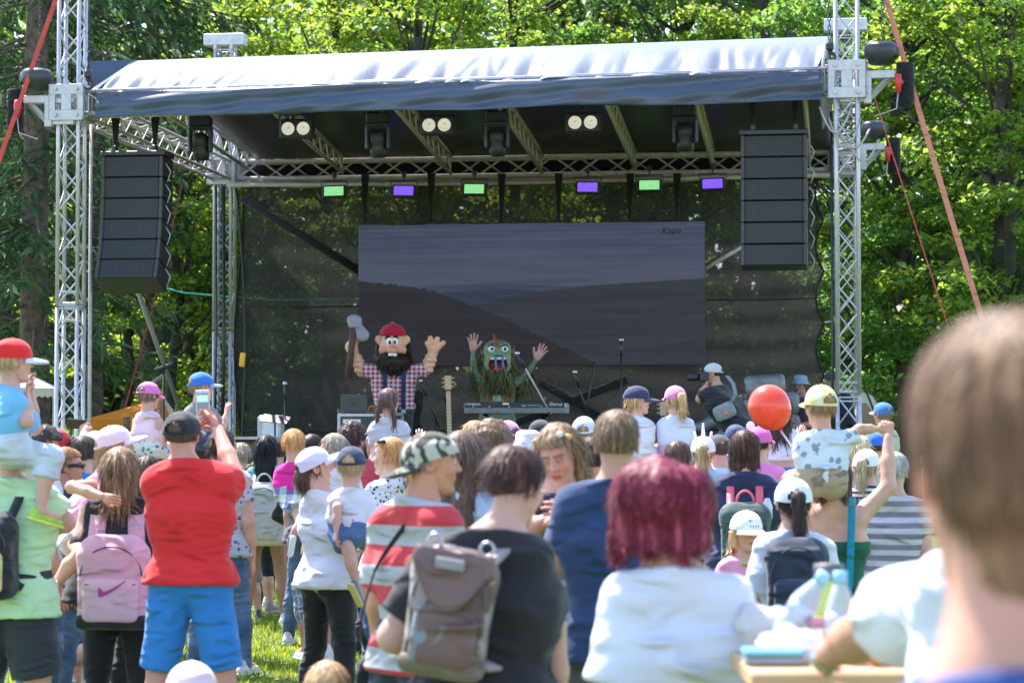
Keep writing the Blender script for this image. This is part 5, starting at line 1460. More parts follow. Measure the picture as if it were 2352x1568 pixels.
    def leg(S_, s, off=0., offk=0., plane1=None, shin=True, plane2=None):
        a, b, c = J['hj'][s], J['kn'][s], J['an'][s]; gg = .55 + .45 * g
        S_.cap(a, b, .054 * h * gg + off, .034 * h * gg + offk, .035, plane=plane1)
        if shin:
            m_ = b * .62 + c * .38 + np.array([0, -.008 * h, 0]); S_.cap(b, m_, .034 * h * gg + offk, .036 * h * gg + offk, .025, plane=plane2); S_.cap(m_, c, .035 * h * gg + offk, .021 * h + offk, .025, plane=plane2)
    # body: one skin
    B_ = SDF(lo, hi, res); torso(B_, 0.)
    B_.cap(J['neck'] - [0, 0, .05 * h], J['head'] + [0, -.02, -.1 * hd], .034 * h if not child else .19 * hd, .25 * hd, .03)
    for s in 'LR': arm(B_, s); leg(B_, s); B_.cap(J['an'][s], J['an'][s] + unit(fd[s]) * .085 * h + [0, 0, -.018 * h * (abs(fd[s][2]) < .1)], .021 * h, .017 * h, .02)
    P_, F_ = B_.mesh(1); Vs, Fs, Cs = [P_], [F_], [np.tile(skin, (len(P_), 1))]; n = len(P_)
    for s in 'LR':
        hv, hf = HANDT[hp[s]]; hv = hv * (h / 1.75 if not child else .105 * h / .185) * hscale; hf = hf.copy()
        if s == 'L': hv = hv * [-1, 1, 1]; hf = hf[:, ::-1]
        dirn = J['wr'][s] - J['el'][s]
        hv = hv @ frame(dirn, pal[s]).T + J['wr'][s] - unit(dirn) * .004
        Vs.append(hv); Fs.append(hf + n); Cs.append(np.tile(np.array(skin) * (1.03, .93, .9), (len(hv), 1))); n += len(hv)
    Rh = rotz(R(look[0])) @ rotx(R(look[1])) @ roty(R(look[2]))
    T = lambda q: (q * np.array([1, 1, 1.]) * hd) @ Rh.T + J['head']
    if head:
        hp_, hf_, ff, ab, ac = HEADT; cc = np.array(skin) * ff; cc[ab] = ac[ab] if eyes == 'open' else np.where((hp_[ab][:, 2] < .004)[:, None], np.array(skin) * .3, np.array(skin) * .82)
        Vs.append(T(hp_ * [.98, .98, 1])); Fs.append(hf_ + n); Cs.append(cc); n += len(hp_)
    Vb, Fb = np.vstack(Vs), np.vstack(Fs)
    body = smeshobj('person', Vb, Fb, skinmat(), None, np.vstack(Cs))
    body.location = base.tolist(); body.rotation_euler = (0, 0, ya); tag(body, label, 'person', group)
    I = Info(); I.o, I.J, I.T, I.base, I.Rl, I.d, I.h, I.hd = body, J, T, base, Rl, d, h, hd; I.toloc = toloc
    # clothes
    if top:
        off = top.get('off', .014); S_ = SDF(lo, hi, res); kind = top.get('kind', 'tee'); hem = top.get('hem', .485) * h
        torso(S_, off, True)
        if kind not in ('tank',):
            t = top.get('sleeve', .5)
            for s in 'LR':
                if t <= 1:
                    q = J['sh'][s] + (J['el'][s] - J['sh'][s]) * t; S_.cap(J['sh'][s], J['el'][s], .034 * h + off * .9, .033 * h + off * 1.5, .03, plane=(q, unit(J['el'][s] - J['sh'][s])))
                else:
                    arm(S_, s, off)
        if hem < .53 * h and legs == 'stand':
            rp = (.078 if sex == 'f' and not child else .068) * h * (.45 + .55 * g); S_.cap([-.045 * h * g, -.008, hem], [.045 * h * g, -.008, hem], rp + off + .016, k=.04, fy=.92); S_.cap([-.04 * h * g, -.008, hz], [.04 * h * g, -.008, hz], rp + off, k=.04, fy=.92)
        if top.get('loose'): S_.cap([-.03 * h * g, 0, hem], lp(.5) + [0, 0, cz - .1 * h], top['loose'] * h, .07 * h, .05, fy=.8); S_.cap([.03 * h * g, 0, hem], lp(.5) + [0, 0, cz - .1 * h], top['loose'] * h, .07 * h, .05, fy=.8)
        S_.cut(lambda X, Y, Z: hem - Z + 0 * X + 0 * Y)
        nk = J['neck']
        S_.cut(lambda X, Y, Z: np.maximum(0, 1) * (Z - (nk[2] + top.get('collar', .0) * h + .012 - .25 * (Y - nk[1]))) + 0 * X)
        if kind == 'tank': S_.cut(lambda X, Y, Z: np.minimum(np.abs(X - lx) - top.get('tw', .075) * h * g, Z - (cz - .07 * h)) + 0 * Y)
        if top.get('low'): S_.cut(lambda X, Y, Z: Z - top['low'] * h + 0 * X + 0 * Y)
        P_, F_ = S_.mesh(1)
        if len(P_): 
            wr = top.get('wr', .0075); N_ = vnormals(P_, F_); P_ = P_ + N_ * (wr * ((.7 - 1.6 * np.abs(wob(P_, (9, 9, 30), seed))) + .6 * wob(P_, (22, 14, 9), seed + 1) + .5 * np.exp(-((P_[:, 2] - hem - .1 * h) / (.09 * h)) ** 2) * wob(P_, (9, 9, 60), seed + 5)))[:, None]
            hb = np.clip((hem + .03 - P_[:, 2]) / .006, 0, 1) * (P_[:, 2] > hem + .004); P_ = P_ + N_ * (.005 * hb)[:, None]; I.shirt = smeshobj(top.get('name', 'shirt'), P_, F_, top['mat'], body)
    if bottom:
        off = bottom.get('off', .012); S_ = SDF(lo - .03, hi, res); torso(S_, off, False); ln = bottom.get('len', 2)
        for s in 'LR':
            a, b, c = J['hj'][s], J['kn'][s], J['an'][s]
            if ln <= 1: q = a + (b - a) * ln; leg(S_, s, off, off * 1.6 + .008, (q, unit(b - a)), False)
            elif ln < 2: q = b + (c - b) * (ln - 1); leg(S_, s, off, off, None, True, (q, unit(c - b)))
            else: leg(S_, s, off, off)
        wz = bottom.get('waist', .60) * h; S_.cut(lambda X, Y, Z: Z - wz + 0 * X + 0 * Y)
        if ln >= 2: pass
        P_, F_ = S_.mesh(1); N_ = vnormals(P_, F_); wr = bottom.get('wr', .0045 if off > .009 else .002)
        P_ = P_ + N_ * (wr * (1.2 - 2.4 * np.abs(wob(P_, (9, 9, 24), seed + 2))))[:, None]; P_[:, 1] += np.where((np.abs(P_[:, 0]) < .02) & (P_[:, 1] < 0) & (P_[:, 2] > .42 * h), .008, 0)
        I.trousers = smeshobj(bottom.get('name', 'shorts' if ln < 1.3 else 'trousers'), P_, F_, bottom['mat'], body)
    if shoes is not None and feet:
        for s in 'LR':
            y = unit(fd[s]); z = np.array([0, 0, 1.]) - y * y[2]; z = unit(z); M_ = np.stack([np.cross(y, z), y, z], 1); L = .165 * h
            o0 = J['an'][s] - z * .045 * h
            sp = shoes if isinstance(shoes, dict) else dict(col=shoes)
            sh = smeshobj('shoe', SHOET[0][0] * L @ M_.T + o0, SHOET[0][1], plain('shoe', sp['col'], .6, var=.25, scale=30), body)
            smeshobj('sole', SHOET[1][0] * L @ M_.T + o0, SHOET[1][1], plain('sole', sp.get('sole', (.7, .7, .68)), .6), sh)
    if hair and head:
        st, hc = hair['style'], hair['col']
        P_, F_, rb = hair_mesh(st, seed, .03 if d < 14 else .042, hair.get('ln', 1.2), hair.get('nape', -.30))
        if 's' in hair: P_ = (P_ - [0, -.05, .1]) * hair['s'] + [0, -.05, .1]
        if 'wave' in hair: P_ = P_ + hair['wave'] * vnormals(P_, F_) * wob(P_, (13, 13, 7), seed + 9, 2)[:, None]
        N_ = vnormals(P_, F_)
        m_ = (P_[:, 1] < .16) & (N_[:, 1] < .75)
        if st in ('short', 'fade', 'toddler'): m_ &= P_[:, 2] > (-.02 if 'nape' not in hair else hair['nape'] + .3)
        if cap: m_ &= P_[:, 2] < .12
        k = dict(rb); k['count'] = int(k['count'] * hair.get('dens', 1.) * (1.6 if d < 9 else 1)); k['length'] *= hair.get('rl', 1)
        if d < 15: k['count'] = int(k['count'] * 1.7); k['width'] *= .6
        if cap:
            q_ = (P_ - [0, -.05, .12]) / [.395, .485, .40]; q_[:, 2] = np.maximum(q_[:, 2], 0) ; nn_ = np.linalg.norm(q_, axis=1); up = (P_[:, 2] > -.02) & (P_[:, 2] < .8) & (nn_ > .9) & ((P_[:, 1] > -.53) | (st != 'pony')); P_[up] = np.array([0, -.05, .12]) + (P_[up] - [0, -.05, .12]) * (np.clip(.9 / nn_[up], .2, 1)[:, None] * np.array([1, 1, 1.]))
        if m_.sum() > 20:
            RV, RF, RC = ribbons(P_[m_], N_[m_], seed=seed, wave=hair.get('rw', 0.), **k)
            V_ = np.vstack([P_, RV]); F2 = np.vstack([F_, RF + len(P_)]); C_ = np.vstack([np.ones((len(P_), 3)), RC])
        else: V_, F2, C_ = P_, F_, np.ones((len(P_), 3))
        I.hair = smeshobj('hair', T(V_), F2, hairmat(hc, hair.get('col2')), body, C_)
    if cap and head:
        c = dict(cap); c['hd'] = hd; cap_parts(c, body, T)
    if glasses is not None and head:
        gy, gz = glasses.get('at', (0., 0.)); mb = MB()
        for x in (-.14, .14): mb.ell(T(np.array([x, .405 + gy, .02 + gz])), np.array([.105, .03, .07]) * hd, 12, 8, Rh)
        o = mb.build('sunglasses', plain('sunglass', glasses['col'], .12, spec=.8), body, True, world=False)
        MB().tube(T(np.array([[-.37, -.02, .05 + gz], [-.25, .33 + gy, .06 + gz], [0, .43 + gy, .05 + gz], [.25, .33 + gy, .06 + gz], [.37, -.02, .05 + gz]])), .012 * hd / .22, 6).build('frame', plain('sunglass_frame', (.02, .012, .01), .3), o, True, world=False)
    return I

def worn(I, name, label, cat, group=None):
    o = thing(name, label, cat, I.base, group); o.rotation_euler = I.o.rotation_euler; return o
def backpack(I, label, col, w=.28, h=.40, dp=.15, dz=0., dx=0., pocket=None, base=None, strap=None, mat=None, tilt=0., handle=True, sw=.045, group='backpacks worn in the crowd', rollt=0.):
    """rounded pack hanging behind the wearer's shoulders"""
    J = I.J; t = worn(I, 'backpack', label, 'backpack', group); zs = J['sh']['L'][2]; cx = (J['sh']['L'][0] + J['sh']['R'][0]) / 2 + dx
    yb = J['sh']['L'][1] - .075 * I.h * .8 - .045; c = np.array([cx, yb - dp / 2, zs - h / 2 - .01 + dz]); Rm = roty(rollt) @ rotx(tilt)
    S_ = SDF((-w, -dp - .08, -h), (w, dp + .08, h), .014)
    S_.rbox((0, 0, -h * .06), (w / 2, dp / 2, h * .44), min(w, dp) * .30, .02); S_.cap((-w * .22, 0, h * .30), (w * .22, 0, h * .30), w * .27, k=.05, fy=dp / w * 1.2)
    P_, F_ = S_.mesh(); P_ = P_ + .006 * wob(P_, 18, 3)[:, None] * vnormals(P_, F_)
    m = mat or fabric(col, None, None, 1, .7, 'pack_cloth', .6); smeshobj('bag', P_ @ Rm.T + c, F_, m, t)
    Q = SDF((-w, -dp - .12, -h), (w, dp, h), .013); Q.rbox((0, -dp * .52, -h * .20), (w * .40, dp * .18, h * .24), .035, .02)
    P_, F_ = Q.mesh(); P_ = P_ + .004 * wob(P_, 20, 5)[:, None] * vnormals(P_, F_); smeshobj('front_pocket', P_ @ Rm.T + c, F_, pocket or m, t)
    if base: 
        Q = SDF((-w, -dp - .1, -h), (w, dp, 0), .014); Q.rbox((0, -.004, -h * .43), (w / 2 + .006, dp / 2 + .008, h * .09), .035, .02); P_, F_ = Q.mesh(); smeshobj('base_panel', P_ @ Rm.T + c, F_, base, t)
    zp = plain('zip', (.06, .06, .065), .4, .3); xs_ = np.linspace(-.36, .36, 9) * w; MB().tube(np.array([c + Rm @ np.array([x, -dp * .52 - dp * .16, -h * .02 + .0]) for x in xs_]), .0035, 5).build('pocket_zip', zp, t, world=False)
    an = np.linspace(.05, math.pi - .05, 15); MB().tube(np.array([c + Rm @ np.array([w * .44 * math.cos(q), -dp * .47, h * .05 + h * .33 * math.sin(q)]) for q in an]), .004, 5).build('main_zip', zp, t, world=False)
    ms = strap or m
    for s, k in (('L', -1), ('R', 1)):
        sh = J['sh'][s]; p = [c + Rm @ np.array([k * w * .30, dp * .35, h * .36]), np.array([sh[0] * .62 + cx * .1, sh[1] - .05, zs + .055 * I.h * .75]), np.array([sh[0] * .66, sh[1] + .035, zs + .045 * I.h]), np.array([sh[0] * .72, sh[1] + .095 * I.h * .8, zs - .06 * I.h]), np.array([sh[0] * .85, sh[1] + .04, zs - .17 * I.h]), c + Rm @ np.array([k * w * .46, dp * .3, -h * .38])]
        P = np.array(p); tt = np.linspace(0, 5, 26); C = np.stack([np.interp(tt, range(6), P[:, i]) for i in range(3)], 1)
        for _ in range(3): C[1:-1] = (C[:-2] + 2 * C[1:-1] + C[2:]) / 4
        Tn = np.gradient(C, axis=0); out = C - np.array([cx, J['sh']['L'][1], 0]); out[:, 2] *= .3; wd = np.cross(Tn, out); wd /= np.maximum(np.linalg.norm(wd, axis=1, keepdims=True), 1e-6)
        wd[:8] = np.array([1., 0, 0]) * np.sign(wd[8][0] if abs(wd[8][0]) > .1 else 1)
        MB().slab(np.array([C - wd * sw / 2, C + wd * sw / 2]), .012).build('strap', ms, t, True, world=False)
    if handle:
        a = np.linspace(0, math.pi, 9); MB().tube(np.array([c + Rm @ np.array([.05 * math.cos(x) * w / .28, dp * .1, h * .47 + .07 * math.sin(x)]) for x in a]), .009, 6).build('handle', ms, t, True, world=False)
    I.pack = (t, c, Rm, w, h, dp); return t
WHITE, BLACK, NAVY = (.64, .625, .69), (.016, .017, .020), (.022, .036, .085)
def T_(c, kind='tee', c2=None, pat=None, sc=1., **k): return dict(mat=fabric(c, c2, pat, sc), kind=kind, **k)
def B_(c, ln=2, c2=None, pat=None, sc=1., **k): return dict(mat=fabric(c, c2, pat, sc), len=ln, **k)
def H_(style, col, **k): return dict(style=style, col=col, **k)
BROWN, DBROWN, BLOND, GINGER, HBLACK, ASH = (.085, .05, .03), (.04, .022, .016), (.42, .29, .14), (.42, .19, .06), (.012, .010, .012), (.30, .25, .19)
DENIM = B_((.10, .15, .24), 2, (.2, .26, .36), 'fade', 6); JEANS = B_((.05, .09, .18), 2, (.12, .18, .3), 'fade', 5)
def px(*a): return tuple(a)
m_phone = plain('phone_case', (.55, .55, .57), .35, .3); m_pscr = plain('phone_screen', (.03, .04, .05), .1, emit=((.10, .14, .17), .5))

# --- left third
I = person('man in a black cap and red polo shirt filming with a raised phone', 417, 945, 11.5, yaw=-4, g=.92, ho=(-.05, 0), hd=.235, skin=RED_, cap=dict(col=(.02, .02, .024), brim=(.12, .11, .10), yaw=-14, tilt=2), hair=H_('fade', BROWN),
           top=T_((.62, .022, .025), hem=.525, off=.03, sleeve=.62, collar=.012), bottom=B_((.03, .19, .52), .97, off=.018, waist=.57), spread=.075,
           arms={'R': dict(p=((545, 1108, .10), (500, 985, .36)), hand='hold', palm=(-1, 0, 0)), 'L': dict(p=((372, 1115, .2), (446, 1000, .42)), hand='hold', palm=(1, 0, 0))}, seed=3)
c = W(466, 928, 11.95); t = thing('mobile_phone', 'white framed phone held up by the man in the red polo shirt', 'phone', c, 'phones held up to film'); rr = rotx(.12) @ roty(-.03)
MB().box(c, (.072, .010, .15), rr, .006).build('case', m_phone, t); MB().box(c + rr @ np.array([0, -.0052, 0]), (.060, .002, .115), rr).build('display', m_pscr, t)
MB().box(c + rr @ np.array([0, -.0064, .030]), (.055, .0015, .035), rr).build('display_picture', plain('phone_sky', (.2, .3, .35), .2, emit=((.16, .3, .36), .7)), t)
# father in green with the boy on his shoulders
I = person('man in a pale green shirt carrying the boy in the red cap', 20, 985, 11.6, yaw=-8, h=1.72, g=1.25, hair=H_('short', BROWN), top=T_((.50, .72, .42), hem=.46, off=.024, sleeve=.72), bottom=B_((.035, .038, .045), .98, off=.03), spread=.07,
           arms={'R': dict(p=((150, 1200, .02), (92, 1222, .26)), hand='grip')}, seed=11)
m_patch = plain('worn_print', (.5, .52, .55), .8, var=.5, scale=30)
MB().slab(np.array([[W(20 + 60 * s, y, 11.33 + .03 * s) for y in (1478, 1524)] for s in np.linspace(0, 1, 5)]), .004).build('hem_print', m_patch, I.o, world=False) if False else None
pk = backpack(I, 'black and yellow patterned backpack at the left edge of the photo', (.02, .022, .026), w=.30, h=.44, dp=.2, dz=-.03, dx=-.02, pocket=fabric((.75, .52, .03), (.1, .1, .35), 'multi', 22), strap=fabric((.03, .03, .035)))
I = person('toddler in a red cap and sky blue shirt riding at the left edge', 25, 778, 11.5, yaw=-68, h=1.13, hd=.215, legs={'L': ((118, 1052, -.05), (92, 1175, -.1)), 'R': ((60, 1060, .3), (60, 1180, .3))}, cap=dict(col=(.66, .02, .02), brim=(.60, .64, .74), len=.42, tilt=-4), hair=H_('toddler', BLOND),
           top=T_((.16, .42, .66), sleeve=.8, hem=.44), bottom=B_((.50, .54, .58), 1.35, off=.02), shoes=dict(col=(.35, .5, .05), sole=(.62, .70, .10)),
           arms={'L': dict(p=((62, 968, -.12), (62, 905, .0)), hand='grip'), 'R': ((80, 985, .15), (72, 900, .1))}, look=(8, 0, 0))
# woman with the pink backpack, girl on her arm
I = person('woman with streaked blond hair in black tank top and leggings wearing a pink backpack', 275, 1032, 12.2, yaw=0, sex='f', g=1.45, hair=H_('lob', (.20, .12, .07), ln=.85, col2=(.62, .45, .24)),
           top=T_((.022, .022, .026), 'tank', hem=.5), bottom=B_(BLACK, 1.32, off=.007), spread=.04, shoes=(.1, .1, .12), arms={'L': 'front', 'R': 'front'}, seed=21)
PINK = (.62, .36, .46)
pk = backpack(I, 'pale pink backpack with a dark base and magenta tick mark', PINK, w=.36, h=.47, dp=.17, dz=-.085, dx=.01, base=fabric((.03, .028, .03)), sw=.085, handle=False, pocket=fabric((.66, .42, .50)))
t, c, Rm, w_, h_, dp_ = I.pack
s = np.linspace(0, 1, 14); top_ = -.035 + .07 * s ** 1.4 + .035 * np.exp(-((s - 0) / .12) ** 2); bot = -.052 + .085 * s ** 1.6; bot = np.minimum(bot, top_ - .0006)
G = np.array([[c + np.array([-.055 + .14 * x, -dp_ * .70 - .006, -.02 + z]) for z in (a, b)] for x, a, b in zip(s, top_, bot)])
MB().slab(G, .004).build('emblem', plain('magenta_print', (.32, .02, .20), .5), t, world=False)
I = person('girl in a pale pink cap carried on an arm, hugging the pink backpacker', 258, 978, 12.5, lean=(.11, .19), yaw=-60, h=1.18, hd=.215, sex='f', look=(-12, 6, 0), cap=dict(col=(.78, .56, .62), brim=(.80, .62, .68), len=.42, pitch=0, tilt=8), hair=H_('long', (.30, .17, .08), ln=.9),
           top=T_((.70, .33, .50), sleeve=.28, hem=.5), bottom=B_((.62, .55, .62), .62, (.45, .2, .5), 'multi', 30), legs={'L': ((190, 1268, -.46), (124, 1346, -.48)), 'R': ((260, 1270, -.05), (280, 1370, .1)), 'fL': (-.35, .2, -1)},
           shoes=dict(col=(.66, .50, .46), sole=(.75, .7, .68)), arms={'L': dict(p=((165, 1118, -.42), (238, 1140, -.55)), hand='relax', palm=(0, 1, -.3)), 'R': 'front'})
I = person('person in dark clothes standing hidden between the pink backpack and the red shirt', 338, 1052, 13.4, yaw=-10, sex='f', hair=H_('lob', DBROWN), top=T_((.025, .026, .035), 'tee', hem=.46), bottom=B_(BLACK, 2, off=.006), arms={'R': 'front'})
# riders in front of the rear tower
I = person('child in a bright pink cap and pink sleeveless top riding above the crowd', 340, 877, 17.6, yaw=-22, h=1.02, hd=.205, sex='f', look=(-10, 0, 0), cap=dict(col=(.68, .16, .43), tilt=-8), hair=H_('toddler', (.2, .13, .08)), legs='sit',
           top=T_((.74, .50, .56), 'tank', hem=.5, off=.016, tw=.09), bottom=B_((.62, .64, .62), 1.2, (.15, .2, .25), 'blotch', 26, off=.02), arms={'L': 'front', 'R': 'front'})
person('man carrying the child in the bright pink cap', 342, 1018, 17.7, yaw=0, h=1.69, hair=H_('short', DBROWN), top=T_((.3, .3, .33)), bottom=JEANS)
I = person('boy in a blue cap and grey shirt with dark braces riding above the raised phone', 460, 855, 17.4, yaw=-35, h=1.05, hd=.21, look=(-22, 0, 0), cap=dict(col=(.03, .15, .50), brim=(.30, .36, .55), tilt=0), hair=H_('toddler', (.3, .18, .1)), legs='sit',
           top=T_((.20, .19, .22), sleeve=.6, hem=.5), bottom=B_((.03, .05, .13), .9, off=.02), arms={'R': ((512, 985, .1), (520, 945, .15)), 'L': 'front'})
for k in (-1, 1):
    q = [I.J['sh']['L'] * [0, 1, 1] + np.array([k * .055, y, z]) for y, z in ((-.105, -.22), (-.10, -.1), (-.075, -.0), (-.03, .045))]; MB().slab(np.array([[p - [.014, 0, 0] for p in q], [p + [.014, 0, 0] for p in q]]), .006).build('brace', fabric((.03, .035, .08)), I.o, True, world=False)
person('man carrying the boy in the blue cap', 462, 1010, 17.5, yaw=-5, h=1.69, hair=H_('short', DBROWN), top=T_((.55, .55, .58)), bottom=JEANS)
# faces at the far left
I = person('man with dark curly hair and mirrored sunglasses looking right', 92, 985, 13.2, yaw=-62, look=(-8, -4, 0), skin=RED_, hair=H_('curly', (.05, .04, .035)), top=T_((.55, .55, .58), sleeve=.6), bottom=JEANS, glasses=dict(col=(.02, .2, .22)), g=1.1)
person('person in a red cap behind the curly haired man', 128, 985, 15.2, yaw=-30, cap=dict(col=(.55, .03, .04)), hair=H_('short', BROWN), top=T_((.6, .6, .62)), bottom=JEANS)
person('person in a navy cap half hidden behind the sky blue shirt', 50, 972, 13.6, yaw=-20, cap=dict(col=(.025, .03, .07), brim=(.3, .3, .4)), hair=H_('short', BROWN), skin=RED_, top=T_((.03, .04, .08)), bottom=JEANS)
person('teenager with reddish hair and sunglasses looking right at the left', 150, 1030, 14.2, yaw=-75, h=1.56, look=(0, 0, 0), hair=H_('short', (.30, .15, .07)), glasses=dict(col=(.03, .02, .02)), skin=RED_, top=T_((.02, .022, .04), sleeve=.6), bottom=JEANS)
I = person('boy with brown hair and a bright blue shirt near the left tower foot', 192, 1003, 15.2, yaw=-8, h=1.63, hair=H_('short', (.06, .04, .03)), top=T_((.02, .17, .58), sleeve=.7), bottom=JEANS)
I = person('person in a blue and white patterned cap holding up a phone sideways', 217, 990, 17.5, yaw=-10, cap=dict(col=(.5, .55, .62), pat='multi', sc=60, col2=(.1, .1, .3)), hair=H_('short', BROWN), top=T_((.1, .2, .4)), bottom=JEANS,
           arms={'L': dict(p=((196, 1025, .1), (193, 992, .2)), hand='grip')})
c = W(176, 973, 17.75); t = thing('mobile_phone', 'black phone held sideways in front of the left tower', 'phone', c, 'phones held up to film')
MB().box(c, (.15, .010, .075), rotx(.1) @ roty(.07), .006).build('case', m_black, t); MB().box(c + [0, -.006, 0], (.125, .002, .06), rotx(.1) @ roty(.07)).build('display', plain('dark_screen', (.05, .02, .02), .1), t)
# people sitting on the grass at the left
I = person('person in a salmon polka dot dress sitting on the grass behind the black leggings', 175, 1395, 14.6, yaw=-70, h=.98 * 1.6, sex='f', hair=H_('long', BROWN), top=T_((.62, .25, .22), c2=(.75, .6, .55), pat='tiny', sc=40, hem=.40, loose=.14), bottom=B_((.62, .25, .22), .9, off=.03), legs='floor', arms={'L': 'front'}, z0=0) if False else None

# --- centre left
I = person('woman with long black hair, teal shirt and denim shorts wearing a cream backpack', 612, 1002, 20.2, yaw=-4, sex='f', skin=TAN, hair=H_('long', HBLACK, ln=1.25, dens=1.4), top=T_((.12, .36, .36), hem=.5), bottom=B_((.30, .34, .40), .26, (.42, .46, .52), 'fade', 8, off=.018), spread=.055,
           shoes=dict(col=(.62, .60, .55), sole=(.72, .7, .66)), arms={'L': ((570, 1135, .0), (577, 1215, .05)), 'R': 'front'}, seed=31)
MB().tube(I.J['wr']['L'] * [1, 1, 1] + np.array([[0, 0, .03], [0, 0, .055]]), .036, 12).build('wristwatch', plain('watch_white', (.75, .72, .7), .4), I.o, True, world=False)
pk = backpack(I, 'cream backpack on the long haired woman', (.46, .45, .40), w=.34, h=.55, dp=.15, dz=-.02, dx=.02, base=fabric((.52, .46, .32)))
S_ = SDF((-.25, -.15, -.35), (.25, .15, .35), .016); S_.rbox((0, 0, 0), (.12, .07, .25), .05); P_, F_ = S_.mesh(); P_ = P_ + .008 * wob(P_, 14, 2)[:, None]
t = thing('shoulder_bag', 'dark bag hanging slantwise beside the cream backpack', 'bag', W(676, 1140, 19.4)); smeshobj('bag', P_ @ roty(.42).T, F_, fabric((.022, .024, .022)), t)
MB().slab(np.array([[W(660, 1085, 19.45), W(662, 1050, 19.7)], [W(670, 1085, 19.45), W(669, 1050, 19.7)]]), .008).build('strap', fabric((.022, .024, .022)), t)
I = person('toddler with strawberry blond hair in a magenta top and plaid shorts', 674, 986, 15.7, yaw=-8, h=.90, hd=.205, sex='f', hair=H_('toddler', (.58, .30, .11), dens=1.3), top=T_((.70, .02, .26), sleeve=.5, hem=.5), bottom=B_((.10, .13, .28), .60, (.6, .6, .5), 'plaid', 3.2, off=.02),
           legs={'L': ((692, 1200, -.22), (666, 1240, -.25)), 'R': ((705, 1190, .1), (712, 1250, .1)), 'fL': (-.2, .2, -.9)}, shoes=dict(col=(.02, .05, .16), sole=(.75, .75, .75)), arms={'L': 'front', 'R': 'front'})
I = person('woman with ash blond tied hair and lace print leggings holding the toddler', 766, 997, 16.3, yaw=28, sex='f', look=(28, 0, 0), hair=H_('updo', ASH), skin=RED_, top=T_(WHITE, hem=.46, off=.02), bottom=B_((.17, .20, .25), 1.55, (.5, .52, .5), 'line', 16, off=.006), lean=(.0, .0),
           legs={'L': ((692, 1352, -.1), (706, 1492, -.1)), 'R': ((738, 1352, .1), (748, 1490, .1)), 'fL': (0, 1, 0), 'fR': (0, 1, 0)}, glasses=dict(col=(.02, .02, .02), at=(0, -.1)), arms={'L': ((700, 1170, -.05), (690, 1120, -.1))})
I = person('woman in a pale lilac cap and white shirt with dark low ponytail and black leggings', 718, 1028, 13.3, yaw=-42, sex='f', ho=(-.067, -.06), look=(-28, 8, 0), cap=dict(col=(.66, .60, .70), brim=(.74, .68, .76), len=.44, tilt=16), hair=H_('updo', (.10, .05, .03)), skin=LIGHT,
           top=T_(WHITE, sleeve=.55, hem=.5, off=.016), bottom=B_(BLACK, 2, off=.006), spread=.05, arms={'R': dict(p=((846, 1232, .05), (872, 1195, .35)), hand='relax'), 'L': 'front'}, seed=41)
I = person('small boy in a navy cap held by the woman in the lilac cap', 806, 1025, 13.0, yaw=-6, h=.98, hd=.212, cap=dict(col=(.028, .036, .08), brim=(.7, .7, .75), tilt=2, nobrim=True), hair=H_('toddler', BLOND), top=T_(WHITE, sleeve=.7, hem=.47), bottom=B_((.08, .15, .30), .75, off=.02),
           legs={'L': ((800, 1262, -.12), (820, 1345, -.12)), 'R': ((850, 1240, .15), (855, 1320, .2)), 'fL': (.2, .3, -.55)}, shoes=dict(col=(.10, .17, .30), sole=(.6, .5, .2)), arms={'L': ((775, 1165, -.1), (772, 1222, -.14)), 'R': 'front'})
# girl with braids and neighbours
I = person('girl with two braids in a light grey shirt riding above the crowd', 893, 893, 17.5, yaw=-6, h=1.10, hd=.205, sex='f', look=(-10, 0, 0), hair=H_('braids', (.11, .07, .06), col2=(.22, .1, .2)), legs='sit', top=T_((.44, .45, .50), sleeve=.6, hem=.46, off=.016), bottom=B_((.38, .58, .56), 1.3, off=.016), arms={'L': ((850, 1010, .02), (852, 1060, .12)), 'R': ((938, 1010, .02), (932, 1060, .12))})
person('person in dark clothes carrying the girl with braids', 886, 1042, 17.6, yaw=0, h=1.62, hair=H_('short', DBROWN), top=T_((.02, .022, .03), sleeve=.6), bottom=B_(BLACK, 2, off=.02), arms={'L': 'up', 'R': 'up'})
I = person('person with dark tight curls in front of the flight case', 808, 975, 17.2, yaw=-20, sex='f', hair=H_('curly', (.05, .025, .022)), top=T_((.45, .05, .08)), bottom=JEANS)
person('person with dark brown hair between the toddler and the tied blond hair', 716, 1000, 18.4, yaw=-15, sex='f', hair=H_('bob', DBROWN), top=T_((.1, .1, .14)), bottom=JEANS)
I = person('ginger girl in profile with sunglasses on her head and black and white blouse', 896, 1006, 14.3, yaw=52, sex='f', h=1.64, look=(22, 0, 0), skin=FAIR, hair=H_('pony', (.50, .24, .09), col2=(.7, .4, .16), ln=1.15), top=T_(WHITE, c2=(.02, .02, .04), pat='blotch', sc=34, sleeve=.9), bottom=JEANS, glasses=dict(col=(.02, .02, .02), at=(-.16, .36)), arms={'L': 'down', 'R': 'down'})
person('child with blond hair half hidden behind the long black hair', 582, 1065, 21.5, yaw=-10, h=1.3, hair=H_('short', (.35, .2, .1)), top=T_((.4, .42, .05), sleeve=.6), bottom=B_((.18, .18, .19), 1.1, off=.02))
person('person in dark trousers and grey trainers standing beyond the denim shorts', 636, 1012, 21.8, yaw=5, hair=H_('short', DBROWN), top=T_((.2, .2, .24)), bottom=B_((.06, .055, .07), 2, off=.012), shoes=(.2, .18, .18))
person('child in a mustard shirt and grey breeches beside the long haired woman', 556, 1072, 20.8, yaw=20, h=1.36, hair=H_('short', BROWN), top=T_((.38, .32, .03), hem=.46, off=.02), bottom=B_((.16, .16, .17), 1.15, off=.022), shoes=dict(col=(.04, .04, .05), sole=(.3, .3, .3)))
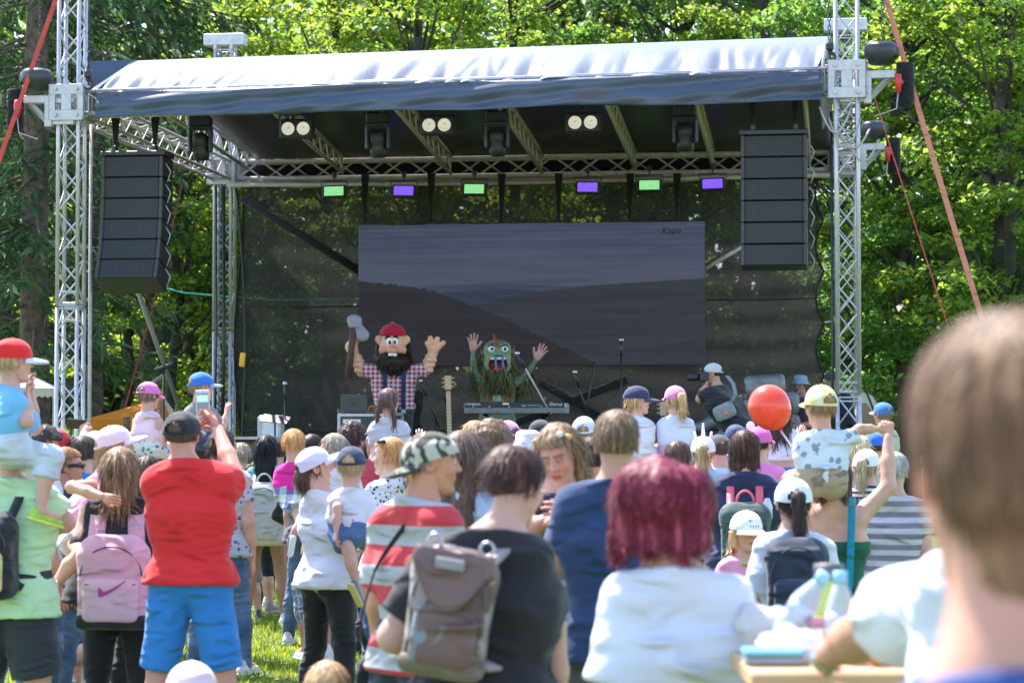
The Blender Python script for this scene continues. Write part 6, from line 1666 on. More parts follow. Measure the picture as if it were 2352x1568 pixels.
person('child in black three quarter leggings behind the mustard shirt', 590, 1060, 21.2, yaw=-20, h=1.36, sex='f', hair=H_('pony', BROWN), top=T_((.02, .02, .025)), bottom=B_(BLACK, 1.2, off=.008), shoes=dict(col=(.2, .19, .18), sole=(.6, .3, .25)))
person('man in patterned shirt and long dark jeans behind the red polo shirt', 508, 992, 16.2, yaw=-10, hair=H_('messy', DBROWN), top=T_((.42, .42, .45), c2=(.1, .1, .2), pat='blotch', sc=25), bottom=JEANS)

# --- centre
I = person('man in profile with a backward camouflage cap and red and grey striped shirt', 985, 993, 8.45, yaw=-48, g=.84, ho=(.03, .035), look=(-36, 0, 0), skin=(.50, .25, .15), hair=H_('fade', (.2, .17, .14)), cap=dict(col=(.045, .045, .034), col2=(.42, .40, .32), pat='camo', sc=36, brim=None, yaw=180, open=False, tilt=-20, len=.30),
           top=T_((.35, .36, .38), c2=(.46, .035, .045), pat='stripes', sc=2.15, sleeve=.8, hem=.49, off=.022), bottom=B_((.03, .045, .06), .98, off=.03), arms={'L': 'down', 'R': 'front'}, seed=51)
J = I.J; P = np.array([J['sh']['R'] * [.5, 1, 1] + [0, .02, .065], J['sh']['R'] * [.35, 1, 1] + [0, -.075, .03], [-.06, -.155, J['sh']['L'][2] - .15], [-.19, -.12, J['sh']['L'][2] - .38], [-.235, .0, J['sh']['L'][2] - .50]]); tt = np.linspace(0, 4, 24)
C_ = np.stack([np.interp(tt, range(5), P[:, i]) for i in range(3)], 1)
for _ in range(3): C_[1:-1] = (C_[:-2] + 2 * C_[1:-1] + C_[2:]) / 4
t = worn(I, 'crossbody_bag', 'narrow dark bag strap across the striped shirt with small bag at the hip', 'bag')
MB().slab(np.array([C_ - [.004, .0, .02], C_ + [.010, 0, .02]]), .006).build('strap', fabric((.02, .025, .035)), t, True, world=False); MB().box([-.26, .04, J['sh']['L'][2] - .56], (.08, .2, .16), None, .03).build('bag', fabric((.02, .025, .035)), t, True, world=False)
I = person('broad backed woman in a black shirt with short dark hair wearing a patterned backpack', 1182, 1030, 6.8, yaw=-8, sex='f', g=1.2, hd=.22, ho=(.085, .03), skin=(.50, .31, .25), look=(-30, -16, 0), hair=H_('short', (.055, .024, .020), col2=(.20, .08, .045), rl=1.6), top=T_((.020, .020, .024), sleeve=.78, hem=.42, off=.02), bottom=B_((.02, .022, .03), 2, off=.01),
           arms={'L': ((905, 1462, -.02), (1010, 1512, .25)), 'R': ((1262, 1440, .05), (1280, 1640, .12))}, seed=61)
m_bp = fabric((.10, .065, .058), (.26, .23, .22), 'camo', 16, .4)
pk = backpack(I, 'patterned city backpack with mauve straps and ring buckles', (.3, .25, .28), w=.235, h=.37, dp=.13, dz=.08, dx=-.065, handle=False, mat=m_bp, pocket=fabric((.14, .085, .075), (.16, .20, .25), 'camo', 18, .4), base=fabric((.14, .11, .07), None, None, 1, .5), strap=fabric((.30, .25, .24), None, None, 1, .5), rollt=.16, sw=.05)
t, c, Rm, w_, h_, dp_ = I.pack
q = c + Rm @ np.array([.0, -dp_ * .5, h_ * .30]); MB().slab(np.array([[q + Rm @ np.array([x, -.012 - .03 * y, .06 - .17 * y * (1 - .9 * (x / .12) ** 2 * y)]) for y in np.linspace(0, 1, 7)] for x in np.linspace(-.115, .115, 11)]), .006).build('flap', fabric((.15, .09, .08), None, None, 1, .45), t, True, world=False)
MB().box(c + Rm @ np.array([-.005, -dp_ * .5 - .035, h_ * .36]), (.085, .012, .035), Rm, .006).build('name_plate', plain('plate_grey', (.2, .2, .2), .4, .3), t, world=False)
for x, z in ((-.07, .5), (.08, .5)):
    a = np.linspace(0, 2 * math.pi, 15); MB().tube(np.array([c + Rm @ np.array([x + .02 * math.cos(k), -.02, z * h_ + .02 * math.sin(k)]) for k in a]), .005, 6, False).build('ring_buckle', m_steel, t, True, world=False)
I = person('woman with chin length magenta hair in a white shirt seen from behind', 1522, 1062, 5.95, yaw=0, sex='f', g=.88, hd=.235, ho=(-.035, 0), skin=(.50, .30, .22), look=(-14, -6, 0), hair=H_('bob', (.15, .010, .03), col2=(.52, .11, .16), dens=1.6, rl=.8, s=(1.36, 1.22, .95), wave=.06, rw=.045), top=T_((.57, .58, .66), sleeve=.75, hem=.42, off=.02, collar=-.01), bottom=B_((.1, .12, .2), 2), arms={'R': 'down', 'L': 'down'}, seed=71)
I = person('man with short fair crew cut and navy shirt standing with folded arms', 1416, 950, 8.9, yaw=-3, g=1.04, hd=.235, skin=(.50, .27, .18), hair=H_('fade', (.16, .10, .06), col2=(.42, .29, .16), rl=1.4), top=T_((.022, .045, .11), sleeve=.55, hem=.465, off=.02), bottom=B_((.075, .075, .075), 2, off=.018), arms={'L': 'cross', 'R': 'cross'}, seed=81)
I = person('frowning girl with hair clip and purple collar facing the camera', 1286, 982, 9.5, yaw=158, sex='f', g=.98, look=(4, -22, 8), eyes='closed', skin=(.56, .31, .24), hair=H_('long', (.20, .12, .06), col2=(.50, .34, .16), ln=1.0), top=T_((.03, .03, .06), sleeve=.4), bottom=B_((.02, .02, .03), 2),
           arms={'R': dict(p=((1196, 1225, -.12), (1252, 1196, -.25)), hand='hold'), 'L': dict(p=((1372, 1222, -.05), (1306, 1188, -.28)), hand='hold')}, seed=91)
MB().ell(I.T(np.array([-.20, .20, .47])), (.014, .014, .014)).build('hair_clip', plain('clip_white', (.75, .7, .72), .4), I.o, True, world=False)
MB().tube(I.T(np.array([[x, .0 + .1, .47 - abs(x) * .35] for x in np.linspace(-.36, .36, 11)])), .012, 8).build('hairband', plain('yellow_band', (.62, .40, .10), .6), I.o, True, world=False)
I = person('woman with very long straight brown hair behind the camouflage cap', 1062, 996, 9.8, yaw=-20, sex='f', hair=H_('long', (.12, .075, .055), ln=1.35), top=T_((.40, .50, .62)), bottom=JEANS)
person('person with brown curls left of the frowning girl', 1128, 976, 10.8, yaw=-5, hair=H_('curly', (.14, .085, .05)), top=T_((.35, .55, .6)), bottom=JEANS)
person('person with thin ginger frizz above the curls', 1092, 972, 15.5, yaw=0, sex='f', hair=H_('messy', (.45, .24, .09)), top=T_((.3, .2, .2)), bottom=JEANS)
person('dark haired man half hidden behind the navy shirt', 1362, 1006, 12.2, yaw=6, h=1.64, hair=H_('short', HBLACK), skin=(.5, .25, .16), top=T_((.6, .6, .62)), bottom=JEANS, arms={'L': 'front'})
person('child in a pink cap turned left in front of the keyboard', 1168, 966, 17.6, yaw=38, h=1.70, hd=.215, cap=dict(col=(.60, .26, .46), tilt=6), hair=H_('short', BROWN), top=T_((.4, .42, .45)), bottom=JEANS)
person('person in a dark grey cap in front of the keyboard stand', 1240, 964, 17.9, yaw=-25, cap=dict(col=(.035, .036, .04), tilt=4, open=False), hair=H_('fade', BROWN), top=T_((.2, .2, .23)), bottom=JEANS)
person('person in a colourful patterned sun hat left of the frowning girl', 1212, 990, 15.2, yaw=0, h=1.66, cap=dict(kind='bucket', col=(.65, .62, .62), pat='multi', sc=70, col2=(.2, .2, .5)), hair=H_('bob', BROWN), top=T_((.6, .55, .5)), bottom=JEANS)
person('man in a pale grey sports cap with black strap left of the crew cut', 1341, 957, 17.3, yaw=-6, cap=dict(col=(.52, .56, .62), tilt=10, nobrim=True), hair=H_('fade', (.3, .2, .12)), skin=(.52, .29, .20), top=T_((.3, .3, .33)), bottom=JEANS)
person('person with hair knotted in a small bun behind the crew cut', 1404, 968, 18.6, yaw=0, sex='f', hair=H_('bun', BROWN), top=T_((.1, .1, .12)), bottom=JEANS)
I = person('person in bright pink standing behind the black shirt', 1318, 1075, 10.9, yaw=0, h=1.55, sex='f', hair=H_('pony', BLOND), top=T_((.72, .16, .46), sleeve=.5, hem=.3, loose=.15), bottom=B_((.02, .03, .07), 2), arms={'L': 'front', 'R': 'front'})
# two capped children
I = person('small child in a navy peaked cap and white shirt riding above the crowd', 1463, 886, 17.8, yaw=-28, h=1.06, hd=.215, look=(-48, 2, 0), skin=FAIR, cap=dict(col=(.030, .038, .085), brim=(.05, .06, .11), tilt=-6, open=False, len=.46), hair=H_('messy', (.52, .33, .14), dens=1.3), legs='sit', top=T_(WHITE, sleeve=.75, hem=.46), bottom=B_((.66, .68, .74), .9, off=.02), arms={'R': ((1493, 985, .05), (1478, 1000, .2)), 'L': 'front'}, shoes=None)
person('man carrying the boy in the navy peaked cap', 1466, 1040, 17.9, yaw=-5, h=1.62, hair=H_('short', BROWN), top=T_((.66, .68, .76), sleeve=.6), bottom=B_((.05, .06, .1), 2), arms={'L': 'hold', 'R': 'hold'})
I = person('small child in a pink cap with ponytail and white shirt riding above the crowd', 1551, 886, 17.8, yaw=8, h=1.06, hd=.208, sex='f', look=(12, 0, 0), skin=FAIR, cap=dict(col=(.66, .22, .47), tilt=0), hair=H_('pony', (.52, .35, .17), ln=.75), legs='sit', top=T_((.58, .60, .68), sleeve=.26, hem=.46), bottom=B_((.5, .3, .45), .8, off=.018), arms={'L': ((1522, 985, .03), (1535, 1025, .15)), 'R': ((1590, 985, .03), (1580, 1025, .15))}, shoes=None)
person('brown haired person in pink carrying the girl in the pink cap', 1558, 1016, 16.6, yaw=-25, h=1.63, sex='f', hair=H_('bob', (.09, .05, .032)), top=T_((.72, .36, .46)), bottom=JEANS, arms={'L': 'hold', 'R': 'hold'})

# --- right
I = person('girl in a white unicorn cap with horn and light blue shirt', 1615, 1002, 16.0, yaw=-8, h=1.62, hd=.215, sex='f', cap=dict(col=(.72, .70, .74), tilt=6, ears=(.75, .72, .76)), hair=H_('pony', BLOND, ln=.8), top=T_((.32, .54, .64)), bottom=JEANS, arms={'R': 'front'})
person('person in a worn black cap and pale blue shirt behind the unicorn cap', 1652, 998, 17.0, yaw=12, h=1.66, cap=dict(col=(.05, .047, .048), tilt=2), hair=H_('fade', BROWN), top=T_((.45, .60, .72)), bottom=JEANS)
I = person('woman with a brown bob and navy shirt wearing a green backpack', 1710, 992, 14.0, yaw=-5, sex='f', g=1.15, hair=H_('bob', (.06, .032, .024), col2=(.16, .085, .055), dens=1.5), top=T_((.024, .036, .085), sleeve=.7, hem=.45), bottom=JEANS, arms={'L': 'front', 'R': 'front'}, seed=101)
pk = backpack(I, 'green backpack with coral straps on the woman with the brown bob', (.06, .10, .09), w=.29, h=.44, dp=.15, dz=-.05, dx=.0, strap=fabric((.75, .14, .20), None, None, 1, .5), pocket=fabric((.05, .085, .08)), sw=.045)
MB().tube([[.13, -.2, 1.17], [.13, -.2, 1.24], [.13, -.2, 1.29]], [.032, .032, .014], 10).build('side_bottle', plain('clear_bottle', (.5, .6, .65), .15), pk, True, world=False)
I = person('person in a magenta cap with white felt ears and bright pink shirt', 1742, 980, 15.8, yaw=-30, sex='f', h=1.68, cap=dict(col=(.66, .12, .38), brim=(.66, .12, .38), pads=(.78, .70, .74), tilt=2), hair=H_('short', DBROWN), top=T_((.74, .20, .46), sleeve=.7), bottom=JEANS)
I = person('girl in a white dotted cropped top and blue shorts riding behind the red balloon', 1790, 905, 16.5, yaw=-6, h=1.18, hd=.21, sex='f', hair=H_('long', (.05, .028, .02), ln=1.1), legs='sit', top=T_((.70, .71, .78), c2=(.1, .12, .2), pat='tiny', sc=60, sleeve=.4, hem=.60), bottom=B_((.02, .12, .50), .8, off=.018, waist=.56), arms={'R': ((1824, 1035, .05), (1838, 1000, .1)), 'L': 'front'}, shoes=None)
person('person carrying the girl in the dotted top', 1782, 1052, 16.6, yaw=-5, h=1.58, hair=H_('short', BROWN), top=T_((.03, .1, .4)), bottom=JEANS)
# balloon
c = W(1767, 933, 13.6); t = thing('balloon', 'round red orange balloon on a white stick', 'balloon', c)
m_bal, N, L, B = nt('balloon_rubber'); B.inputs['Base Color'].default_value = (.80, .07, .03, 1); B.inputs['Roughness'].default_value = .22; B.inputs['Subsurface Weight'].default_value = .5; B.inputs['Subsurface Radius'].default_value = (.2, .04, .02); B.inputs['Emission Color'].default_value = (0, 0, 0, 1)
ax = unit(np.array([.42, 0, -.9])); a = np.linspace(0, math.pi, 22); Rb = frame(-ax, [0, 1, 0])
MB().lathe([(max(.0005, .125 * math.sin(x)), .128 * math.cos(x) * (1 if math.cos(x) > 0 else 1.12)) for x in a[::-1]], c, 28, Rb).build('skin', m_bal, t, True)
MB().lathe([(.012, .0), (.006, .012), (.016, .03), (.0, .03)][::-1], c + ax * .172, 12, Rb).build('knot', plain('balloon_knot', (.6, .02, .03), .3), t, True)
MB().tube([c + ax * .155, W(1848, 1065, 13.4)], .006, 8).build('stick', plain('white_stick', (.8, .8, .82), .4), t, True)
# toddler with yellow cap
I = person('toddler in a yellow green cap and white printed shirt, arm stretched right', 1886, 888, 12.7, yaw=10, h=1.06, hd=.215, look=(14, 0, 0), skin=(.56, .31, .2), cap=dict(col=(.60, .60, .20), col2=(.62, .62, .42), pat='camo', sc=14, brim=(.70, .66, .16), tilt=2, tall=.04), hair=H_('toddler', (.3, .17, .09)), legs='sit', g=.92,
           top=T_((.58, .61, .66), c2=(.20, .27, .30), pat='blotch', sc=17, sleeve=.82, hem=.40, off=.024), bottom=B_((.36, .27, .18), .8, (.2, .15, .13), 'camo', 14, off=.028), arms={'R': dict(p=((1975, 985, .02), (2018, 985, .1)), hand='grip'), 'L': ((1856, 1050, .0), (1862, 1085, .15))}, seed=111)
I = person('woman in a green bandeau top with bare back holding the toddler\'s hand', 1917, 1052, 12.9, yaw=-4, h=1.60, sex='f', skin=(.56, .34, .25), hair=H_('bob', (.10, .055, .035)), top=T_((.015, .10, .055), 'tank', hem=.56, off=.010, low=.715, tw=.3), bottom=B_((.02, .025, .04), 2, off=.008),
           arms={'R': dict(p=((2040, 1118, .02), (2040, 1002, .1)), hand='grip'), 'L': ((1852, 1110, .1), (1868, 1030, .2))}, seed=121)
t = worn(I, 'shoulder_strap', 'teal webbing strap hanging down the bare back', 'strap')
MB().slab(np.array([[[.085 - .02 * k + x, -.115 - .02 * math.sin(k * 3.1), 1.36 - .52 * k] for k in np.linspace(0, 1, 12)] for x in (-.02, .02)]), .006).build('webbing', fabric((.01, .22, .32)), t, True, world=False); MB().box([.085, -.115, 1.36], (.05, .03, .06), None, .01).build('buckle', plain('teal_buckle', (.02, .2, .28), .4), t, world=False)
I = person('woman in a white cap with long dark ponytail and white shirt wearing a navy backpack', 1822, 1099, 10.6, yaw=-3, sex='f', h=1.47, hd=.218, g=1.15, look=(6, -2, 0), cap=dict(col=(.66, .70, .80), tilt=4), hair=H_('pony', (.045, .024, .022), ln=1.35, dens=1.2), skin=(.52, .32, .24), top=T_((.58, .60, .68), sleeve=.75), bottom=JEANS, arms={'L': 'down', 'R': 'front'}, seed=131)
pk = backpack(I, 'navy and black backpack under the long dark ponytail', (.025, .035, .06), w=.27, h=.40, dp=.15, dz=.09, handle=False, strap=fabric((.03, .032, .036)), pocket=fabric((.03, .045, .08)), sw=.06)
I = person('girl in a white cap and pink shirt with lime lanyard turning towards the camera', 1712, 1173, 12.3, yaw=205, h=1.27, hd=.21, sex='f', look=(-5, -4, 0), skin=(.56, .34, .24), cap=dict(col=(.76, .75, .80), mark=True, tilt=-2, len=.42, open=False), hair=H_('bob', (.5, .33, .15)), top=T_((.74, .30, .44), sleeve=.6), bottom=B_((.2, .25, .4), 1), arms={'R': 'down', 'L': 'front'})
q = I.J; a = np.linspace(0, 1, 14); t = worn(I, 'lanyard', 'lime green lanyard round the neck of the girl in pink', 'lanyard')
MB().tube(np.array([q['neck'] + [.06 * math.cos(x * math.pi * 2), .07 * math.sin(x * math.pi * 2) + .01, -.0 - .03 * math.sin(x * math.pi * 2)] for x in a]), .008, 6).build('band', fabric((.45, .62, .03)), t, True, world=False)
I = person('person in a white cap with blond ponytail and striped top', 1990, 1032, 15.6, yaw=-12, sex='f', h=1.56, look=(-10, 0, 0), cap=dict(col=(.74, .75, .80), tilt=4), hair=H_('pony', (.45, .33, .2), ln=.9), top=T_((.70, .72, .76), c2=(.03, .035, .08), pat='stripes', sc=8.5), bottom=JEANS, arms={'R': dict(p=((2062, 1170, -.1), (2010, 1195, -.2)), hand='hold')})
pk = backpack(I, 'slim black backpack over the striped top', (.03, .032, .04), w=.22, h=.36, dp=.10, dz=-.06)
person('child with pale tousled hair left of the white cap with ponytail', 1972, 1005, 18.0, yaw=-10, h=1.62, hair=H_('messy', (.62, .5, .3)), top=T_((.5, .4, .4)), bottom=JEANS)
I = person('person in a royal blue cap with bow beside the pale tousled hair', 2006, 993, 18.8, yaw=-30, h=1.66, cap=dict(col=(.03, .14, .52), tilt=0, open=False), hair=H_('short', BROWN), top=T_((.2, .2, .25)), bottom=JEANS)
I = person('child in a blue cap with white strap riding in front of the van', 2030, 924, 21.0, yaw=28, h=1.05, hd=.21, cap=dict(col=(.03, .16, .55), brim=(.6, .6, .65), tilt=2), hair=H_('toddler', (.25, .16, .1)), legs='sit', top=T_((.42, .44, .32), sleeve=.6), bottom=B_((.2, .22, .2), .9), arms={'L': 'front', 'R': 'front'}, shoes=None)
person('person carrying the child in front of the van', 2030, 1058, 21.1, yaw=20, h=1.6, hair=H_('short', BLOND), top=T_((.5, .5, .52)), bottom=JEANS)
person('man with greying hair whose silver hair blurs beside the big head', 2052, 1040, 13.6, yaw=-15, h=1.58, hair=H_('short', (.4, .38, .36)), top=T_((.5, .5, .54), c2=(.2, .2, .25), pat='stripes', sc=5), bottom=JEANS)

# --- near the camera
I = person('big blurred brown haired head and navy collar nearest the camera', 2338, 738, 2.05, yaw=6, g=.9, hd=.252, nk=.012, sd=.075, skin=(.47, .26, .18), hair=H_('short', (.15, .083, .040), col2=(.33, .205, .11), rl=.8, dens=2., nape=-.46), top=T_((.035, .075, .24), sleeve=.6, collar=-.012), bottom=JEANS, seed=141)
I = person('man in a white shirt with a wristwatch leaning on the pine table', 2272, 925, 4.35, yaw=62, g=1.22, skin=(.42, .22, .14), hair=H_('short', ASH), top=T_((.57, .58, .66), sleeve=.82, off=.024), bottom=JEANS,
           arms={'L': dict(p=((2020, 1430, .25), (1898, 1508, .9)), hand='relax'), 'R': 'front'}, seed=151)
d_ = unit(I.J['wr']['L'] - I.J['el']['L']); MB().tube([I.J['wr']['L'] - d_ * .012, I.J['wr']['L'] + d_ * .016], .036, 14).build('wristwatch', plain('watch_steel', (.5, .5, .52), .2, .8), I.o, True, world=False)
I = person('toddler in a pale pink cap whose head pokes up at the bottom edge', 440, 1522, 7.6, yaw=10, hd=.215, h=.93, sex='f', cap=dict(col=(.74, .54, .58), open=False, tilt=10), hair=H_('toddler', BROWN), top=T_((.5, .4, .4)), bottom=JEANS)
I = person('blond toddler whose head pokes up at the bottom edge left of the black backpacker', 752, 1520, 8.6, yaw=0, h=.84, hd=.21, hair=H_('toddler', (.50, .33, .17)), top=T_((.4, .45, .5)), bottom=JEANS)

# salmon dress sitter on the grass
q = W(150, 1520, 15.0); 
I = person('person in a salmon dotted dress sitting on the grass behind the black leggings', 158, 1395, 15.2, yaw=-60, h=1.52, sex='f', hair=H_('pony', BROWN), top=T_((.62, .25, .22), c2=(.75, .6, .55), pat='tiny', sc=40, hem=.40, sleeve=.5), bottom=B_((.62, .25, .22), 1.0, (.75, .6, .55), 'tiny', 40, off=.03), arms={'L': 'front', 'R': 'front'},
           legs={'L': ((205, 1490, -.2), (120, 1528, -.25)), 'R': ((190, 1478, .2), (240, 1525, .2))})
# more heads packed between the ones above
for a in ((1000, 1004, 18.5, 'person with straight dark hair between the camouflage cap and the flight case', H_('bob', DBROWN), (.3, .1, .12), None), (1190, 985, 19.5, 'person with short brown hair behind the patterned sun hat', H_('short', BROWN), (.2, .3, .5), None),
          (1290, 975, 20.0, 'person with black hair beyond the hair clip girl', H_('short', HBLACK), (.5, .5, .52), None), (1375, 985, 20.2, 'person in a straw coloured cap between the grey sports cap and the bun', H_('short', BROWN), (.3, .3, .25), (.55, .42, .24)),
          (1512, 1022, 19.4, 'person with auburn hair between the two capped children', H_('lob', (.16, .07, .035)), (.2, .2, .25), None), (1592, 1030, 18.8, 'person with fair short hair beside the unicorn cap', H_('short', BLOND), (.5, .2, .2), None),
          (1690, 975, 19.2, 'person in a dark blue cap behind the brown bob', H_('short', BROWN), (.2, .22, .3), (.03, .05, .12)), (1838, 1010, 18.2, 'person with dark hair between the dotted top and the yellow cap toddler', H_('bob', DBROWN), (.05, .05, .06), None),
          (1946, 1020, 19.0, 'person with light brown hair behind the outstretched arm', H_('short', (.2, .13, .08)), (.4, .42, .45), None), (855, 1010, 19.6, 'person with dark fringe behind the ginger girl', H_('bob', HBLACK), (.1, .1, .13), None),
          (300, 1010, 18.9, 'person with dark hair between the two pink caps', H_('short', DBROWN), (.1, .12, .2), None), (255, 1015, 19.6, 'person in a navy sun hat beyond the pale pink cap', H_('short', BROWN), (.1, .12, .2), (.03, .05, .10)),
          (555, 1020, 23.0, 'person with light hair beyond the raised phone', H_('messy', ASH), (.45, .45, .5), None)):
    person(a[3], a[0], a[1], a[2], yaw=(a[0] * 7) % 50 - 25, hair=a[4], top=T_(a[5]), bottom=JEANS, cap=dict(col=a[6], tilt=3) if a[6] else None, skin=(LIGHT, RED_, FAIR)[a[0] % 3], sex='mf'[a[0] % 2])
# ------------------------------------------------------------------ performers and people on the stage
COSTUME = 'performers on the stage'
def sdfpart(name, I, mat, build, lo, hi, res=.014, col=None, noise_=0, sc=12):
    S_ = SDF(lo, hi, res); build(S_); P_, F_ = S_.mesh(1)
    if noise_: P_ = P_ + noise_ * wob(P_, sc, 3)[:, None] * vnormals(P_, F_)
    return smeshobj(name, P_, F_, mat, I.o, col), P_, F_
# lumberjack
FELT = (.72, .42, .26)
I = person('performer in a bearded lumberjack costume with red hat, checked shirt and raised arms', 905, 788, 28.6, yaw=180, h=1.75, g=1.32, head=False, skin=FELT, hscale=.8, group=COSTUME,
           top=T_((.62, .52, .54), c2=(.30, .012, .05), pat='gingham', sc=5.6, sleeve=.93, hem=.535, off=.03, wr=.012), bottom=B_((.05, .055, .035), 2, off=.03), shoes=(.06, .05, .04), seed=7,
           arms={'R': dict(p=((830, 850, .0), (811, 806, -.05)), hand='grip', palm=(-.6, .6, 0)), 'L': dict(p=((981, 847, .0), (995, 806, -.02)), hand='open', palm=(0, 1, 0))})
f = lambda px_, py_, fw=0.: I.toloc(W(px_, py_, 28.6 - fw))
wr_ = I.J
for s in 'LR':
    e, w = wr_['el'][s], wr_['wr'][s]; S_ = SDF(np.minimum(e, w) - .2, np.maximum(e, w) + .2, .014); S_.cap(e, e * .5 + w * .5, .078, .074, .03); S_.cap(e * .5 + w * .5, w, .074, .052, .03)
    P_, F_ = S_.mesh(); P_ = P_ + (.007 * np.sin(P_[:, 2] * 95) + .004 * wob(P_, 30, 2))[:, None] * vnormals(P_, F_)
    smeshobj('padded_forearm', P_, F_, skinmat(), I.o, np.array(FELT))
for s, k in (('L', 1), ('R', -1)):
    e, w = wr_['el'][s], wr_['wr'][s]; Fr = frame(w - e, (0, 1, 0) if s == 'L' else (-.5, .8, 0)); q = lambda x, y, z: w + Fr @ (np.array([x, y, z]) * .9)
    S_ = SDF(w - .32, w + .32, .012); S_.cap(q(0, 0, -.03), q(0, 0, .05), .062, .07, .03)
    if s == 'L':
        for x, z, sp in ((-.058, .15, -.035), (0, .175, 0), (.058, .155, .035)): S_.cap(q(x * .8, 0, .07), q(x + sp, .0, z), .037, .034, .012)
        S_.cap(q(.05, 0, .02), q(.115, .01, .075), .036, .031, .02)
    else:
        for z in (.0, .055, .11): S_.cap(q(-.03, .03, z), q(.045, .075, z), .034, .034, .01)
        S_.cap(q(-.05, .0, .05), q(-.095, .05, .115), .034, .03, .02); S_.ell(q(0, 0, .07), (.07, .06, .08), .03)
    P_, F_ = S_.mesh(); smeshobj('foam_hand', P_, F_, skinmat(), I.o, np.array(FELT) * [1.0, .97, .95])
c0 = f(905, 790); lo, hi = c0 - .48, c0 + .48
def hd_(S_):
    S_.ell(f(902, 790), (.15, .16, .20), .05)
    for x in (-1, 1): S_.ell(f(902 + x * 18, 804, .09), (.075, .07, .07), .05); S_.cap(f(902 + x * 24, 790), f(902 + x * 30, 780), .04, .058, .02)
    S_.ell(f(902, 804, .18), (.066, .075, .058), .03)
    for x in (-1, 1): S_.ell(f(902 + x * 30.5, 780, .055), (.030, .03, .042), .02, True)
S_ = SDF(lo, hi, .013); hd_(S_); P_, F_ = S_.mesh(); Cc = np.tile(np.array(FELT), (len(P_), 1))
d1 = np.linalg.norm(P_ - f(902, 805, .22), axis=1); Cc = Cc * (1 - .75 * np.clip(1 - d1 / .10, 0, 1)[:, None] * np.array([.1, .75, .75]))
for x in (-1, 1):
    d1 = np.linalg.norm(P_ - f(902 + x * 20, 806, .14), axis=1); Cc = Cc * (1 - .6 * np.clip(1 - d1 / .09, 0, 1)[:, None] * np.array([.1, .8, .8]))
smeshobj('costume_head', P_, F_, skinmat(), I.o, Cc)
for x, y in ((894, 784), (907.5, 783)):
    e = MB().ell(f(x, y, .142), (.040, .03, .052), 16, 10).build('eye', plain('eye_white', (.8, .8, .8), .35), I.o, True, world=False)
    MB().ell(f(x + (1 if x < 900 else -1), y + 2, .165), (.019, .012, .026), 12, 8).build('pupil', plain('pupil', (.01, .015, .02), .2), e, True, world=False)
    MB().ell(f(x + (-1 if x < 900 else 1) * 0 - 2, y - 1, .176), (.006, .005, .007), 8, 6).build('eye_glint', plain('eye_white', (.8, .8, .8), .35), e, True, world=False)
for x, k in ((890, -1), (909, 1)):
    MB().tube([f(x - 6, 776 + (2 if k < 0 else 0), .145), f(x, 772, .16), f(x + 6, 775 + (2 if k > 0 else 0), .145)], [.008, .015, .008], 8).build('eyebrow', hairmat((.03, .018, .012)), I.o, True, world=False)
m_beard = hairmat((.022, .013, .010), (.055, .034, .024))
def brd(S_):
    S_.ell(f(904, 831, .05), (.215, .18, .165), .07)
    for x in (-1, 1): S_.cap(f(903 + x * 30, 796, -.06), f(904 + x * 28, 828, .0), .045, .075, .06); S_.cap(f(902 + x * 6, 817, .17), f(902 + x * 22, 824, .12), .03, .05, .04)
    S_.ell(f(902, 782, -.11), (.16, .12, .2), .05)
    S_.ell(f(902, 788, .14), (.135, .16, .135), .03, True)
S_ = SDF(lo, hi, .014); brd(S_); P_, F_ = S_.mesh(); N_ = vnormals(P_, F_); P_ = P_ + .02 * wob(P_, 22, 4)[:, None] * N_
RV, RF, RC = ribbons(P_, N_, 900, .07, .010, 5, out=.7)
smeshobj('beard', np.vstack([P_, RV]), np.vstack([F_, RF + len(P_)]), m_beard, I.o, np.vstack([np.ones((len(P_), 3)), RC]))
MB().box(f(902, 815, .218), (.13, .03, .032), None, .012).build('mouth', plain('mouth_dark', (.10, .01, .015), .6), I.o, world=False)
for x, w in ((897, .058), (907, .048)): MB().box(f(x, 814 if x < 900 else 814.5, .24), (w, .02, .036), roty(.1 if x < 900 else -.15), .012).build('tooth', plain('tooth', (.75, .74, .72), .4), I.o, world=False)
m_hat = fabric((.42, .010, .035), None, None, 1, .9, 'red_felt')
def hat(S_):
    S_.ell(f(902, 768), (.168, .18, .135), .03); S_.cap(f(902, 750), f(902, 740), .035, .020, .04); S_.cut(lambda X, Y, Z: f(903, 772)[2] - Z + 0 * X + 0 * Y)
sdfpart('hat', I, m_hat, hat, lo, hi, .014, None, .004)
for x in (884, 927):
    q = [f(x + (905 - x) * .12, 848, .09), f(x, 860, .185), f(x, 885, .215), f(x - 1, 915, .205), f(x, 943, .185)]
    o = MB().slab(np.array([[p - [.026, 0, 0] for p in q], [p + [.026, 0, 0] for p in q]])[::-1], .012).build('brace', fabric((.012, .03, .085)), I.o, True, world=False)
    MB().box(f(x, 944, .19), (.06, .02, .06), None, .01).build('clip', plain('clip_blue', (.25, .32, .42), .3), o, world=False)
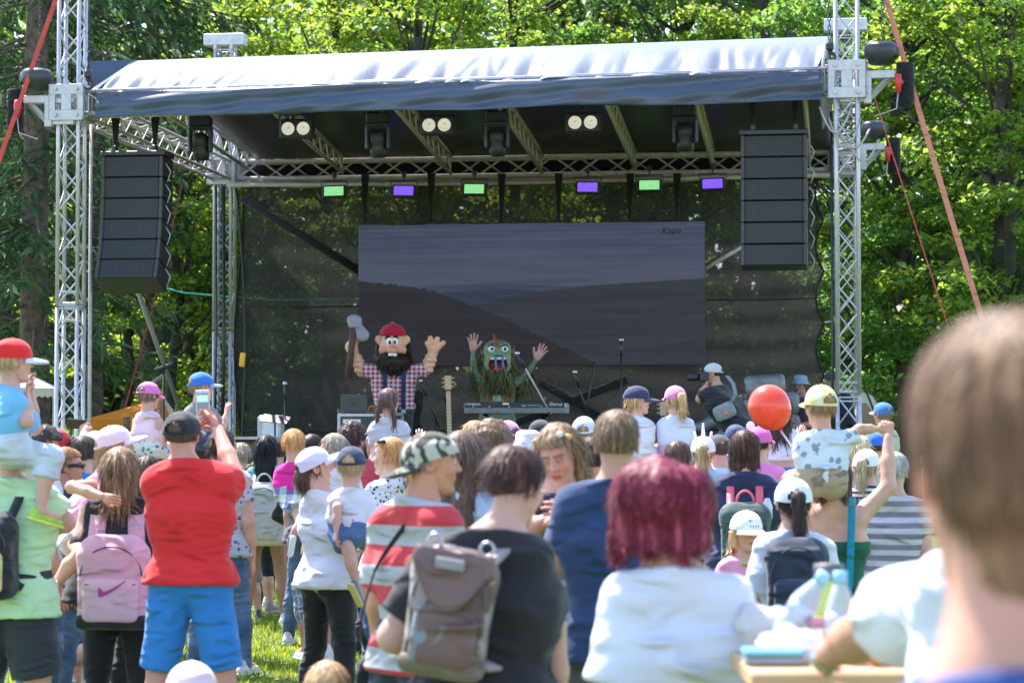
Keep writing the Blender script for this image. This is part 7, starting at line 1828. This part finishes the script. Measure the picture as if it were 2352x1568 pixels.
# axe
a, b = W(800, 868, 28.45), W(812, 752, 28.4); t = thing('toy_axe', 'big soft axe with grey head and brown handle raised in the costume\'s left hand', 'axe', a)
t['label'] = 'big soft axe with brown handle raised beside the lumberjack costume'
MB().tube([a, a * .5 + b * .5, b], [.045, .04, .043], 12).build('handle', plain('axe_brown', (.085, .038, .032), .75), t, True)
S_ = SDF((-.2, -.12, -.25), (.28, .12, .2), .014); S_.rbox((0, 0, .02), (.075, .06, .065), .03); S_.cap((.04, 0, -.03), (.10, 0, -.13), .06, .085, .04, fy=.45); S_.ell((-.0, 0, .06), (.085, .065, .06), .04)
P_, F_ = S_.mesh(); smeshobj('axe_head', P_ + (b + np.array([.01, 0, .04]) - np.array(t.location)), F_, plain('axe_grey', (.26, .26, .30), .7), t)
# green moss costume
GREEN = (.13, .195, .12)
I = person('performer in a green moss fringed monster costume with wide open mouth and raised arms', 1142, 822, 29.9, yaw=180, h=1.66, g=1.15, head=False, skin=GREEN, group=COSTUME, hscale=1.25,
           top=T_(GREEN, 'long', sleeve=2, hem=.5, off=.02), bottom=B_((.06, .10, .06), 2, off=.03), shoes=(.05, .07, .05), seed=9,
           arms={'R': dict(p=((1089, 850, .0), (1087, 806, -.05)), hand='open', palm=(0, 1, 0)), 'L': dict(p=((1206, 864, 0), (1231, 826, -.05)), hand='open', palm=(0, 1, 0))})
f = lambda px_, py_, fw=0.: I.toloc(W(px_, py_, 29.9 - fw))
hv, hf = HANDT['open']
for s in 'LR':
    v = hv * [(-1 if s == 'L' else 1), 1, 1] * 1.31; ff_ = hf[:, ::-1] if s == 'L' else hf
    v = v @ frame(I.J['wr'][s] - I.J['el'][s], (0, 1, 0)).T + I.J['wr'][s]; n_ = vnormals(v, ff_)
    smeshobj('bare_hand', v + n_ * .003, ff_, skinmat(), I.o, np.array((.58, .34, .30)))
c0 = f(1142, 830); lo, hi = c0 - .45, c0 + .5
def fc(S_):
    S_.ell(f(1143, 820), (.182, .17, .205), .06); S_.ell(f(1143, 842, .03), (.168, .15, .13), .08); S_.ell(f(1143, 800), (.172, .15, .11), .06)
    S_.cap(f(1142, 797, .14), f(1142, 812, .18), .02, .034, .03)
    for x in (-1, 1): S_.ell(f(1143 + x * 14, 801, .125), (.056, .045, .056), .03)
    S_.ell(f(1144, 838, .16), (.118, .10, .105), .025, True)
S_ = SDF(lo, hi, .013); fc(S_); P_, F_ = S_.mesh(); Cc = np.tile(np.array((.20, .28, .165)), (len(P_), 1)); q = f(1144, 838, .1)
mi = ((P_[:, 0] - q[0]) / .124) ** 2 + ((P_[:, 2] - q[2]) / .11) ** 2 < 1; mi &= P_[:, 1] > 0; Cc[mi] = (.22, .012, .014)
dark = wob(P_, 30, 6) > .45; Cc[dark & ~mi] *= .75
smeshobj('costume_head', P_, F_, skinmat(), I.o, Cc)
for x in (1129, 1159):
    e = MB().ell(f(x, 801, .155), (.048, .03, .048), 16, 10).build('eye', plain('eye_white', (.8, .8, .8), .35), I.o, True, world=False)
    MB().ell(f(x + 1, 801, .178), (.022, .012, .022), 12, 8).build('pupil', plain('pupil', (.01, .015, .02), .2), e, True, world=False)
    MB().tube([f(x - 8, 797, .165), f(x, 792, .175), f(x + 8, 797, .165)], [.006, .012, .006], 6).build('eyelid', plain('lid', (.02, .03, .02), .6), e, True, world=False)
MB().box(f(1144, 823, .165), (.19, .03, .035), None, .01).build('teeth', plain('tooth', (.75, .74, .72), .4), I.o, world=False)
MB().ell(f(1144, 848, .14), (.062, .055, .045), 14, 9).build('tongue', plain('tongue', (.70, .02, .02), .4), I.o, True, world=False)
for a, b in ((1138, 1146), (1154, 1166)): MB().tube([f(a, 814, .19), f(a + 1, 838, .20), f(b, 868, .19)], [.012, .016, .008], 6).build('blue_ribbon', plain('blue_ribbon', (.02, .22, .42), .5), I.o, True, world=False)
def fin(pts, r, nm): 
    S_ = SDF(np.min(pts, 0) - .12, np.max(pts, 0) + .12, .012)
    for a, b, ra, rb in zip(pts, pts[1:], r, r[1:]): S_.cap(a, b, ra, rb, .02)
    P_, F_ = S_.mesh(); t_ = np.clip((P_[:, 2] - P_[:, 2].min()) / max(1e-6, np.ptp(P_[:, 2])), 0, 1)[:, None]
    smeshobj(nm, P_, F_, skinmat(), I.o, np.array((.12, .17, .09)) * (1 - t_) + np.array((.34, .03, .03)) * t_)
fin([f(1144, 800, .13), f(1141, 785, .10), f(1134, 766, .04)], (.05, .04, .01), 'head_fin')
fin([f(1119, 813), f(1111, 812), f(1103, 798)], (.045, .035, .01), 'ear'); fin([f(1167, 812), f(1175, 808), f(1182, 794)], (.045, .035, .01), 'ear')
# moss fringe: hanging strips
m_moss = hairmat((.085, .085, .028), (.20, .17, .05), .6)
def fringe(cent, n, L, wd, seed, spread):
    r = np.random.default_rng(seed); c = np.asarray(cent)[r.integers(0, len(cent), n)] + r.normal(0, 1, (n, 3)) * spread; N_ = np.stack([r.normal(0, .4, n), np.abs(r.normal(0, 1, n)), r.normal(0, .2, n)], 1); N_ /= np.linalg.norm(N_, axis=1, keepdims=True)
    return ribbons(c, N_, n * 2, L, wd, seed, out=.25, wave=.008, lift=.02)
th = np.linspace(.15 * math.pi, 1.85 * math.pi, 40); ring = [f(1143 + 33 * math.sin(x), 830 - 40 * math.cos(x), .0) for x in th]
low = [f(1114 + k * 1.4, 866 + 4 * math.sin(k), .13) for k in range(42)]
body_ = [f(1114 + k * 1.4, y, fw) for k in range(42) for y, fw in ((864, .17),)]
parts = [fringe(ring, 130, .17, .022, 1, [.03, .05, .03]), fringe(low, 170, .19, .022, 2, [.03, .03, .04]), fringe(body_, 110, .20, .022, 3, [.04, .03, .05]),
         fringe([f(1132 + 2.4 * k, 789, .08) for k in range(10)], 50, .06, .015, 4, [.03, .04, .015])]
for s in 'LR':
    J = I.J; pts = [J['sh'][s] * (1 - k) + J['el'][s] * k for k in np.linspace(.3, 1, 8)] + [J['el'][s] * (1 - k) + J['wr'][s] * k for k in np.linspace(0, .55, 6)]
    pts = [q - np.array([0, .03, .07]) for q in pts]; parts.append(fringe(pts, 55, .22, .02, 5 + ord(s), [.03, .04, .015]))
n0 = 0; VV, FF, CC = [], [], []
for v, ff_, cc in parts: VV.append(v); FF.append(ff_ + n0); CC.append(cc); n0 += len(v)
smeshobj('moss_fringe', np.vstack(VV), np.vstack(FF), m_moss, I.o, np.vstack(CC))
q = f(1142, 915, .17)
A = np.array([[f(1142 + 30 * math.sin(a), y, .185 * math.cos(a) - .0) for y in (906, 927)] for a in np.linspace(-1.35, 1.35, 20)]); bl = MB().slab(A[::-1], .015).build('belt', plain('belt_yellow', (.62, .36, .05), .5), I.o, True, world=False)
MB().lathe([(0, .012), (.05, .012), (.055, 0), (0, 0)][::-1], f(1142, 915, .2), 20, rotx(-math.pi / 2)).build('belt_disc', plain('belt_blue', (.22, .42, .55), .4), bl, True, world=False)
MB().lathe([(0, .008), (.022, .008), (.024, 0), (0, 0)][::-1], f(1142, 915, .213), 14, rotx(-math.pi / 2)).build('belt_boss', plain('belt_yellow', (.62, .36, .05), .5), bl, True, world=False)
for k in (-1, 1):
    p = [f(1142 + k * 13, 915, .198), f(1142 + k * 22, 909, .185), f(1142 + k * 31, 915, .14), f(1142 + k * 22, 921, .185)]; mb = MB(); mb.add(p + [x + np.array([0, .012, 0]) for x in p], [[0, 1, 2, 3], [7, 6, 5, 4], [0, 4, 5, 1], [1, 5, 6, 2], [2, 6, 7, 3], [3, 7, 4, 0]]); mb.build('belt_flame', plain('belt_red', (.5, .02, .02), .5), bl, world=False)
# helper behind the lumberjack
person('helper in black with a pale glove half hidden behind the lumberjack costume', 938, 852, 29.6, yaw=-30, h=1.52, group=COSTUME, hair=H_('short', HBLACK), top=T_((.012, .013, .015), 'long', sleeve=2, off=.02), bottom=B_(BLACK, 2, off=.02), skin=(.55, .57, .62), arms={'R': ((958, 905, -.05), (953, 925, -.2))})
# photographer
I = person('photographer in a black shirt and grey cap bending to shoot with a camera', 1640, 834, 25.2, yaw=62, h=1.56, hd=.22, g=1.75, group=COSTUME, lean=(-.02, .27), look=(14, -4, 0), skin=(.48, .26, .17), cap=dict(col=(.46, .46, .48), tilt=4, len=.3, brim=(.04, .04, .045)), hair=H_('fade', DBROWN),
           top=T_((.016, .017, .022), sleeve=.85, hem=.52, off=.026), bottom=B_((.06, .10, .19), 2, (.14, .2, .3), 'fade', 5, off=.022), shoes=(.1, .1, .1), legs='crouch', arms={'L': dict(p=((1608, 916, -.12), (1622, 884, -.05)), hand='hold'), 'R': dict(p=((1620, 905, .2), (1622, 884, .12)), hand='hold')}, seed=17)
c = W(1617, 866, 25.2); t = thing('camera', 'black camera with long lens held to the photographer\'s eye', 'camera', c)
MB().box(c, (.09, .14, .10), None, .015).build('camera_body', m_black, t); MB().box(c + [0, 0, .06], (.05, .06, .03), None, .01).build('viewfinder', m_black, t)
MB().lathe([(0, 0), (.036, 0), (.036, .05), (.042, .06), (.042, .13), (.038, .14), (0, .138)], c - [.04, 0, 0], 16, roty(-math.pi / 2)).build('lens', m_blackm, t, True)
t = thing('sling_bag', 'grey sling bag with orange tag hanging at the photographer\'s back', 'bag', W(1664, 945, 24.85))
S_ = SDF((-.3, -.15, -.25), (.3, .15, .25), .013); S_.rbox((0, 0, 0), (.12, .065, .085), .05); P_, F_ = S_.mesh(); P_ = P_ + .006 * wob(P_, 16, 3)[:, None] * vnormals(P_, F_)
smeshobj('bag', P_ @ roty(-.45).T, F_, fabric((.20, .21, .23)), t); MB().box(W(1667, 948, 24.77), (.05, .012, .035), roty(-.45), .004).build('tag', plain('orange_tag2', (.55, .16, .05), .5), t)
q = [W(1650, 925, 24.83), W(1676, 928, 24.80), W(1690, 905, 24.80), W(1684, 880, 24.85), W(1670, 862, 24.95)]
MB().slab(np.array([[p - [.02, 0, 0] for p in q[1:]], [p + [.02, 0, 0] for p in q[1:]]]), .008).build('strap', fabric((.20, .21, .24)), t, True)
# people by the right tower
person('person in a pale blue bucket hat standing in the shade right of the balloon', 1839, 862, 27.6, yaw=150, h=1.62, hd=.215, group=COSTUME, look=(-8, -4, 0), skin=(.34, .19, .15), cap=dict(kind='bucket', col=(.20, .27, .36)), hair=H_('short', DBROWN), top=T_((.05, .045, .05), c2=(.16, .06, .08), pat='camo', sc=14), bottom=B_(BLACK, 2), arms={'R': 'front', 'L': 'front'})
person('person with long fair hair in a green beret and black top behind the right tower', 1910, 852, 27.9, yaw=-14, h=1.70, hd=.225, g=1.3, group=COSTUME, cap=dict(col=(.035, .055, .04), nobrim=True, open=False, tilt=10), hair=H_('long', (.34, .23, .13), ln=1.15, dens=1.5), top=T_((.016, .017, .026), 'long', sleeve=2), bottom=B_(BLACK, 2))
# ------------------------------------------------------------------ the table at the lower right
TZ = 1.145
m_wood, N, L, B = nt('pine')
wv = N.new('ShaderNodeTexWave'); wv.wave_type = 'BANDS'; wv.bands_direction = 'Y'; wv.inputs['Scale'].default_value = 9; wv.inputs['Distortion'].default_value = 3; wv.inputs['Detail'].default_value = 3
L.new(mapping(N, L, (.25, 1, 1)), wv.inputs[0]); rr_ = ramp(N, [(0, (.42, .25, .12)), (1, (.60, .40, .22))]); L.new(wv.outputs[1], rr_.inputs[0]); L.new(rr_.outputs[0], B.inputs['Base Color']); B.inputs['Roughness'].default_value = .55
def tb(px_, d): q = W(px_, 984, d); return np.array([q[0], q[1], TZ])
x0, x1 = tb(1718, 5.4)[0], tb(2120, 5.4)[0] + .25
t = thing('bar_table', 'light pine bar table cluttered with picnic things at the lower right', 'table', [(x0 + x1) / 2, 5.8, 0])
for k in range(4): MB().box([(x0 + x1) / 2, 5.44 + .215 * k, TZ - .02], (x1 - x0, .205, .04), None, .006).build('plank', m_wood, t)
MB().box([(x0 + x1) / 2, 5.37, TZ - .075], (x1 - x0 - .02, .03, .11), None, .004).build('apron', m_wood, t)
for x in (x0 + .05, x1 - .05):
    for y in (5.42, 6.12): MB().box([x, y, (TZ - .04) / 2], (.06, .06, TZ - .04), None, .004).build('leg', m_wood, t)
m_bag, N, L, B = nt('thin_plastic'); B.inputs['Base Color'].default_value = (.66, .66, .70, 1); B.inputs['Roughness'].default_value = .3
tl = N.new('ShaderNodeBsdfTranslucent'); tl.inputs[0].default_value = (.6, .6, .63, 1); mx = N.new('ShaderNodeMixShader'); mx.inputs[0].default_value = .4; L.new(B.outputs[0], mx.inputs[1]); L.new(tl.outputs[0], mx.inputs[2]); L.new(mx.outputs[0], N['Material Output'].inputs[0])
def crumple(px_, d, size, seed, label):
    S_ = SDF((-.25, -.2, -.05), (.25, .2, .3), .011); r = np.random.default_rng(seed)
    for _ in range(6): S_.ell(np.array([r.uniform(-.5, .5) * size[0], r.uniform(-.3, .3) * size[1], r.uniform(.2, .6) * size[2]]), np.array(size) * r.uniform(.28, .45, 3), .02)
    S_.cut(lambda X, Y, Z: -Z + 0 * X + 0 * Y); P_, F_ = S_.mesh(0); N_ = vnormals(P_, F_); P_ = P_ + N_ * (.03 * np.abs(wob(P_, 26, seed)) - .012 + .010 * np.abs(wob(P_, 70, seed + 1)))[:, None]
    o = smeshobj('plastic_bag', P_, F_, m_bag, None); o.location = tb(px_, d).tolist(); tag(o, label, 'bag', 'white plastic bags on the table')
crumple(1775, 5.9, (.17, .16, .13), 1, 'big crumpled white bag at the left of the table'); crumple(1848, 5.6, (.16, .14, .09), 2, 'flat crumpled white bag in front of the bottles'); crumple(1990, 5.62, (.10, .10, .08), 3, 'small white bag beside the orange drink')
m_pet, N, L, B = nt('clear_pet'); B.inputs['Base Color'].default_value = (.62, .71, .75, 1); B.inputs['Roughness'].default_value = .12; B.inputs['Transmission Weight'].default_value = .45; B.inputs['IOR'].default_value = 1.2
m_capb = plain('bottle_cap_blue', (.22, .50, .70), .4)
def bottle(px_, d, label, h=.20, r=.034, rot=None, mat=None, capm=None):
    c = tb(px_, d); t = thing('bottle', label, 'bottle', c, 'bottles on the table'); rr = np.eye(3) if rot is None else rot
    z0 = .002 if rot is None else .04
    MB().lathe([(0, 0), (r * .9, 0), (r, .01), (r, h * .28), (r * .93, h * .33), (r, h * .38), (r, h * .6), (r * .55, h * .82), (r * .38, h * .88), (0, h * .885)], c + UP * z0, 20, rr).build('bottle_body', mat or m_pet, t, True)
    MB().lathe([(0, h * .87), (r * .5, h * .87), (r * .5, h), (0, h)], c + UP * z0, 16, rr).build('bottle_cap', capm or m_capb, t, True)
    MB().lathe([(r * 1.01, h * .4), (r * 1.015, h * .4), (r * 1.015, h * .56), (r * 1.01, h * .56)], c + UP * z0, 20, rr).build('paper_label', plain('label_blue', (.45, .52, .72), .5), t, True)
bottle(1928, 5.55, 'clear water bottle with pale blue cap standing on the table', .215, .034)
bottle(1790, 5.75, 'clear bottle with pale blue cap lying tilted on the bags', .20, .034, rotx(.3) @ roty(.55))
bottle(2030, 5.5, 'orange drink bottle at the right of the table', .20, .033, None, plain('orange_drink', (.80, .32, .02), .2), plain('cap_orange', (.7, .35, .08), .4))
c = tb(1902, 5.85); t = thing('drink_flask', 'lime green flask with dark grey lid behind the water bottle', 'flask', c)
MB().lathe([(0, 0), (.038, 0), (.042, .01), (.042, .15), (.034, .18), (0, .182)], c + UP * .002, 22).build('flask_body', plain('lime_plastic', (.50, .68, .16), .3), t, True)
MB().lathe([(0, .178), (.038, .178), (.038, .215), (0, .218)], c + UP * .002, 20).build('lid', plain('lid_grey', (.09, .085, .085), .5), t, True)
c = tb(1772, 5.52); t = thing('lunch_box', 'flat blue lunch box at the front of the table', 'box', c)
MB().box(c + UP * .012, (.135, .11, .02), None, .006).build('box_body', plain('box_grey', (.28, .32, .36), .5), t); MB().box(c + UP * .03, (.142, .118, .016), None, .006).build('lid', plain('box_blue', (.10, .33, .45), .4), t)
c = tb(1700, 5.95); c[0] = max(c[0], x0 + .04); t = thing('paper_cup', 'white cup at the left end of the table', 'cup', c)
MB().lathe([(0, 0), (.028, 0), (.040, .105), (.042, .108), (.038, .108), (.030, .02), (0, .02)], c + UP * .002, 20).build('cup', plain('cup_white', (.78, .76, .76), .5), t, True)
c = tb(1880, 5.72); t = thing('jar', 'small pink and white jar among the bags', 'jar', c)
MB().lathe([(0, 0), (.03, 0), (.03, .07), (0, .07)], c + UP * .002, 18).build('jar_body', plain('jar_white', (.75, .68, .70), .4), t, True); MB().lathe([(0, .072), (.031, .072), (.031, .09), (0, .09)], c + UP * .002, 18).build('lid', plain('jar_pink', (.65, .25, .33), .4), t, True)
